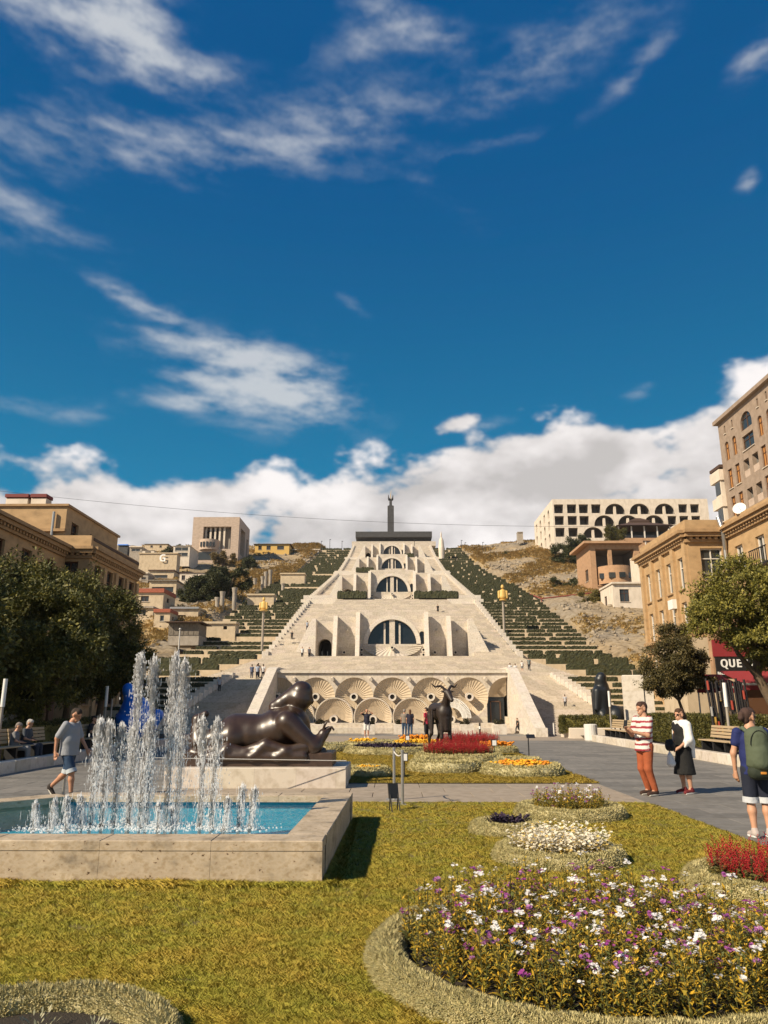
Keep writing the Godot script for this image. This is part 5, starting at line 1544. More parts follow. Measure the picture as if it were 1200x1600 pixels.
func hedge_ring(t: Node3D, r: float, wd: float, h: float, n: int, dense_scale: float, arc0 := 0.0, arc1 := TAU) -> void:
	var core := MB.new(); core.colored = true
	core.col = Color(0.46, 0.41, 0.225)
	var seg := 40
	var pr := [Vector2(0.5, 0.0), Vector2(0.52, 0.5), Vector2(0.36, 0.85), Vector2(0.0, 0.97), Vector2(-0.36, 0.85), Vector2(-0.5, 0.5), Vector2(-0.46, 0.0)]
	var rr := r - wd * 0.5
	for k in seg:
		for j in pr.size() - 1:
			var q := []
			for w in [[k, j], [k + 1, j], [k + 1, j + 1], [k, j + 1]]:
				var g := arc0 + (arc1 - arc0) * float(w[0]) / seg
				var p: Vector2 = pr[w[1]]
				var bump := 1.0 + 0.16 * fn.get_noise_3d(cos(g) * r * 4.0 + t.position.x * 9.0, p.x * 2.0, sin(g) * r * 4.0 + t.position.z)
				q.append(Vector3(cos(g) * (rr + p.x * wd * bump), p.y * h * bump, sin(g) * (rr + p.x * wd * bump)))
			core.quad(q[0], q[1], q[2], q[3], ((q[0] as Vector3) + (q[2] as Vector3)) * 0.5 - Vector3(cos(arc0 + (arc1 - arc0) * (k + 0.5) / seg) * rr, h * 0.4, sin(arc0 + (arc1 - arc0) * (k + 0.5) / seg) * rr))
	var hd := part("border_hedge", core, M.hedge, t)
	var xf := []; var cols := []
	for k in n:
		var g := rng.randf_range(arc0, arc1)
		var a := rng.randf_range(-0.1, PI + 0.1)
		var u := Vector2(cos(a) * 0.5 * wd, maxf(0.02, sin(a) * 0.9 * h))
		var bump := 1.0 + 0.16 * fn.get_noise_3d(cos(g) * r * 4.0 + t.position.x * 9.0, u.x / wd * 2.0, sin(g) * r * 4.0 + t.position.z)
		u *= bump
		var out := Vector3(cos(g) * cos(a), sin(a) + 0.35, sin(g) * cos(a)).normalized()
		out = (out + Vector3(rng.randf_range(-0.5, 0.5), rng.randf_range(-0.3, 0.5), rng.randf_range(-0.5, 0.5))).normalized()
		var sd := out.cross(Vector3(0.3, 0.2, 0.9)).normalized()
		var s := dense_scale * rng.randf_range(0.6, 1.45)
		xf.append(Transform3D(Basis(sd * s, out * s, sd.cross(out) * s), Vector3(cos(g) * (rr + u.x), u.y, sin(g) * (rr + u.x))))
		cols.append(Color(0.72, 0.75, 0.6).lerp(Color(1.2, 1.15, 1.0), rng.randf()))
	if not sprigs.has("santolina"):
		sprigs["santolina"] = sprig_mesh(71, 16, 0.028, 0.0075, Color(0.36, 0.32, 0.165), Color(0.58, 0.51, 0.29), 0.7)
	many("sprigs", sprigs["santolina"], M.leaf, xf, cols, hd)

func soil_disc(t: Node3D, r: float) -> void:
	var b := MB.new()
	b.lathe(Vector3(0, 0.016, 0), [Vector2(r, 0.0), Vector2(r * 0.85, 0.035), Vector2(0.001, 0.05)], 28)
	part("soil", b, M.bed_soil, t)

# one plant: leaf mesh and blossom mesh, several variants of each kind
func plant_meshes(kind: String, v: int) -> Array:
	var key := "%s%d" % [kind, v]
	if sprigs.has(key): return sprigs[key]
	var L := MB.new(); L.colored = true
	var B := MB.new(); B.colored = true
	var r := RandomNumberGenerator.new(); r.seed = hash(key) % 100000
	var stems := 3; var h := 0.4
	if kind.begins_with("phlox"):
		stems = 4
		for s in stems:
			var top := Vector3(r.randf_range(-0.10, 0.10), r.randf_range(0.30, 0.50), r.randf_range(-0.10, 0.10))
			var foot := Vector3(top.x * 0.25, 0, top.z * 0.25)
			L.col = Color(0.10, 0.10, 0.03)
			L.tube(foot, top, 0.004, 0.003, 3, false)
			for k in 19:
				var u := 0.10 + 0.88 * k / 19.0
				var g := k * 2.4 + s
				var gold := r.randf()
				var c := Color(0.22, 0.20, 0.026).lerp(Color(0.60, 0.36, 0.025), gold) if r.randf() < 0.85 else Color(0.12, 0.135, 0.03)
				leaf_blade(L, foot.lerp(top, u), Vector3(cos(g), r.randf_range(0.2, 1.0), sin(g)).normalized(), r.randf_range(0.055, 0.095) * (1.15 - u * 0.4), r.randf_range(0.018, 0.03), r.randf_range(-0.01, 0.02), c)
			if r.randf() < 0.36:
				var white := r.randf() < 0.42
				var pc := Color(0.78, 0.76, 0.74) if white else Color(0.27, 0.025, 0.22).lerp(Color(0.42, 0.17, 0.40), r.randf())
				for k in 5 + r.randi() % 7:
					petal_flower(B, top + Vector3(r.randf_range(-0.03, 0.03), r.randf_range(-0.012, 0.03), r.randf_range(-0.03, 0.03)), r.randf_range(0.011, 0.021), pc * r.randf_range(0.85, 1.1), r)
	elif kind == "salvia":
		for s in 6:
			var top := Vector3(r.randf_range(-0.12, 0.12), r.randf_range(0.26, 0.42), r.randf_range(-0.12, 0.12))
			var foot := Vector3(top.x * 0.4, 0, top.z * 0.4)
			for k in 12:
				var g := k * 2.4 + s
				leaf_blade(L, foot.lerp(top, 0.7 * k / 12.0), Vector3(cos(g), r.randf_range(0.1, 0.6), sin(g)).normalized(), r.randf_range(0.05, 0.09), r.randf_range(0.025, 0.04), 0.015, Color(0.07, 0.075, 0.018).lerp(Color(0.24, 0.17, 0.03), r.randf() * r.randf() * 1.5))
			for k in 22:
				var g := k * 2.4
				leaf_blade(B, foot.lerp(top, 0.55 + 0.5 * k / 22.0), Vector3(cos(g), 0.9, sin(g)).normalized(), r.randf_range(0.018, 0.032), 0.011, -0.002, Color(0.42, 0.022, 0.018).lerp(Color(0.30, 0.01, 0.014), r.randf()))
	elif kind == "marigold" or kind == "yellow":
		for k in 40:
			var g := r.randf() * TAU
			leaf_blade(L, Vector3(cos(g) * r.randf() * 0.1, r.randf_range(0.0, 0.12), sin(g) * r.randf() * 0.1), Vector3(cos(g), 0.7, sin(g)).normalized(), 0.07, 0.022, 0.01, Color(0.10, 0.10, 0.02).lerp(Color(0.17, 0.15, 0.03), r.randf()))
		for k in 9:
			var c := Color(0.75, 0.26, 0.012) if kind == "marigold" else Color(0.80, 0.44, 0.02)
			B.col = c * r.randf_range(0.8, 1.1)
			B.blob(Vector3(r.randf_range(-0.14, 0.14), r.randf_range(0.14, 0.22), r.randf_range(-0.14, 0.14)), Vector3(0.034, 0.02, 0.034), 6, 3)
	elif kind == "alyssum":
		for k in 26:
			var g := r.randf() * TAU
			leaf_blade(L, Vector3(cos(g) * r.randf() * 0.1, r.randf_range(0.0, 0.1), sin(g) * r.randf() * 0.1), Vector3(cos(g), 0.8, sin(g)).normalized(), 0.06, 0.014, 0.01, Color(0.22, 0.18, 0.04).lerp(Color(0.44, 0.32, 0.06), r.randf()))
		for k in 34:
			var c := Color(0.76, 0.70, 0.55) if r.randf() < 0.8 else Color(0.70, 0.50, 0.14)
			petal_flower(B, Vector3(r.randf_range(-0.12, 0.12), r.randf_range(0.08, 0.24), r.randf_range(-0.12, 0.12)), r.randf_range(0.010, 0.016), c, r)
	elif kind == "purple_leaf":
		for k in 46:
			var g := r.randf() * TAU
			leaf_blade(L, Vector3(cos(g) * r.randf() * 0.1, r.randf_range(0.0, 0.16), sin(g) * r.randf() * 0.1), Vector3(cos(g), 0.9, sin(g)).normalized(), 0.085, 0.035, 0.01, Color(0.020, 0.011, 0.024).lerp(Color(0.05, 0.028, 0.055), r.randf()))
	else:                              # silver: pale felted mound
		for k in 60:
			var g := r.randf() * TAU
			leaf_blade(L, Vector3(cos(g) * r.randf() * 0.12, r.randf_range(0.0, 0.14), sin(g) * r.randf() * 0.12), Vector3(cos(g), 0.9, sin(g)).normalized(), 0.05, 0.014, 0.0, Color(0.27, 0.26, 0.15).lerp(Color(0.44, 0.41, 0.26), r.randf()))
	sprigs[key] = [L.mesh(), B.mesh() if B.v.size() else null]
	return sprigs[key]

func petal_flower(b: MB, o: Vector3, r: float, c: Color, rn: RandomNumberGenerator) -> void:
	var nrm := Vector3(rn.randf_range(-0.6, 0.6), 1.0, rn.randf_range(-0.2, 0.8)).normalized()
	var x := nrm.cross(Vector3.FORWARD).normalized(); var y := nrm.cross(x)
	b.col = c
	for k in 5:
		var g1 := TAU * k / 5; var g2 := g1 + 1.0
		b.tri(o - nrm * r * 0.25, o + (x * cos(g1) + y * sin(g1)) * r, o + (x * cos(g2) + y * sin(g2)) * r)

func plants(t: Node3D, kinds: Array, n: int, r: float, s0: float, s1: float, squash := 1.0) -> void:
	var vars := 6
	var g0 := rng.randf() * TAU
	for k in n:
		var rad := sqrt((k + 0.5) / n) * r
		var g := g0 + k * 2.39996
		var kind: String = kinds[k % kinds.size()]
		var pm: Array = plant_meshes(kind, rng.randi() % vars)
		var o := put("flowering_plant" if pm[1] else "leafy_plant", pm[0], M.leaf, t)
		var s := rng.randf_range(s0, s1)
		o.transform = Transform3D(Basis(Vector3.UP, rng.randf() * TAU).scaled(Vector3(s, s * squash, s)), Vector3(cos(g) * rad + rng.randf_range(-0.03, 0.03), 0.03, sin(g) * rad + rng.randf_range(-0.03, 0.03)))
		if pm[1]: put("blossom", pm[1], M.petal, o)

func bed(i: int, label: String) -> Node3D:
	var q: Array = BEDS[i]
	var t := thing("flower_bed", label, "flower bed", Vector3(q[0], 0, q[1]), 0, "")
	soil_disc(t, q[2] - 0.04)
	return t

func build_beds() -> void:
	rng.seed = 88
	var t := bed(0, "large round bed of tall white and purple flowers with gold leaves")
	hedge_ring(t, 1.58, 0.22, 0.14, 40000, 1.0)
	plants(t, ["phlox"], 300, 1.32, 0.56, 0.94)
	t = bed(1, "round bed of red flower spikes with pale hedge beside the path")
	hedge_ring(t, 0.74, 0.22, 0.17, 11000, 1.05)
	plants(t, ["salvia"], 52, 0.5, 0.75, 1.05)
	t = bed(2, "round bed of white and cream blossoms ringed by a pale hedge")
	hedge_ring(t, 0.74, 0.22, 0.16, 11000, 1.05)
	plants(t, ["alyssum"], 85, 0.5, 1.05, 1.5)
	t = bed(3, "small pale hedge round with dark purple leaves on the front lawn")
	hedge_ring(t, 0.5, 0.24, 0.15, 6000, 1.1)
	plants(t, ["purple_leaf"], 16, 0.24, 0.8, 1.1)
	t = bed(4, "round bed of pink and white flower stems by the cream path")
	hedge_ring(t, 0.86, 0.24, 0.18, 9000, 1.2)
	plants(t, ["phlox"], 64, 0.6, 0.65, 0.9)
	t = bed(5, "crescent of pale grey hedge round bare soil and dry stalks")
	hedge_ring(t, 0.80, 0.22, 0.14, 15000, 1.0)
	plants(t, ["silver"], 7, 0.4, 0.5, 0.8)
	# beds of the middle lawn
	var mid := [
		[6, ["yellow"], 20, 0.9, "small low round bed of orange yellow blooms beside the statue plinth", 0.2],
		[7, ["purple_leaf"], 90, 1.5, "wide round bed of dark purple leaves on the middle lawn", 0.25],
		[8, ["silver"], 60, 1.1, "wide round bed of pale grey green mounds before the red bed", 0.3],
		[9, ["salvia"], 170, 1.45, "big round bed of tall red flowers below the horned sculpture", 0.26],
		[10, ["yellow", "marigold"], 70, 1.25, "round bed of orange yellow blooms near the grey path", 0.26],
		[11, ["silver", "purple_leaf"], 26, 1.2, "small bed of blue grey leaves behind the orange bed", 0.26],
		[12, ["yellow"], 70, 1.4, "bed of bright yellow blooms behind the dark purple bed", 0.22],
		[13, ["salvia"], 130, 1.5, "back bed of red flowers nearest the stone planters", 0.26],
		[14, ["marigold"], 34, 1.6, "small bed of orange blooms beside the back red bed", 0.24],
		[15, ["yellow"], 22, 1.5, "little bed of yellow blooms with a grey hedge at the back", 0.26],
		[16, ["silver"], 30, 1.4, "little bed of pale silver leaves between yellow beds", 0.26],
		[17, ["silver"], 20, 1.8, "low grey hedge bed near the bronze figure's elbow", 0.3],
		[18, ["marigold"], 40, 1.7, "deep orange bloom bed at the far end of the lawn", 0.2]]
	for q in mid:
		t = bed(q[0], q[4])
		var r: float = BEDS[q[0]][2]
		hedge_ring(t, r, 0.3, q[5], int(2600 * r), 2.0)
		plants(t, q[1], q[2], r - 0.36, q[3] * 0.85, q[3] * 1.15)

# ---- trees and bushes
func leafy_tree(called: String, label: String, at: Vector3, limbs: Array, crowns: Array, n: int, ls: float, c0: Color, c1: Color, trunk_r: float, group := "") -> Node3D:
	# limbs: list of point chains; crowns: [centre, radius vector]
	var t := thing(called, label, "tree", at, 0, group)
	var tb := MB.new()
	for k in limbs.size():
		var rad := []
		var pts: Array = limbs[k]
		for j in pts.size(): rad.append(trunk_r * (1.0 if k == 0 else 0.5) * (1.0 - 0.62 * j / (pts.size() - 1.0)))
		tb.path_tube(pts, rad, 8)
	part("trunk", tb, M.bark, t)
	crown(t, crowns, n, ls, c0, c1)
	return t

func crown(t: Node3D, crowns: Array, n: int, ls: float, c0: Color, c1: Color, called := "crown") -> void:
	var key := "leaf%s" % str(c0)
	if not sprigs.has(key): sprigs[key] = sprig_mesh(hash(key) % 1000, 12, 0.16, 0.075, c0, c1, 1.0)
	var xf := []; var cols := []
	var vol := 0.0
	for q in crowns: vol += q[1].x * q[1].y * q[1].z
	for q in crowns:
		var m := int(n * q[1].x * q[1].y * q[1].z / vol)
		# each crown is made of clumps with gaps between them
		var clumps := []
		for k in maxi(6, m / 55):
			var u := Vector3(rng.randf_range(-1, 1), rng.randf_range(-1, 1), rng.randf_range(-1, 1))
			while u.length() > 1.0: u = Vector3(rng.randf_range(-1, 1), rng.randf_range(-1, 1), rng.randf_range(-1, 1))
			u = u.normalized() * pow(u.length(), 0.55)
			clumps.append([q[0] + u * q[1], rng.randf_range(0.16, 0.3)])
		for k in m:
			var c: Array = clumps[rng.randi() % clumps.size()]
			var u: Vector3 = Vector3(rng.randfn(0, 0.55), rng.randfn(0, 0.5), rng.randfn(0, 0.55)) * (q[1] as Vector3) * c[1]
			var s := ls * rng.randf_range(0.6, 1.25)
			xf.append(Transform3D(scatter_basis(rng, s), c[0] + u))
			cols.append(Color(0.75, 0.8, 0.7).lerp(Color(1.25, 1.15, 0.95), rng.randf()))
	many(called, sprigs[key], M.leaf, xf, cols, t)

func bush(label: String, at: Vector3, r: Vector3, n: int, ls: float, c0: Color, c1: Color, group := "") -> void:
	var t := thing("bush", label, "bush", at, 0, group)
	var cr := []
	for k in 5: cr.append([Vector3(rng.randf_range(-0.5, 0.5) * r.x, r.y * rng.randf_range(0.25, 0.5), rng.randf_range(-0.5, 0.5) * r.z), r * rng.randf_range(0.40, 0.52)])
	crown(t, cr, n, ls, c0, c1, "foliage")
	var b := MB.new()
	for k in 3: b.tube(Vector3(0, -1.0, 0), Vector3((k - 1) * r.x * 0.3, r.y * 0.6, 0), r.x * 0.05, r.x * 0.02, 5)
	part("stem", b, M.bark, t)

func build_trees() -> void:
	rng.seed = 101
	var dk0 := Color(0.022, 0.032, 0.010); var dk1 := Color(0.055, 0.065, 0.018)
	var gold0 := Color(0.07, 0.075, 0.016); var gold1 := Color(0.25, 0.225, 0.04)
	var spec := [
		[Vector3(-15.2, 0, -33), 7.9, 2.9, "tall dark tree with a full crown before the ochre house corner"],
		[Vector3(-14.3, 0, -37.5), 7.2, 2.3, "dark tree with sunlit yellow tips by the sloping stair wall"],
		[Vector3(-17.2, 0, -30), 7.8, 2.9, "dark tree hiding the lower windows of the ochre house"],
		[Vector3(-12.6, 0, -27.5), 6.0, 2.2, "shorter shady tree over the bench with seated people"],
		[Vector3(-17.4, 0, -41), 8.2, 2.6, "dark tree deep in shade behind the blue sculpture"],
		[Vector3(-15.0, 0, -24.0), 6.6, 2.4, "bushy dark tree beside the shop with the ring sign"]]
	for q in spec:
		var h: float = q[1]; var r: float = q[2]
		var limbs := [[Vector3(0, 0, 0), Vector3(0.1, h * 0.25, 0), Vector3(0.0, h * 0.55, 0.1), Vector3(0.1, h * 0.8, 0)], [Vector3(0, h * 0.28, 0), Vector3(r * 0.4, h * 0.5, 0.2), Vector3(r * 0.6, h * 0.7, 0.3)], [Vector3(0, h * 0.32, 0), Vector3(-r * 0.4, h * 0.55, -0.2), Vector3(-r * 0.6, h * 0.72, 0.1)]]
		var cr := [[Vector3(0, h * 0.72, 0), Vector3(r * 0.8, h * 0.28, r * 0.8)], [Vector3(r * 0.5, h * 0.55, 0.4), Vector3(r * 0.6, h * 0.24, r * 0.6)], [Vector3(-r * 0.5, h * 0.55, -0.2), Vector3(r * 0.6, h * 0.25, r * 0.6)], [Vector3(0, h * 0.45, r * 0.4), Vector3(r * 0.7, h * 0.2, r * 0.5)]]
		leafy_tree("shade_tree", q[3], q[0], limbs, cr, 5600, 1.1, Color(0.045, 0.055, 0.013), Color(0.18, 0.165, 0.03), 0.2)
	# sunny side
	leafy_tree("young_tree", "young tree with small dark bronze crown behind the woman in white", Vector3(14.0, 0, -38), [[Vector3(0.35, 0, 0), Vector3(0.3, 1.0, 0), Vector3(0.05, 2.0, 0), Vector3(0, 3.6, 0)], [Vector3(0.05, 2.0, 0), Vector3(-0.8, 2.9, 0.1), Vector3(-1.2, 3.6, 0)], [Vector3(0.05, 2.0, 0), Vector3(0.8, 3.0, 0), Vector3(1.2, 3.8, 0.2)]],
		[[Vector3(0, 3.7, 0), Vector3(1.5, 1.25, 1.4)], [Vector3(-0.85, 3.0, 0.2), Vector3(0.9, 0.8, 0.9)], [Vector3(0.9, 3.1, 0), Vector3(0.9, 0.9, 0.9)], [Vector3(0.1, 4.8, 0), Vector3(0.9, 0.85, 0.9)]], 4200, 0.8, Color(0.035, 0.034, 0.012), Color(0.12, 0.095, 0.03), 0.12)
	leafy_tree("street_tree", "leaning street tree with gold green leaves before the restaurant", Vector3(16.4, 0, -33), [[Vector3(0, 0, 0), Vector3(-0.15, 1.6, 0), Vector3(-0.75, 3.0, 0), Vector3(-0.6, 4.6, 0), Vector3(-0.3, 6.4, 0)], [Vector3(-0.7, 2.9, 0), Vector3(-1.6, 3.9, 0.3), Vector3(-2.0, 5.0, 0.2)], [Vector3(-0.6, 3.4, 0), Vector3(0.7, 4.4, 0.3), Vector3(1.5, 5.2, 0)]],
		[[Vector3(-0.7, 6.4, 0), Vector3(2.2, 1.6, 2.0)], [Vector3(-2.0, 5.3, 0.3), Vector3(1.6, 1.3, 1.5)], [Vector3(1.0, 4.7, 0.2), Vector3(2.0, 1.7, 1.8)], [Vector3(0.2, 4.5, 0.5), Vector3(2.2, 0.8, 1.7)], [Vector3(1.4, 6.6, 0), Vector3(1.5, 1.2, 1.4)]], 9500, 0.8, gold0, gold1, 0.27)
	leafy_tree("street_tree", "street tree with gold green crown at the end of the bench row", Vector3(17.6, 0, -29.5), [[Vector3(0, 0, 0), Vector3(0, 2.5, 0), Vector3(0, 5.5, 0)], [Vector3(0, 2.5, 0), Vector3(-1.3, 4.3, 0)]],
		[[Vector3(-0.3, 5.2, 0), Vector3(2.0, 1.8, 1.8)], [Vector3(-0.8, 3.9, 0.4), Vector3(1.6, 1.0, 1.4)]], 4500, 0.85, gold0, gold1, 0.2)
	# hillside bushes
	bush("large dark bush behind the leaning concrete pillars", Vector3(-37.90, 25.19, -168.00), Vector3(6.5, 8.0, 5.0), 5000, 2.6, dk0, Color(0.07, 0.075, 0.02))
	bush("round olive bush beside the maroon roofed house", Vector3(-45.02, 24.78, -166.00), Vector3(3.2, 5.6, 3.5), 2500, 2.6, dk0, Color(0.10, 0.095, 0.025))
	bush("dark bush on the slope under the pink gallery", Vector3(-51.67, 51.18, -270.00), Vector3(5.0, 4.6, 4.0), 1300, 3.0, dk0, dk1)
	bush("brown dry shrub at the foot of the pink gallery", Vector3(-63.21, 53.09, -275.00), Vector3(6.0, 5.0, 4.0), 1300, 3.0, Color(0.10, 0.07, 0.02), Color(0.20, 0.14, 0.05))
	bush("dark tree clump before the white hotel shell", Vector3(63.70, 52.26, -262.00), Vector3(7.5, 8.5, 5.0), 3200, 3.2, dk0, dk1)
	bush("spreading dark bush at the hotel shell's lower arches", Vector3(69.14, 52.24, -262.00), Vector3(5.5, 7.2, 5.0), 2200, 3.2, dk0, dk1)
	bush("feathery tree growing beside the brown pavilion roof", Vector3(69.44, 51.12, -228.00), Vector3(5.0, 6.0, 4.0), 1700, 2.4, Color(0.05, 0.06, 0.015), Color(0.14, 0.12, 0.03))
	bush("low green shrubs beside the pale stone house", Vector3(42.59, 22.04, -160.00), Vector3(5.0, 4.0, 3.0), 1400, 2.0, Color(0.06, 0.06, 0.015), Color(0.20, 0.16, 0.04))
	bush("shrub on the earth slope above the red rail", Vector3(43.58, 30.42, -190.00), Vector3(4.0, 3.4, 3.0), 900, 2.2, dk0, Color(0.13, 0.11, 0.03))
	for q in [[212, 858, 300], [246, 852, 320], [285, 856, 320], [266, 856, 330], [300, 862, 320], [800, 850, 300], [823, 850, 290]]:
		bush("small dark tree on the far hill crest", Vector3((q[0] - 613.0) / 1170.0 * q[2] * 0.975, rise(q[2]) - 0.6, -q[2]), Vector3(3.6, 3.8, 3.0), 500, 3.0, dk0, dk1, "small trees on the hill crest")
	# clipped hedges by the benches
	rng.seed = 140
	leafy_hedge("long clipped olive hedge behind the sunny benches", Vector3(12.9, 0.16, -31), Vector3(1.3, 1.15, 15.0), 9000)
	leafy_hedge("square clipped hedge on the kerb before the first stairs", Vector3(11.2, 0.3, -44.6), Vector3(3.0, 0.85, 1.0), 1500)
	leafy_hedge("clipped hedge strip at the white pylon", Vector3(15.2, 0.16, -43.0), Vector3(3.6, 1.0, 1.2), 1600)
	leafy_hedge("dark shaded hedge behind the bench with seated people", Vector3(-12.6, 0.16, -25), Vector3(1.2, 1.0, 18.0), 6000)
	# flowering shrubs at the kerb
	for q in [Vector3(11.3, 0.16, -22.6), Vector3(11.2, 0.16, -24.2)]:
		bush("low rose bush with pale blossoms by the stone kerb", q, Vector3(0.8, 0.75, 0.8), 700, 0.6, Color(0.06, 0.07, 0.02), Color(0.24, 0.18, 0.08), "rose bushes by the kerb")
	build_slope_cover()

func leafy_hedge(label: String, at: Vector3, s: Vector3, n: int) -> void:
	var t := thing("clipped_hedge", label, "hedge", at)
	var core := MB.new(); core.colored = true; core.col = Color(0.16, 0.14, 0.03)
	core.box(Vector3(0, s.y * 0.47, 0), s * Vector3(0.94, 0.94, 0.985))
	part("core", core, M.hedge, t)
	var c0 := Color(0.05, 0.055, 0.012)
	if not sprigs.has("box"): sprigs["box"] = sprig_mesh(401, 12, 0.06, 0.03, c0, Color(0.16, 0.14, 0.03), 1.0)
	var xf := []; var cols := []
	for k in n:
		var p := Vector3(rng.randf_range(-0.5, 0.5), rng.randf(), rng.randf_range(-0.5, 0.5))
		var f := rng.randi() % 4
		if f == 0: p.y = 1.0
		elif f == 1: p.z = 0.5
		elif f == 2: p.x = -0.5
		else: p.x = 0.5 if rng.randf() < 0.3 else -0.5
		xf.append(Transform3D(scatter_basis(rng, rng.randf_range(0.9, 1.7)), p * s + Vector3(rng.randfn(0, 0.03), rng.randfn(0, 0.03), rng.randfn(0, 0.03))))
		cols.append(Color(0.7, 0.75, 0.65).lerp(Color(1.3, 1.2, 1.0), rng.randf()))
	many("foliage", sprigs["box"], M.leaf, xf, cols, t)

func build_slope_cover() -> void:
	# loose stones
	rng.seed = 205
	var st := MB.new()
	st.blob(Vector3.ZERO, Vector3(1, 0.7, 0.9), 6, 4)
	for i in st.v.size(): st.v[i] *= 0.75 + 0.5 * hash2(roundf(st.v[i].x * 20.0), roundf(st.v[i].z * 20.0) + roundf(st.v[i].y * 9.0))
	var xf := []; var cols := []
	for k in 7000:
		var s: float = -1.0 if k % 2 else 1.0
		var d := rng.randf_range(68, 345)
		var x: float = s * (along(HALF, d) + 1.0 + absf(rng.randfn(0, 13.0)))
		if fn.get_noise_2d(x * 0.05 + 7.0, d * 0.04) < -0.05: continue
		var z := rng.randf_range(0.2, 0.6) * (0.6 + d / 220.0) * (0.6 + rng.randf() * rng.randf())
		xf.append(Transform3D(scatter_basis(rng, z * 0.6), Vector3(x, hill_at(x, d) + 0.05, -d)))
		cols.append(Color(0.9, 0.87, 0.82) * rng.randf_range(0.7, 1.15))
	var m: StandardMaterial3D = M.rubble
	m.vertex_color_use_as_albedo = true
	tag(many("rubble", st.mesh(), m, xf, cols, null), "loose grey rubble lying on the bare slopes", "rubble", "", "stuff")
	# dry grass
	var tuft := MB.new(); tuft.colored = true
	rng.seed = 206
	for k in 16:
		var g := rng.randf() * TAU
		leaf_blade(tuft, Vector3(cos(g) * 0.12, 0, sin(g) * 0.12), Vector3(cos(g) * 0.6, 1.0, sin(g) * 0.6).normalized(), rng.randf_range(0.5, 0.9), 0.12, 0.1, Color(0.36, 0.265, 0.10).lerp(Color(0.52, 0.39, 0.18), rng.randf()))
	xf = []; cols = []
	for k in 40000:
		var s: float = -1.0 if k % 2 else 1.0
		var d := rng.randf_range(72, 360)
		var x: float = s * (along(HALF, d) + 2.5 + absf(rng.randfn(0, 26.0)))
		if fn.get_noise_2d(x * 0.035 + 40.0, d * 0.02) + rng.randf_range(-0.18, 0.18) < 0.02: continue
		var z := rng.randf_range(0.6, 1.3) * (0.6 + d / 260.0)
		xf.append(Transform3D(Basis(Vector3.UP, rng.randf() * TAU).scaled(Vector3(z, z * 0.8, z)), Vector3(x, hill_at(x, d) - 0.05, -d)))
		cols.append(Color(0.8, 0.78, 0.7).lerp(Color(1.2, 1.1, 1.0), rng.randf()))
	tag(many("dry_grass", tuft.mesh(), M.blade, xf, cols, null), "dry golden grass covering parts of the hillside", "grass", "", "stuff")

# ------------------------------------------------------------------ pool with fountain jets
func course(t: Node3D, called: String, p0: Vector3, p1: Vector3, inward: Vector3, wd: float, y0: float, y1: float, piece: float, m: Array, bevel := 0.007) -> void:
	var ln := p0.distance_to(p1)
	var n := maxi(1, int(round(ln / piece)))
	var dir := (p1 - p0) / ln
	var s := ln / n
	var up := MB.new(); up.cbox(Vector3.ZERO, Vector3(s - 0.003, y1 - y0, wd), bevel)
	var mesh := up.mesh()
	for k in n:
		var o := put(called, mesh, m[k % m.size()], t)
		var c := p0 + dir * (k + 0.5) * s + inward * (wd * 0.5)
		o.transform = Transform3D(Basis(dir, Vector3.UP, dir.cross(Vector3.UP)), Vector3(c.x, (y0 + y1) * 0.5, c.z))

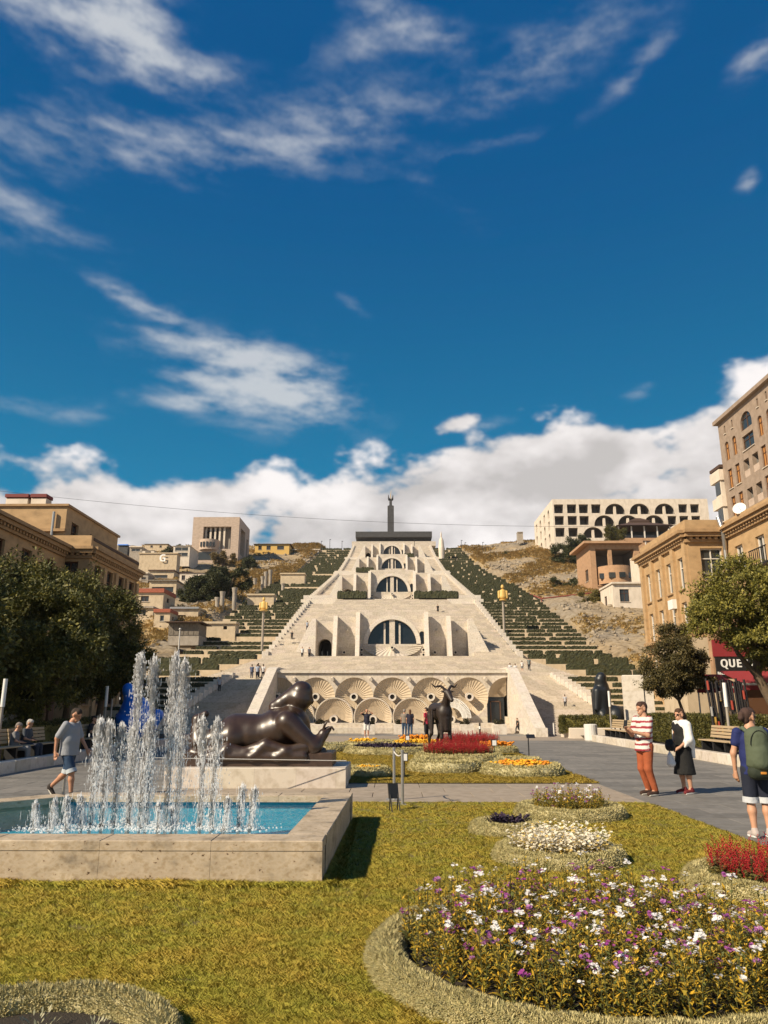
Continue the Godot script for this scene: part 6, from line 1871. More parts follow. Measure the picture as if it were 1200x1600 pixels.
func build_pool() -> void:
	var t := thing("fountain_pool", "travertine fountain pool with bright blue basin and white water jets", "fountain", Vector3(0, 0, 0))
	var P := [Vector3(-7.4, 0, -8.06), Vector3(-0.70, 0, -8.06), Vector3(-0.62, 0, -12.4), Vector3(-5.0, 0, -12.4), Vector3(-7.4, 0, -9.7)]
	for k in 4:
		var a: Vector3 = P[k]; var b: Vector3 = P[k + 1]
		var dir := (b - a).normalized()
		var inn := Vector3(dir.z, 0, -dir.x)
		var a2 := a; var b2 := b
		if k == 1: a2 += dir * 0.42; b2 -= dir * 0.42
		if k == 3: a2 += dir * 0.25
		course(t, "wall_stone", a2 + inn * 0.006, b2 + inn * 0.006, inn, 0.30, 0.0, 0.325, 1.05, [M.pool_stone])
		course(t, "coping_stone", a2, b2, inn, 0.42, 0.328, 0.42, 1.05, [M.pool_stone])
	var b := MB.new()
	var inner := PackedVector2Array([Vector2(-7.3, -8.44), Vector2(-1.0, -8.44), Vector2(-0.94, -12.06), Vector2(-4.9, -12.06), Vector2(-7.3, -9.5)])
	var id := Geometry2D.triangulate_polygon(inner)
	for k in range(0, id.size(), 3):
		b._t(Vector3(inner[id[k]].x, 0.03, inner[id[k]].y), Vector3(inner[id[k + 1]].x, 0.03, inner[id[k + 1]].y), Vector3(inner[id[k + 2]].x, 0.03, inner[id[k + 2]].y), Vector3.UP)
	for k in 5:
		var p := inner[k]; var q := inner[(k + 1) % 5]
		b.quad(Vector3(p.x, 0.03, p.y), Vector3(q.x, 0.03, q.y), Vector3(q.x, 0.335, q.y), Vector3(p.x, 0.335, p.y))
	part("basin", b, M.pool_tile, t)
	# rippled water sheet
	var w := MB.new()
	var nx := 130; var nz := 74
	for j in nz + 1:
		for i in nx + 1:
			var x := -7.3 + 6.36 * i / nx; var z := -8.44 - 3.62 * j / nz
			w.v.append(Vector3(x, 0.285 + ripple(x, z), z))
			w.n.append(Vector3((ripple(x - 0.02, z) - ripple(x + 0.02, z)) / 0.04, 1.0, (ripple(x, z - 0.02) - ripple(x, z + 0.02)) / 0.04).normalized())
			w.c.append(Color.WHITE)
	for j in nz:
		for i in nx:
			var q := j * (nx + 1) + i
			if w.v[q].x < -4.9 and w.v[q].z < -12.06 + (-4.9 - w.v[q].x) * 1.067 + 0.03: continue
			for k in [0, nx + 1, 1, 1, nx + 1, nx + 2]: w.ix.append(q + k)
	part("water", w, M.water, t)
	# jets
	var drop := MB.new(); drop.blob(Vector3.ZERO, Vector3(1, 1.35, 1), 6, 4)
	var dm := drop.mesh()
	rng.seed = 303
	var jets := [Vector3(-3.27, 2.38, -9.90), Vector3(-3.12, 2.36, -10.10), Vector3(-2.81, 2.39, -9.90), Vector3(-2.73, 2.33, -10.10), Vector3(-3.71, 1.56, -9.80), Vector3(-3.57, 1.54, -9.80), Vector3(-3.46, 1.51, -9.90), Vector3(-3.07, 1.58, -9.70), Vector3(-2.36, 1.59, -9.80), Vector3(-2.20, 1.58, -9.70), Vector3(-3.42, 1.47, -10.30), Vector3(-4.31, 0.60, -9.60), Vector3(-4.11, 0.63, -9.60), Vector3(-3.92, 0.66, -9.60), Vector3(-3.78, 0.67, -9.70), Vector3(-2.02, 0.66, -9.60), Vector3(-1.87, 0.78, -9.70), Vector3(-1.73, 0.76, -9.70), Vector3(-2.81, 0.59, -9.60), Vector3(-2.68, 0.53, -9.70)]   # top of each jet
	for p in jets:
		water_jet(t, Vector3(p.x, 0.27, p.z), p.y - 0.27, dm)
	var foam := []
	for k in 1500:
		var p: Vector3 = jets[rng.randi() % jets.size()]
		var u := Vector2(rng.randfn(0, 0.16), rng.randfn(0, 0.12))
		if p.z + u.y > -8.6: continue
		foam.append(Transform3D(scatter_basis(rng, rng.randf_range(0.005, 0.014)), Vector3(p.x + u.x, 0.285 + rng.randf() * rng.randf() * 0.06, p.z + u.y)))
	many("splash", dm, M.jet_water, foam, [], t)

func ripple(x: float, z: float) -> float:
	return 0.010 * fn.get_noise_2d(x * 5.0, z * 5.0) + 0.006 * fn.get_noise_2d(x * 14.0 + 9.0, z * 14.0)

func water_jet(t: Node3D, o: Vector3, h: float, dm: Mesh) -> void:
	# a lumpy core of rising water
	var c := MB.new()
	var n := int(14 + h * 16)
	var seg := 7
	var s := 0
	var side := rng.randf_range(-0.05, 0.05)
	var wide := 0.022 + 0.022 * minf(h, 1.6)
	for j in n + 1:
		var u := float(j) / n
		var r := wide * (0.55 + 0.75 * smoothstep(0.55, 0.95, u)) * (1.0 - pow(maxf(0.0, u - 0.9) / 0.1, 2.0) * 0.95)
		for k in seg + 1:
			var g := TAU * k / seg
			var rr := r * (0.7 + 0.75 * hash2(j * 3.7 + o.x * 31.0, float(k % seg) * 5.1 + h))
			c.v.append(o + Vector3(cos(g) * rr + side * u * u, u * h, sin(g) * rr)); c.n.append(Vector3(cos(g), 0.2, sin(g)).normalized()); c.c.append(Color.WHITE)
	for j in n:
		for k in seg:
			var q := s + j * (seg + 1) + k
			for w in [0, seg + 1, 1, 1, seg + 1, seg + 2]: c.ix.append(q + w)
	var jt := part("water_jet", c, M.jet_water, t)
	# drops thrown out and falling back
	var xf := []
	for k in int(220 + 900 * minf(h, 2.1)):
		var u := pow(rng.randf(), 0.8)
		var rad := wide * (0.9 + 1.9 * pow(1.0 - u, 0.7)) * absf(rng.randfn(0, 0.55))
		if rng.randf() < 0.05: rad *= 2.4
		var g := rng.randf() * TAU
		var sz := rng.randf_range(0.0025, 0.0075) * (1.35 if u > 0.75 else 1.0)
		var ln := sz * rng.randf_range(1.0, 2.2)
		if rng.randf() < 0.45:                     # strands of falling water
			sz *= 0.5; ln = rng.randf_range(0.012, 0.05)
		xf.append(Transform3D(Basis(Vector3.UP, g).scaled(Vector3(sz, ln, sz)), o + Vector3(cos(g) * rad + side * u + 0.03 * (1.0 - u), u * h * rng.randf_range(0.97, 1.02), sin(g) * rad)))
	many("drops", dm, M.jet_water, xf, [], jt)
	var nz := MB.new(); nz.tube(o + Vector3(0, -0.2, 0), o + Vector3(0, 0.07, 0), 0.025, 0.02, 8); nz.tube(o + Vector3(0, 0.0, 0), o + Vector3(0, 0.03, 0), 0.045, 0.045, 10)
	part("nozzle", nz, M.steel, t)

# ------------------------------------------------------------------ sculptures
func build_sculptures() -> void:
	var pl := thing("statue_plinth", "long low travertine plinth carrying the reclining bronze", "plinth", Vector3(-3.0, 0, -18.25))
	var a := MB.new(); a.cbox(Vector3(0, 0.205, 0), Vector3(3.96, 0.43, 2.1), 0.015); part("block", a, M.travertine, pl)
	# generic reclining figure: plain rounded masses
	var st := thing("bronze_statue", "dark bronze reclining figure with heavy rounded limbs on the plinth", "statue", Vector3(-3.2, 0.42, -18.2))
	var bb := MB.new(); bb.cbox(Vector3(0.08, 0.15, 0), Vector3(3.55, 0.30, 1.25), 0.03); part("base_block", bb, M.bronze_base, st)
	var f := MB.new()
	var z := Vector3(0, 0, 1)
	sdf(f, [
		[Vector3(-0.42, 0.68, 0.0), Vector3(-0.12, 0.69, 0.0), 0.47, 0.45, z, 1.15],        # hips
		[Vector3(-0.05, 0.66, 0.0), Vector3(0.5, 0.74, 0.0), 0.42, 0.46, z, 1.2],            # trunk
		[Vector3(0.58, 0.80, 0.0), Vector3(0.82, 0.92, 0.0), 0.50, 0.42, z, 1.2],            # chest and shoulders
		[Vector3(1.02, 0.88, 0.0), Vector3(1.12, 0.66, 0.0), 0.25, 0.2, z, 1.3],             # bosom
		[Vector3(0.86, 1.16, 0.0), Vector3(1.0, 1.38, 0.0), 0.20, 0.19],                     # neck
		[Vector3(1.02, 1.50, 0.0), Vector3(1.05, 1.62, 0.0), 0.30, 0.27],                    # head
		[Vector3(1.26, 1.45, 0.0), Vector3(1.30, 1.42, 0.0), 0.07, 0.055],
		[Vector3(0.86, 1.56, 0.0), Vector3(0.58, 1.36, 0.0), 0.19, 0.17],                    # hair falling back
		[Vector3(0.58, 1.36, 0.0), Vector3(0.42, 1.30, 0.0), 0.16, 0.13],
		[Vector3(0.80, 0.95, 0.45), Vector3(1.42, 0.42, 0.48), 0.27, 0.18],                  # near arm
		[Vector3(1.42, 0.40, 0.48), Vector3(1.62, 0.68, 0.38), 0.17, 0.11],
		[Vector3(1.64, 0.72, 0.38), Vector3(1.74, 0.80, 0.36), 0.10, 0.07],
		[Vector3(0.86, 0.9, -0.42), Vector3(1.25, 0.42, -0.46), 0.24, 0.17],
		[Vector3(-0.5, 0.60, 0.26), Vector3(-1.2, 0.5, 0.26), 0.37, 0.24],                   # legs
		[Vector3(-0.5, 0.60, -0.26), Vector3(-1.2, 0.5, -0.26), 0.37, 0.24],
		[Vector3(-1.25, 0.5, 0.26), Vector3(-1.32, 1.0, 0.20), 0.22, 0.13],
		[Vector3(-1.32, 1.0, 0.20), Vector3(-1.14, 1.14, 0.2), 0.11, 0.08],
		[Vector3(-1.25, 0.5, -0.26), Vector3(-1.66, 0.55, -0.2), 0.22, 0.13]], 0.032, 0.07)
	part("figure", f, M.bronze, st)
	var hand := MB.new()
	for k in 4:
		var o := Vector3(1.70, 0.80, 0.42 - k * 0.045)
		hand.path_tube([o, o + Vector3(0.10, 0.05, 0), o + Vector3(0.16, 0.0 - k * 0.01, 0)], [0.032, 0.028, 0.02], 6)
	hand.path_tube([Vector3(1.62, 0.78, 0.42), Vector3(1.66, 0.9, 0.46), Vector3(1.7, 0.96, 0.44)], [0.036, 0.03, 0.02], 6)
	part("fingers", hand, M.bronze, st).set_meta("kind", "stuff")
	var dr := MB.new()
	sdf(dr, [
		[Vector3(-1.0, 0.30, 0.46), Vector3(-0.5, 0.40, 0.56), 0.15, 0.13], [Vector3(-0.5, 0.40, 0.56), Vector3(-0.1, 0.30, 0.58), 0.12, 0.10], [Vector3(-0.1, 0.32, 0.56), Vector3(0.35, 0.45, 0.56), 0.11, 0.15],
		[Vector3(0.35, 0.45, 0.56), Vector3(0.85, 0.33, 0.60), 0.15, 0.12], [Vector3(0.85, 0.35, 0.60), Vector3(1.25, 0.42, 0.56), 0.11, 0.12], [Vector3(-1.3, 0.26, 0.36), Vector3(-0.9, 0.14, 0.64), 0.17, 0.09],
		[Vector3(0.25, 0.36, 0.62), Vector3(0.05, 0.2, 0.66), 0.11, 0.09], [Vector3(0.8, 0.30, 0.64), Vector3(0.62, 0.2, 0.66), 0.12, 0.1], [Vector3(-0.55, 0.32, 0.62), Vector3(-0.72, 0.2, 0.66), 0.12, 0.1], [Vector3(-0.9, 0.22, 0.60), Vector3(1.2, 0.22, 0.60), 0.12, 0.12], [Vector3(-1.2, 0.34, -0.1), Vector3(1.3, 0.34, -0.1), 0.2, 0.2], [Vector3(1.45, 0.30, 0.3), Vector3(1.6, 0.30, 0.2), 0.12, 0.1]], 0.03, 0.06)
	part("drapery", dr, M.bronze, st)
	# blue bird-like egg
	var bl := thing("blue_sculpture", "glossy blue rounded bird-like sculpture beyond the fountain jets", "sculpture", Vector3(-11.3, 0.16, -34.0))
	var e := MB.new()
	sdf(e, [[Vector3(0, 0.95, 0), Vector3(0.05, 1.15, 0), 0.86, 0.78], [Vector3(-0.1, 1.75, 0.1), Vector3(-0.32, 2.2, 0.15), 0.42, 0.24], [Vector3(-0.32, 2.3, 0.15), Vector3(-0.36, 2.36, 0.16), 0.22, 0.2], [Vector3(0.6, 0.9, 0), Vector3(1.0, 1.2, 0), 0.5, 0.25]], 0.055, 0.25)
	part("body", e, M.sculpture_blue, bl)
	var be := MB.new(); be.path_tube([Vector3(-0.2, 2.36, 0.2), Vector3(0.35, 2.5, 0.2), Vector3(0.8, 2.42, 0.2)], [0.09, 0.06, 0.02], 8); part("beak", be, M.black_stone, bl)
	for x in [-0.3, 0.3]:
		var lg := MB.new(); lg.tube(Vector3(x, 0, 0), Vector3(x, 0.3, 0), 0.1, 0.12, 8); part("leg", lg, M.black_stone, bl)
	# horned animal of dark iron
	var ib := thing("horned_sculpture", "tall dark iron horned animal standing behind the red flower bed", "sculpture", Vector3(1.72, 0.0, -27.6), 0.45)
	ib.scale = Vector3.ONE * 0.94
	var g := MB.new()
	sdf(g, [
		[Vector3(0, 1.62, 0.28), Vector3(0, 1.68, -0.5), 0.30, 0.25, Vector3.UP, 1.15], [Vector3(0, 1.35, 0.36), Vector3(0, 1.02, 0.4), 0.2, 0.12], [Vector3(0, 1.82, 0.36), Vector3(-0.04, 2.25, 0.62), 0.18, 0.13],
		[Vector3(-0.05, 2.32, 0.66), Vector3(-0.08, 2.05, 0.98), 0.14, 0.075],
		[Vector3(-0.15, 1.45, 0.32), Vector3(-0.18, 0.72, 0.36), 0.12, 0.06], [Vector3(-0.18, 0.72, 0.36), Vector3(-0.2, 0.0, 0.32), 0.055, 0.035],
		[Vector3(0.15, 1.45, 0.32), Vector3(0.17, 0.72, 0.38), 0.12, 0.06], [Vector3(0.17, 0.72, 0.38), Vector3(0.16, 0.0, 0.34), 0.055, 0.035],
		[Vector3(-0.16, 1.5, -0.5), Vector3(-0.18, 0.85, -0.42), 0.15, 0.07], [Vector3(-0.18, 0.85, -0.42), Vector3(-0.18, 0.62, -0.6), 0.06, 0.05], [Vector3(-0.18, 0.62, -0.6), Vector3(-0.18, 0.0, -0.56), 0.05, 0.035],
		[Vector3(0.16, 1.5, -0.5), Vector3(0.18, 0.85, -0.42), 0.15, 0.07], [Vector3(0.18, 0.85, -0.42), Vector3(0.18, 0.62, -0.6), 0.06, 0.05], [Vector3(0.18, 0.62, -0.6), Vector3(0.18, 0.0, -0.56), 0.05, 0.035],
		[Vector3(0, 1.75, -0.68), Vector3(0.1, 1.3, -0.85), 0.05, 0.03], [Vector3(-0.12, 2.4, 0.6), Vector3(-0.3, 2.36, 0.62), 0.04, 0.03], [Vector3(0.04, 2.4, 0.6), Vector3(0.2, 2.36, 0.62), 0.04, 0.03]], 0.034, 0.07)
	part("body", g, M.iron_dark, ib)
	for s in [-1, 1]:
		var h := MB.new(); h.path_tube([Vector3(s * 0.06 - 0.04, 2.42, 0.6), Vector3(s * 0.22 - 0.04, 2.58, 0.5), Vector3(s * 0.42 - 0.04, 2.54, 0.42), Vector3(s * 0.56 - 0.04, 2.66, 0.4)], [0.06, 0.05, 0.035, 0.012], 6); part("horn", h, M.iron_dark, ib)
	for q in [[Vector3(0.42, 1.7, -0.1), Vector3(0.5, 0.75, -0.12)], [Vector3(-0.42, 1.7, 0.1), Vector3(-0.44, 0.95, 0.1)]]:
		var h := MB.new(); h.path_tube([Vector3(q[0].x * 0.5, 1.75, q[0].z), q[0], q[1]], [0.06, 0.045, 0.02], 6); part("hanging_strap", h, M.iron_dark, ib)
	# stout black seated figure
	var bf := thing("black_statue", "stout black stone seated figure on a low white base", "statue", Vector3(12.5, 0.5, -45.2))
	bf.scale = Vector3.ONE * 1.22
	var k := MB.new()
	sdf(k, [[Vector3(-0.25, 0.3, 0), Vector3(-0.25, 1.5, 0), 0.42, 0.45], [Vector3(-0.2, 1.75, 0), Vector3(-0.2, 1.9, 0), 0.4, 0.35], [Vector3(-0.25, 2.25, 0.1), Vector3(-0.2, 2.35, 0.1), 0.27, 0.25], [Vector3(0.4, 0.55, 0), Vector3(0.75, 0.6, -0.1), 0.52, 0.42], [Vector3(-0.5, 1.7, 0.3), Vector3(-0.6, 0.9, 0.35), 0.18, 0.14], [Vector3(-0.3, 0.6, 0.35), Vector3(-0.35, 0.1, 0.45), 0.22, 0.2]], 0.055, 0.16)
	part("figure", k, M.black_stone, bf)
	var kb := MB.new(); kb.cbox(Vector3(-0.3, -0.2, 0.2), Vector3(3.6, 0.5, 2.0), 0.03); part("base", kb, M.white_wall, bf)
	# white stone pylon
	var py := thing("stone_pylon", "tall plain white stone slab standing beside the hedge steps", "pylon", Vector3(13.15, 0.16, -41.4), -0.25)
	var p := MB.new(); p.cbox(Vector3(0, 1.6, 0), Vector3(1.55, 3.2, 0.55), 0.04); part("slab", p, M.travertine_pale, py)
	var p2 := MB.new(); p2.box(Vector3(0.3, 2.2, 0.3), Vector3(0.03, 1.3, 0.03)); part("groove_rod", p2, M.black_metal, py)
	# dark bars
	var sl := thing("bar_sculpture", "row of tall dark painted metal bars leaning behind the bench", "sculpture", Vector3(11.8, 0.16, -28.6), 0.0)
	rng.seed = 404
	for i in 15:
		var r := MB.new(); r.colored = true
		var c := Color(0.012, 0.011, 0.010)
		var x := i * 0.098
		var y := 2.5 + rng.randf_range(-0.08, 0.08)
		r.tint(c); r.tube(Vector3(x, 0, 0), Vector3(x - 0.12, y, rng.randf_range(-0.1, 0.05)), 0.045, 0.045, 8)
		for q in 2:
			if rng.randf() < 0.5:
				var u := rng.randf_range(0.15, 0.85)
				r.tint([Color(0.30, 0.04, 0.02), Color(0.35, 0.2, 0.03), Color(0.3, 0.29, 0.27), Color(0.10, 0.07, 0.05)][rng.randi() % 4])
				r.tube(Vector3(x - 0.12 * u, y * u, 0.02), Vector3(x - 0.12 * (u + 0.13), y * (u + 0.13), 0.02), 0.046, 0.046, 8, false)
		part("bar", r, M.painted, sl)
	# gold figures on poles
	for q in [[Vector3(-19.32, 9.06, -112.50), 6.6, 2.2, "golden seated figure on a tall pole beside the broken hedges"], [Vector3(18.82, 13.36, -127.00), 5.8, 2.9, "golden seated figure on a tall pole among the dense hedges"]]:
		var gp := thing("pole_sculpture", q[3], "sculpture", q[0])
		var po := MB.new(); po.tube(Vector3(0, -1, 0), Vector3(0, q[1], 0), 0.2, 0.17, 10); part("pole", po, M.grey_concrete, gp)
		var ds := MB.new(); ds.tube(Vector3(0, q[1], 0), Vector3(0, q[1] + 0.12, 0), 0.62, 0.62, 14); part("disc", ds, M.gold, gp)
		var fi := MB.new()
		var s: float = q[2]
		sdf(fi, [[Vector3(0, q[1] + s * 0.22, 0), Vector3(0, q[1] + s * 0.5, 0), s * 0.19, s * 0.16, Vector3.RIGHT, 1.2], [Vector3(0, q[1] + s * 0.78, 0.05), Vector3(0, q[1] + s * 0.84, 0.05), s * 0.10, s * 0.09], [Vector3(-s * 0.22, q[1] + s * 0.5, 0.1), Vector3(-s * 0.24, q[1] + s * 0.15, 0.2), s * 0.08, s * 0.06], [Vector3(s * 0.22, q[1] + s * 0.5, 0.1), Vector3(s * 0.24, q[1] + s * 0.15, 0.2), s * 0.08, s * 0.06]], 0.08, 0.12)
		part("figure", fi, M.gold, gp)
	var sp := thing("spire_sculpture", "slender white pointed spire beside the topmost hall", "sculpture", Vector3(20.22, 59.96, -300.00))
	var w := MB.new(); w.lathe(Vector3.ZERO, [Vector2(1.0, -2), Vector2(1.1, 1.0), Vector2(1.25, 4.5), Vector2(0.9, 7.8), Vector2(0.3, 9.0), Vector2(0.28, 10.4), Vector2(0.001, 11.6)], 14); part("spire", w, M.white_wall, sp)

# ------------------------------------------------------------------ street furniture
func build_furniture() -> void:
	# benches: every slat is a part
	var bn := thing("slatted_bench", "pale slatted bench behind the woman with the white jacket", "bench", Vector3(11.0, 0.18, -26.1), -PI * 0.5)
	var sl := MB.new(); sl.cbox(Vector3.ZERO, Vector3(2.3, 0.035, 0.085), 0.008)
	var sm := sl.mesh()
	for k in 4:
		put("seat_slat", sm, M.wood_slat, bn).position = Vector3(0, 0.44, 0.05 + k * 0.105)
		var o := put("back_slat", sm, M.wood_slat, bn)
		o.transform = Transform3D(Basis(Vector3.RIGHT, PI * 0.5 - 0.2), Vector3(0, 0.56 + k * 0.105, -0.06 - k * 0.022))
	for x in [-0.9, 0.0, 0.9]:
		var lg := MB.new(); lg.box(Vector3(x, 0.21, 0.2), Vector3(0.09, 0.42, 0.34)); lg.box(Vector3(x, 0.62, -0.14), Vector3(0.06, 0.5, 0.05)); part("leg", lg, M.black_metal, bn)
	copy(bn, Vector3(11.0, 0.18, -23.6), -PI * 0.5, "pale slatted bench in front of the leaning bar sculpture")
	copy(bn, Vector3(11.0, 0.18, -38.2), -PI * 0.5, "pale slatted bench close to the square clipped hedge")
	copy(bn, Vector3(11.0, 0.18, -35.7), -PI * 0.5, "pale slatted bench behind the man with the phone")
	copy(bn, Vector3(-11.0, 0.18, -21.2), PI * 0.5, "shaded slatted bench standing empty by the ring sign")
	copy(bn, Vector3(-11.0, 0.18, -23.6), PI * 0.5, "shaded slatted bench with two old people seated")
	copy(bn, Vector3(-11.0, 0.18, -28.4), PI * 0.5, "shaded slatted bench behind the walking man")
	# slim light posts
	for q in [[Vector3(11.35, 0.16, -26.4), "slim light post with white head before the bar sculpture"], [Vector3(11.35, 0.16, -40.5), "slim light post with white head beside the black statue"], [Vector3(-11.35, 0.16, -22.4), "slim light post with white head beside the ring sign"], [Vector3(-11.35, 0.16, -30.5), "slim light post with white head before the blue sculpture"]]:
		var lp := thing("light_post", q[1], "lamp post", q[0])
		var a := MB.new(); a.tube(Vector3.ZERO, Vector3(0, 1.55, 0), 0.045, 0.045, 10); part("pole", a, M.grey_concrete, lp)
		var h := MB.new(); h.tube(Vector3(0, 1.55, 0), Vector3(0, 2.35, 0), 0.06, 0.06, 12); part("lamp_head", h, M.white_plastic, lp)
	# planters before the niche wall
	var pn := 0
	for x in [-4.8, -1.55, 0.5, 2.7, 4.8, 6.9, 9.1]:
		var pt := thing("stone_planter", ["planter behind the bronze hand", "planter behind the man in white shorts", "planter beside the couple", "planter behind the man in red", "planter under the openwork fan", "planter before the dark door", "planter at the foot of the side wall"][pn] + ", pale stone with dark shrub", "planter", Vector3(x, 0, -50.4))
		pn += 1
		var b := MB.new(); b.cbox(Vector3(0, 0.3, 0), Vector3(0.85, 0.62, 0.85), 0.03); part("box", b, M.travertine_pale, pt)
		crown(pt, [[Vector3(0, 0.68, 0), Vector3(0.32, 0.2, 0.32)]], 60, 0.75, Color(0.02, 0.022, 0.01), Color(0.06, 0.05, 0.02), "shrub")
	# stanchions by the plinth
	for q in [[Vector3(0.03, 0.00, -15.16), "silver stanchion with a rope ring beside the small black stand"], [Vector3(0.18, 0.00, -14.40), "shorter silver stanchion nearest the front lawn edge"], [Vector3(-5.34, 0.00, -16.19), "silver stanchion behind the tall water jets"], [Vector3(-6.54, 0.00, -15.72), "silver stanchion hidden by the walking man's legs"]]:
		var s := thing("rope_stanchion", q[1], "stanchion", q[0])
		var a := MB.new(); a.tube(Vector3(0, 0.02, 0), Vector3(0, 0.92, 0), 0.028, 0.028, 10); a.tube(Vector3(0, 0.92, 0), Vector3(0, 0.95, 0), 0.034, 0.034, 10); part("post", a, M.steel, s)
		var d := MB.new(); d.tube(Vector3(0, 0.0, 0), Vector3(0, 0.02, 0), 0.17, 0.16, 16); part("foot_plate", d, M.steel, s)
	var rp := MB.new()
	var ra: Vector3 = Vector3(0.03, 0.00, -15.16) + Vector3(0, 0.88, 0); var re: Vector3 = Vector3(0.18, 0.00, -14.40) + Vector3(0, 0.88, 0)
	var last := ra
	for k in 8:
		var u := (k + 1) / 8.0
		var p := ra.lerp(re, u) - Vector3(0, 0.22 * u * (1.0 - u), 0); rp.tube(last, p, 0.012, 0.012, 6, false); last = p
	tag(put("barrier_rope", rp.mesh(), M.steel_white), "pale rope slung between the two silver stanchions", "rope")
	var rq := MB.new(); rq.tube(Vector3(-5.34, 0.00, -16.19) + Vector3(0, 0.7, 0), Vector3(-1.0, 0.58, -17.1), 0.008, 0.008, 5)
	tag(put("barrier_rope", rq.mesh(), M.steel_white), "thin rope stretched along the front of the bronze statue", "rope")
	# small black stand on the lawn edge
	var bs := thing("floor_stand", "small black folding stand on the grass edge by the pool corner", "stand", Vector3(0.04, 0.00, -13.47), 0.35)
	var pa := MB.new(); pa.box(Vector3(0, 0.34, 0), Vector3(0.17, 0.24, 0.05), Transform3D(Basis(Vector3.RIGHT, -0.25), Vector3.ZERO)); part("panel", pa, M.black_metal, bs)
	for q in [[-0.07, 0.06], [0.07, 0.06], [-0.07, -0.08], [0.07, -0.08]]:
		var l := MB.new(); l.tube(Vector3(q[0], 0, q[1]), Vector3(q[0], 0.28, -0.04), 0.01, 0.01, 6); part("leg", l, M.black_metal, bs)
	# garden floodlights
	for q in [[Vector3(0.30, 0.00, -19.63), 0.42, "small white faced garden floodlight beside the stanchions"], [Vector3(3.30, 0.00, -25.46), 0.5, "garden floodlight beside the front red flower bed"], [Vector3(0.62, 0.00, -32.05), 0.4, "garden floodlight among the yellow blooms"]]:
		var fl := thing("garden_floodlight", q[2], "floodlight", q[0])
		var a := MB.new(); a.tube(Vector3.ZERO, Vector3(0, q[1], 0), 0.015, 0.015, 6); part("stake", a, M.black_metal, fl)
		var h := MB.new(); h.box(Vector3(0, q[1] + 0.08, 0), Vector3(0.17, 0.2, 0.14)); part("housing", h, M.black_metal, fl)
		var g := MB.new(); g.box(Vector3(0, q[1] + 0.08, 0.075), Vector3(0.13, 0.16, 0.01)); part("lens", g, M.white_plastic, fl)
	var sg := thing("label_post", "thin black label post at the edge of the middle lawn", "sign", Vector3(4.52, 0.00, -26.07))
	var sa := MB.new(); sa.tube(Vector3.ZERO, Vector3(0, 0.85, 0), 0.02, 0.02, 6); part("post", sa, M.black_metal, sg)
	var sb := MB.new(); sb.box(Vector3(0, 0.9, 0.02), Vector3(0.28, 0.02, 0.2), Transform3D(Basis(Vector3.RIGHT, 0.5), Vector3.ZERO)); part("plate", sb, M.black_metal, sg)
	# low posts and bin by the first flight
	for q in [[Vector3(9.36, 0.00, -49.37), "thin white post at the foot of the sunny stairs"], [Vector3(9.77, 0.00, -47.26), "thin white post before the square hedge"], [Vector3(10.98, 0.00, -44.41), "thin white post beside the litter bin"]]:
		var o := thing("low_post", q[1], "post", q[0])
		var a := MB.new(); a.tube(Vector3.ZERO, Vector3(0, 0.75, 0), 0.05, 0.05, 8); part("shaft", a, M.steel_white, o)
		var c := MB.new(); c.tube(Vector3(0, 0.75, 0), Vector3(0, 0.8, 0), 0.06, 0.04, 8); part("cap", c, M.steel, o)
	var bi := thing("litter_bin", "round pale metal litter bin by the square clipped hedge", "bin", Vector3(10.23, 0.00, -40.34))
	var ba := MB.new(); ba.lathe(Vector3.ZERO, [Vector2(0.3, 0), Vector2(0.33, 0.05), Vector2(0.34, 0.8), Vector2(0.3, 0.84), Vector2(0.22, 0.8)], 18); part("drum", ba, M.steel_white, bi)
	var mk := thing("marker_post", "short black and white marker post before the ledge", "post", Vector3(5.53, 0.00, -49.33))
	var ma := MB.new(); ma.tube(Vector3.ZERO, Vector3(0, 0.72, 0), 0.06, 0.06, 8); part("post", ma, M.black_metal, mk)
	var mw := MB.new(); mw.tube(Vector3(0, 0.35, 0), Vector3(0, 0.52, 0), 0.064, 0.064, 8); part("white_band", mw, M.white_plastic, mk)
	# flag-like lamp poles on the stairs sides
	for q in [[Vector3(-14.57, 3.08, -40.00), 3.0, "thin grey pole rising from the shaded hedge"], [Vector3(-13.54, 2.84, -48.00), 6.5, "thin pale pole in front of the metal shed"]]:
		var o := thing("thin_pole", q[2], "pole", Vector3(q[0].x, 0.0, q[0].z))
		var a := MB.new(); a.tube(Vector3.ZERO, Vector3(0, q[1], 0), 0.05, 0.04, 8); part("pole", a, M.steel_white, o)
		var b := MB.new(); b.blob(Vector3(0, q[1], 0), Vector3(0.08, 0.08, 0.08)); part("finial", b, M.steel_white, o)
	# shop in the shade with a ring sign
	var sh := thing("shop_front", "dark shaded shop front with a white ring sign and pale stripes", "shop", Vector3(-15.5, 0, -27.2))
	var s1 := MB.new(); s1.box(Vector3(0, 1.5, -0.6), Vector3(6.4, 3.0, 0.4)); part("wall", s1, M.roof_brown, sh)
	for k in 4:
		var b := MB.new(); b.box(Vector3(-2.3 + k * 1.55, 1.2, -0.36), Vector3(1.2, 2.1, 0.06)); part("window", b, M.dark_glass, sh)
	for y in [1.95, 2.5]:
		var b := MB.new(); b.box(Vector3(0.4, y, 0.1), Vector3(5.0, 0.05, 0.06)); part("pale_stripe", b, M.white_plastic, sh)
	var rg := MB.new()
	for k in 20:
		var g1 := TAU * k / 20; var g2 := TAU * (k + 1) / 20
		rg.tube(Vector3(2.0 + cos(g1) * 0.11, 1.35 + sin(g1) * 0.16, 0.5), Vector3(2.0 + cos(g2) * 0.11, 1.35 + sin(g2) * 0.16, 0.5), 0.05, 0.05, 6, false)
	part("ring_sign", rg, M.white_plastic, sh)
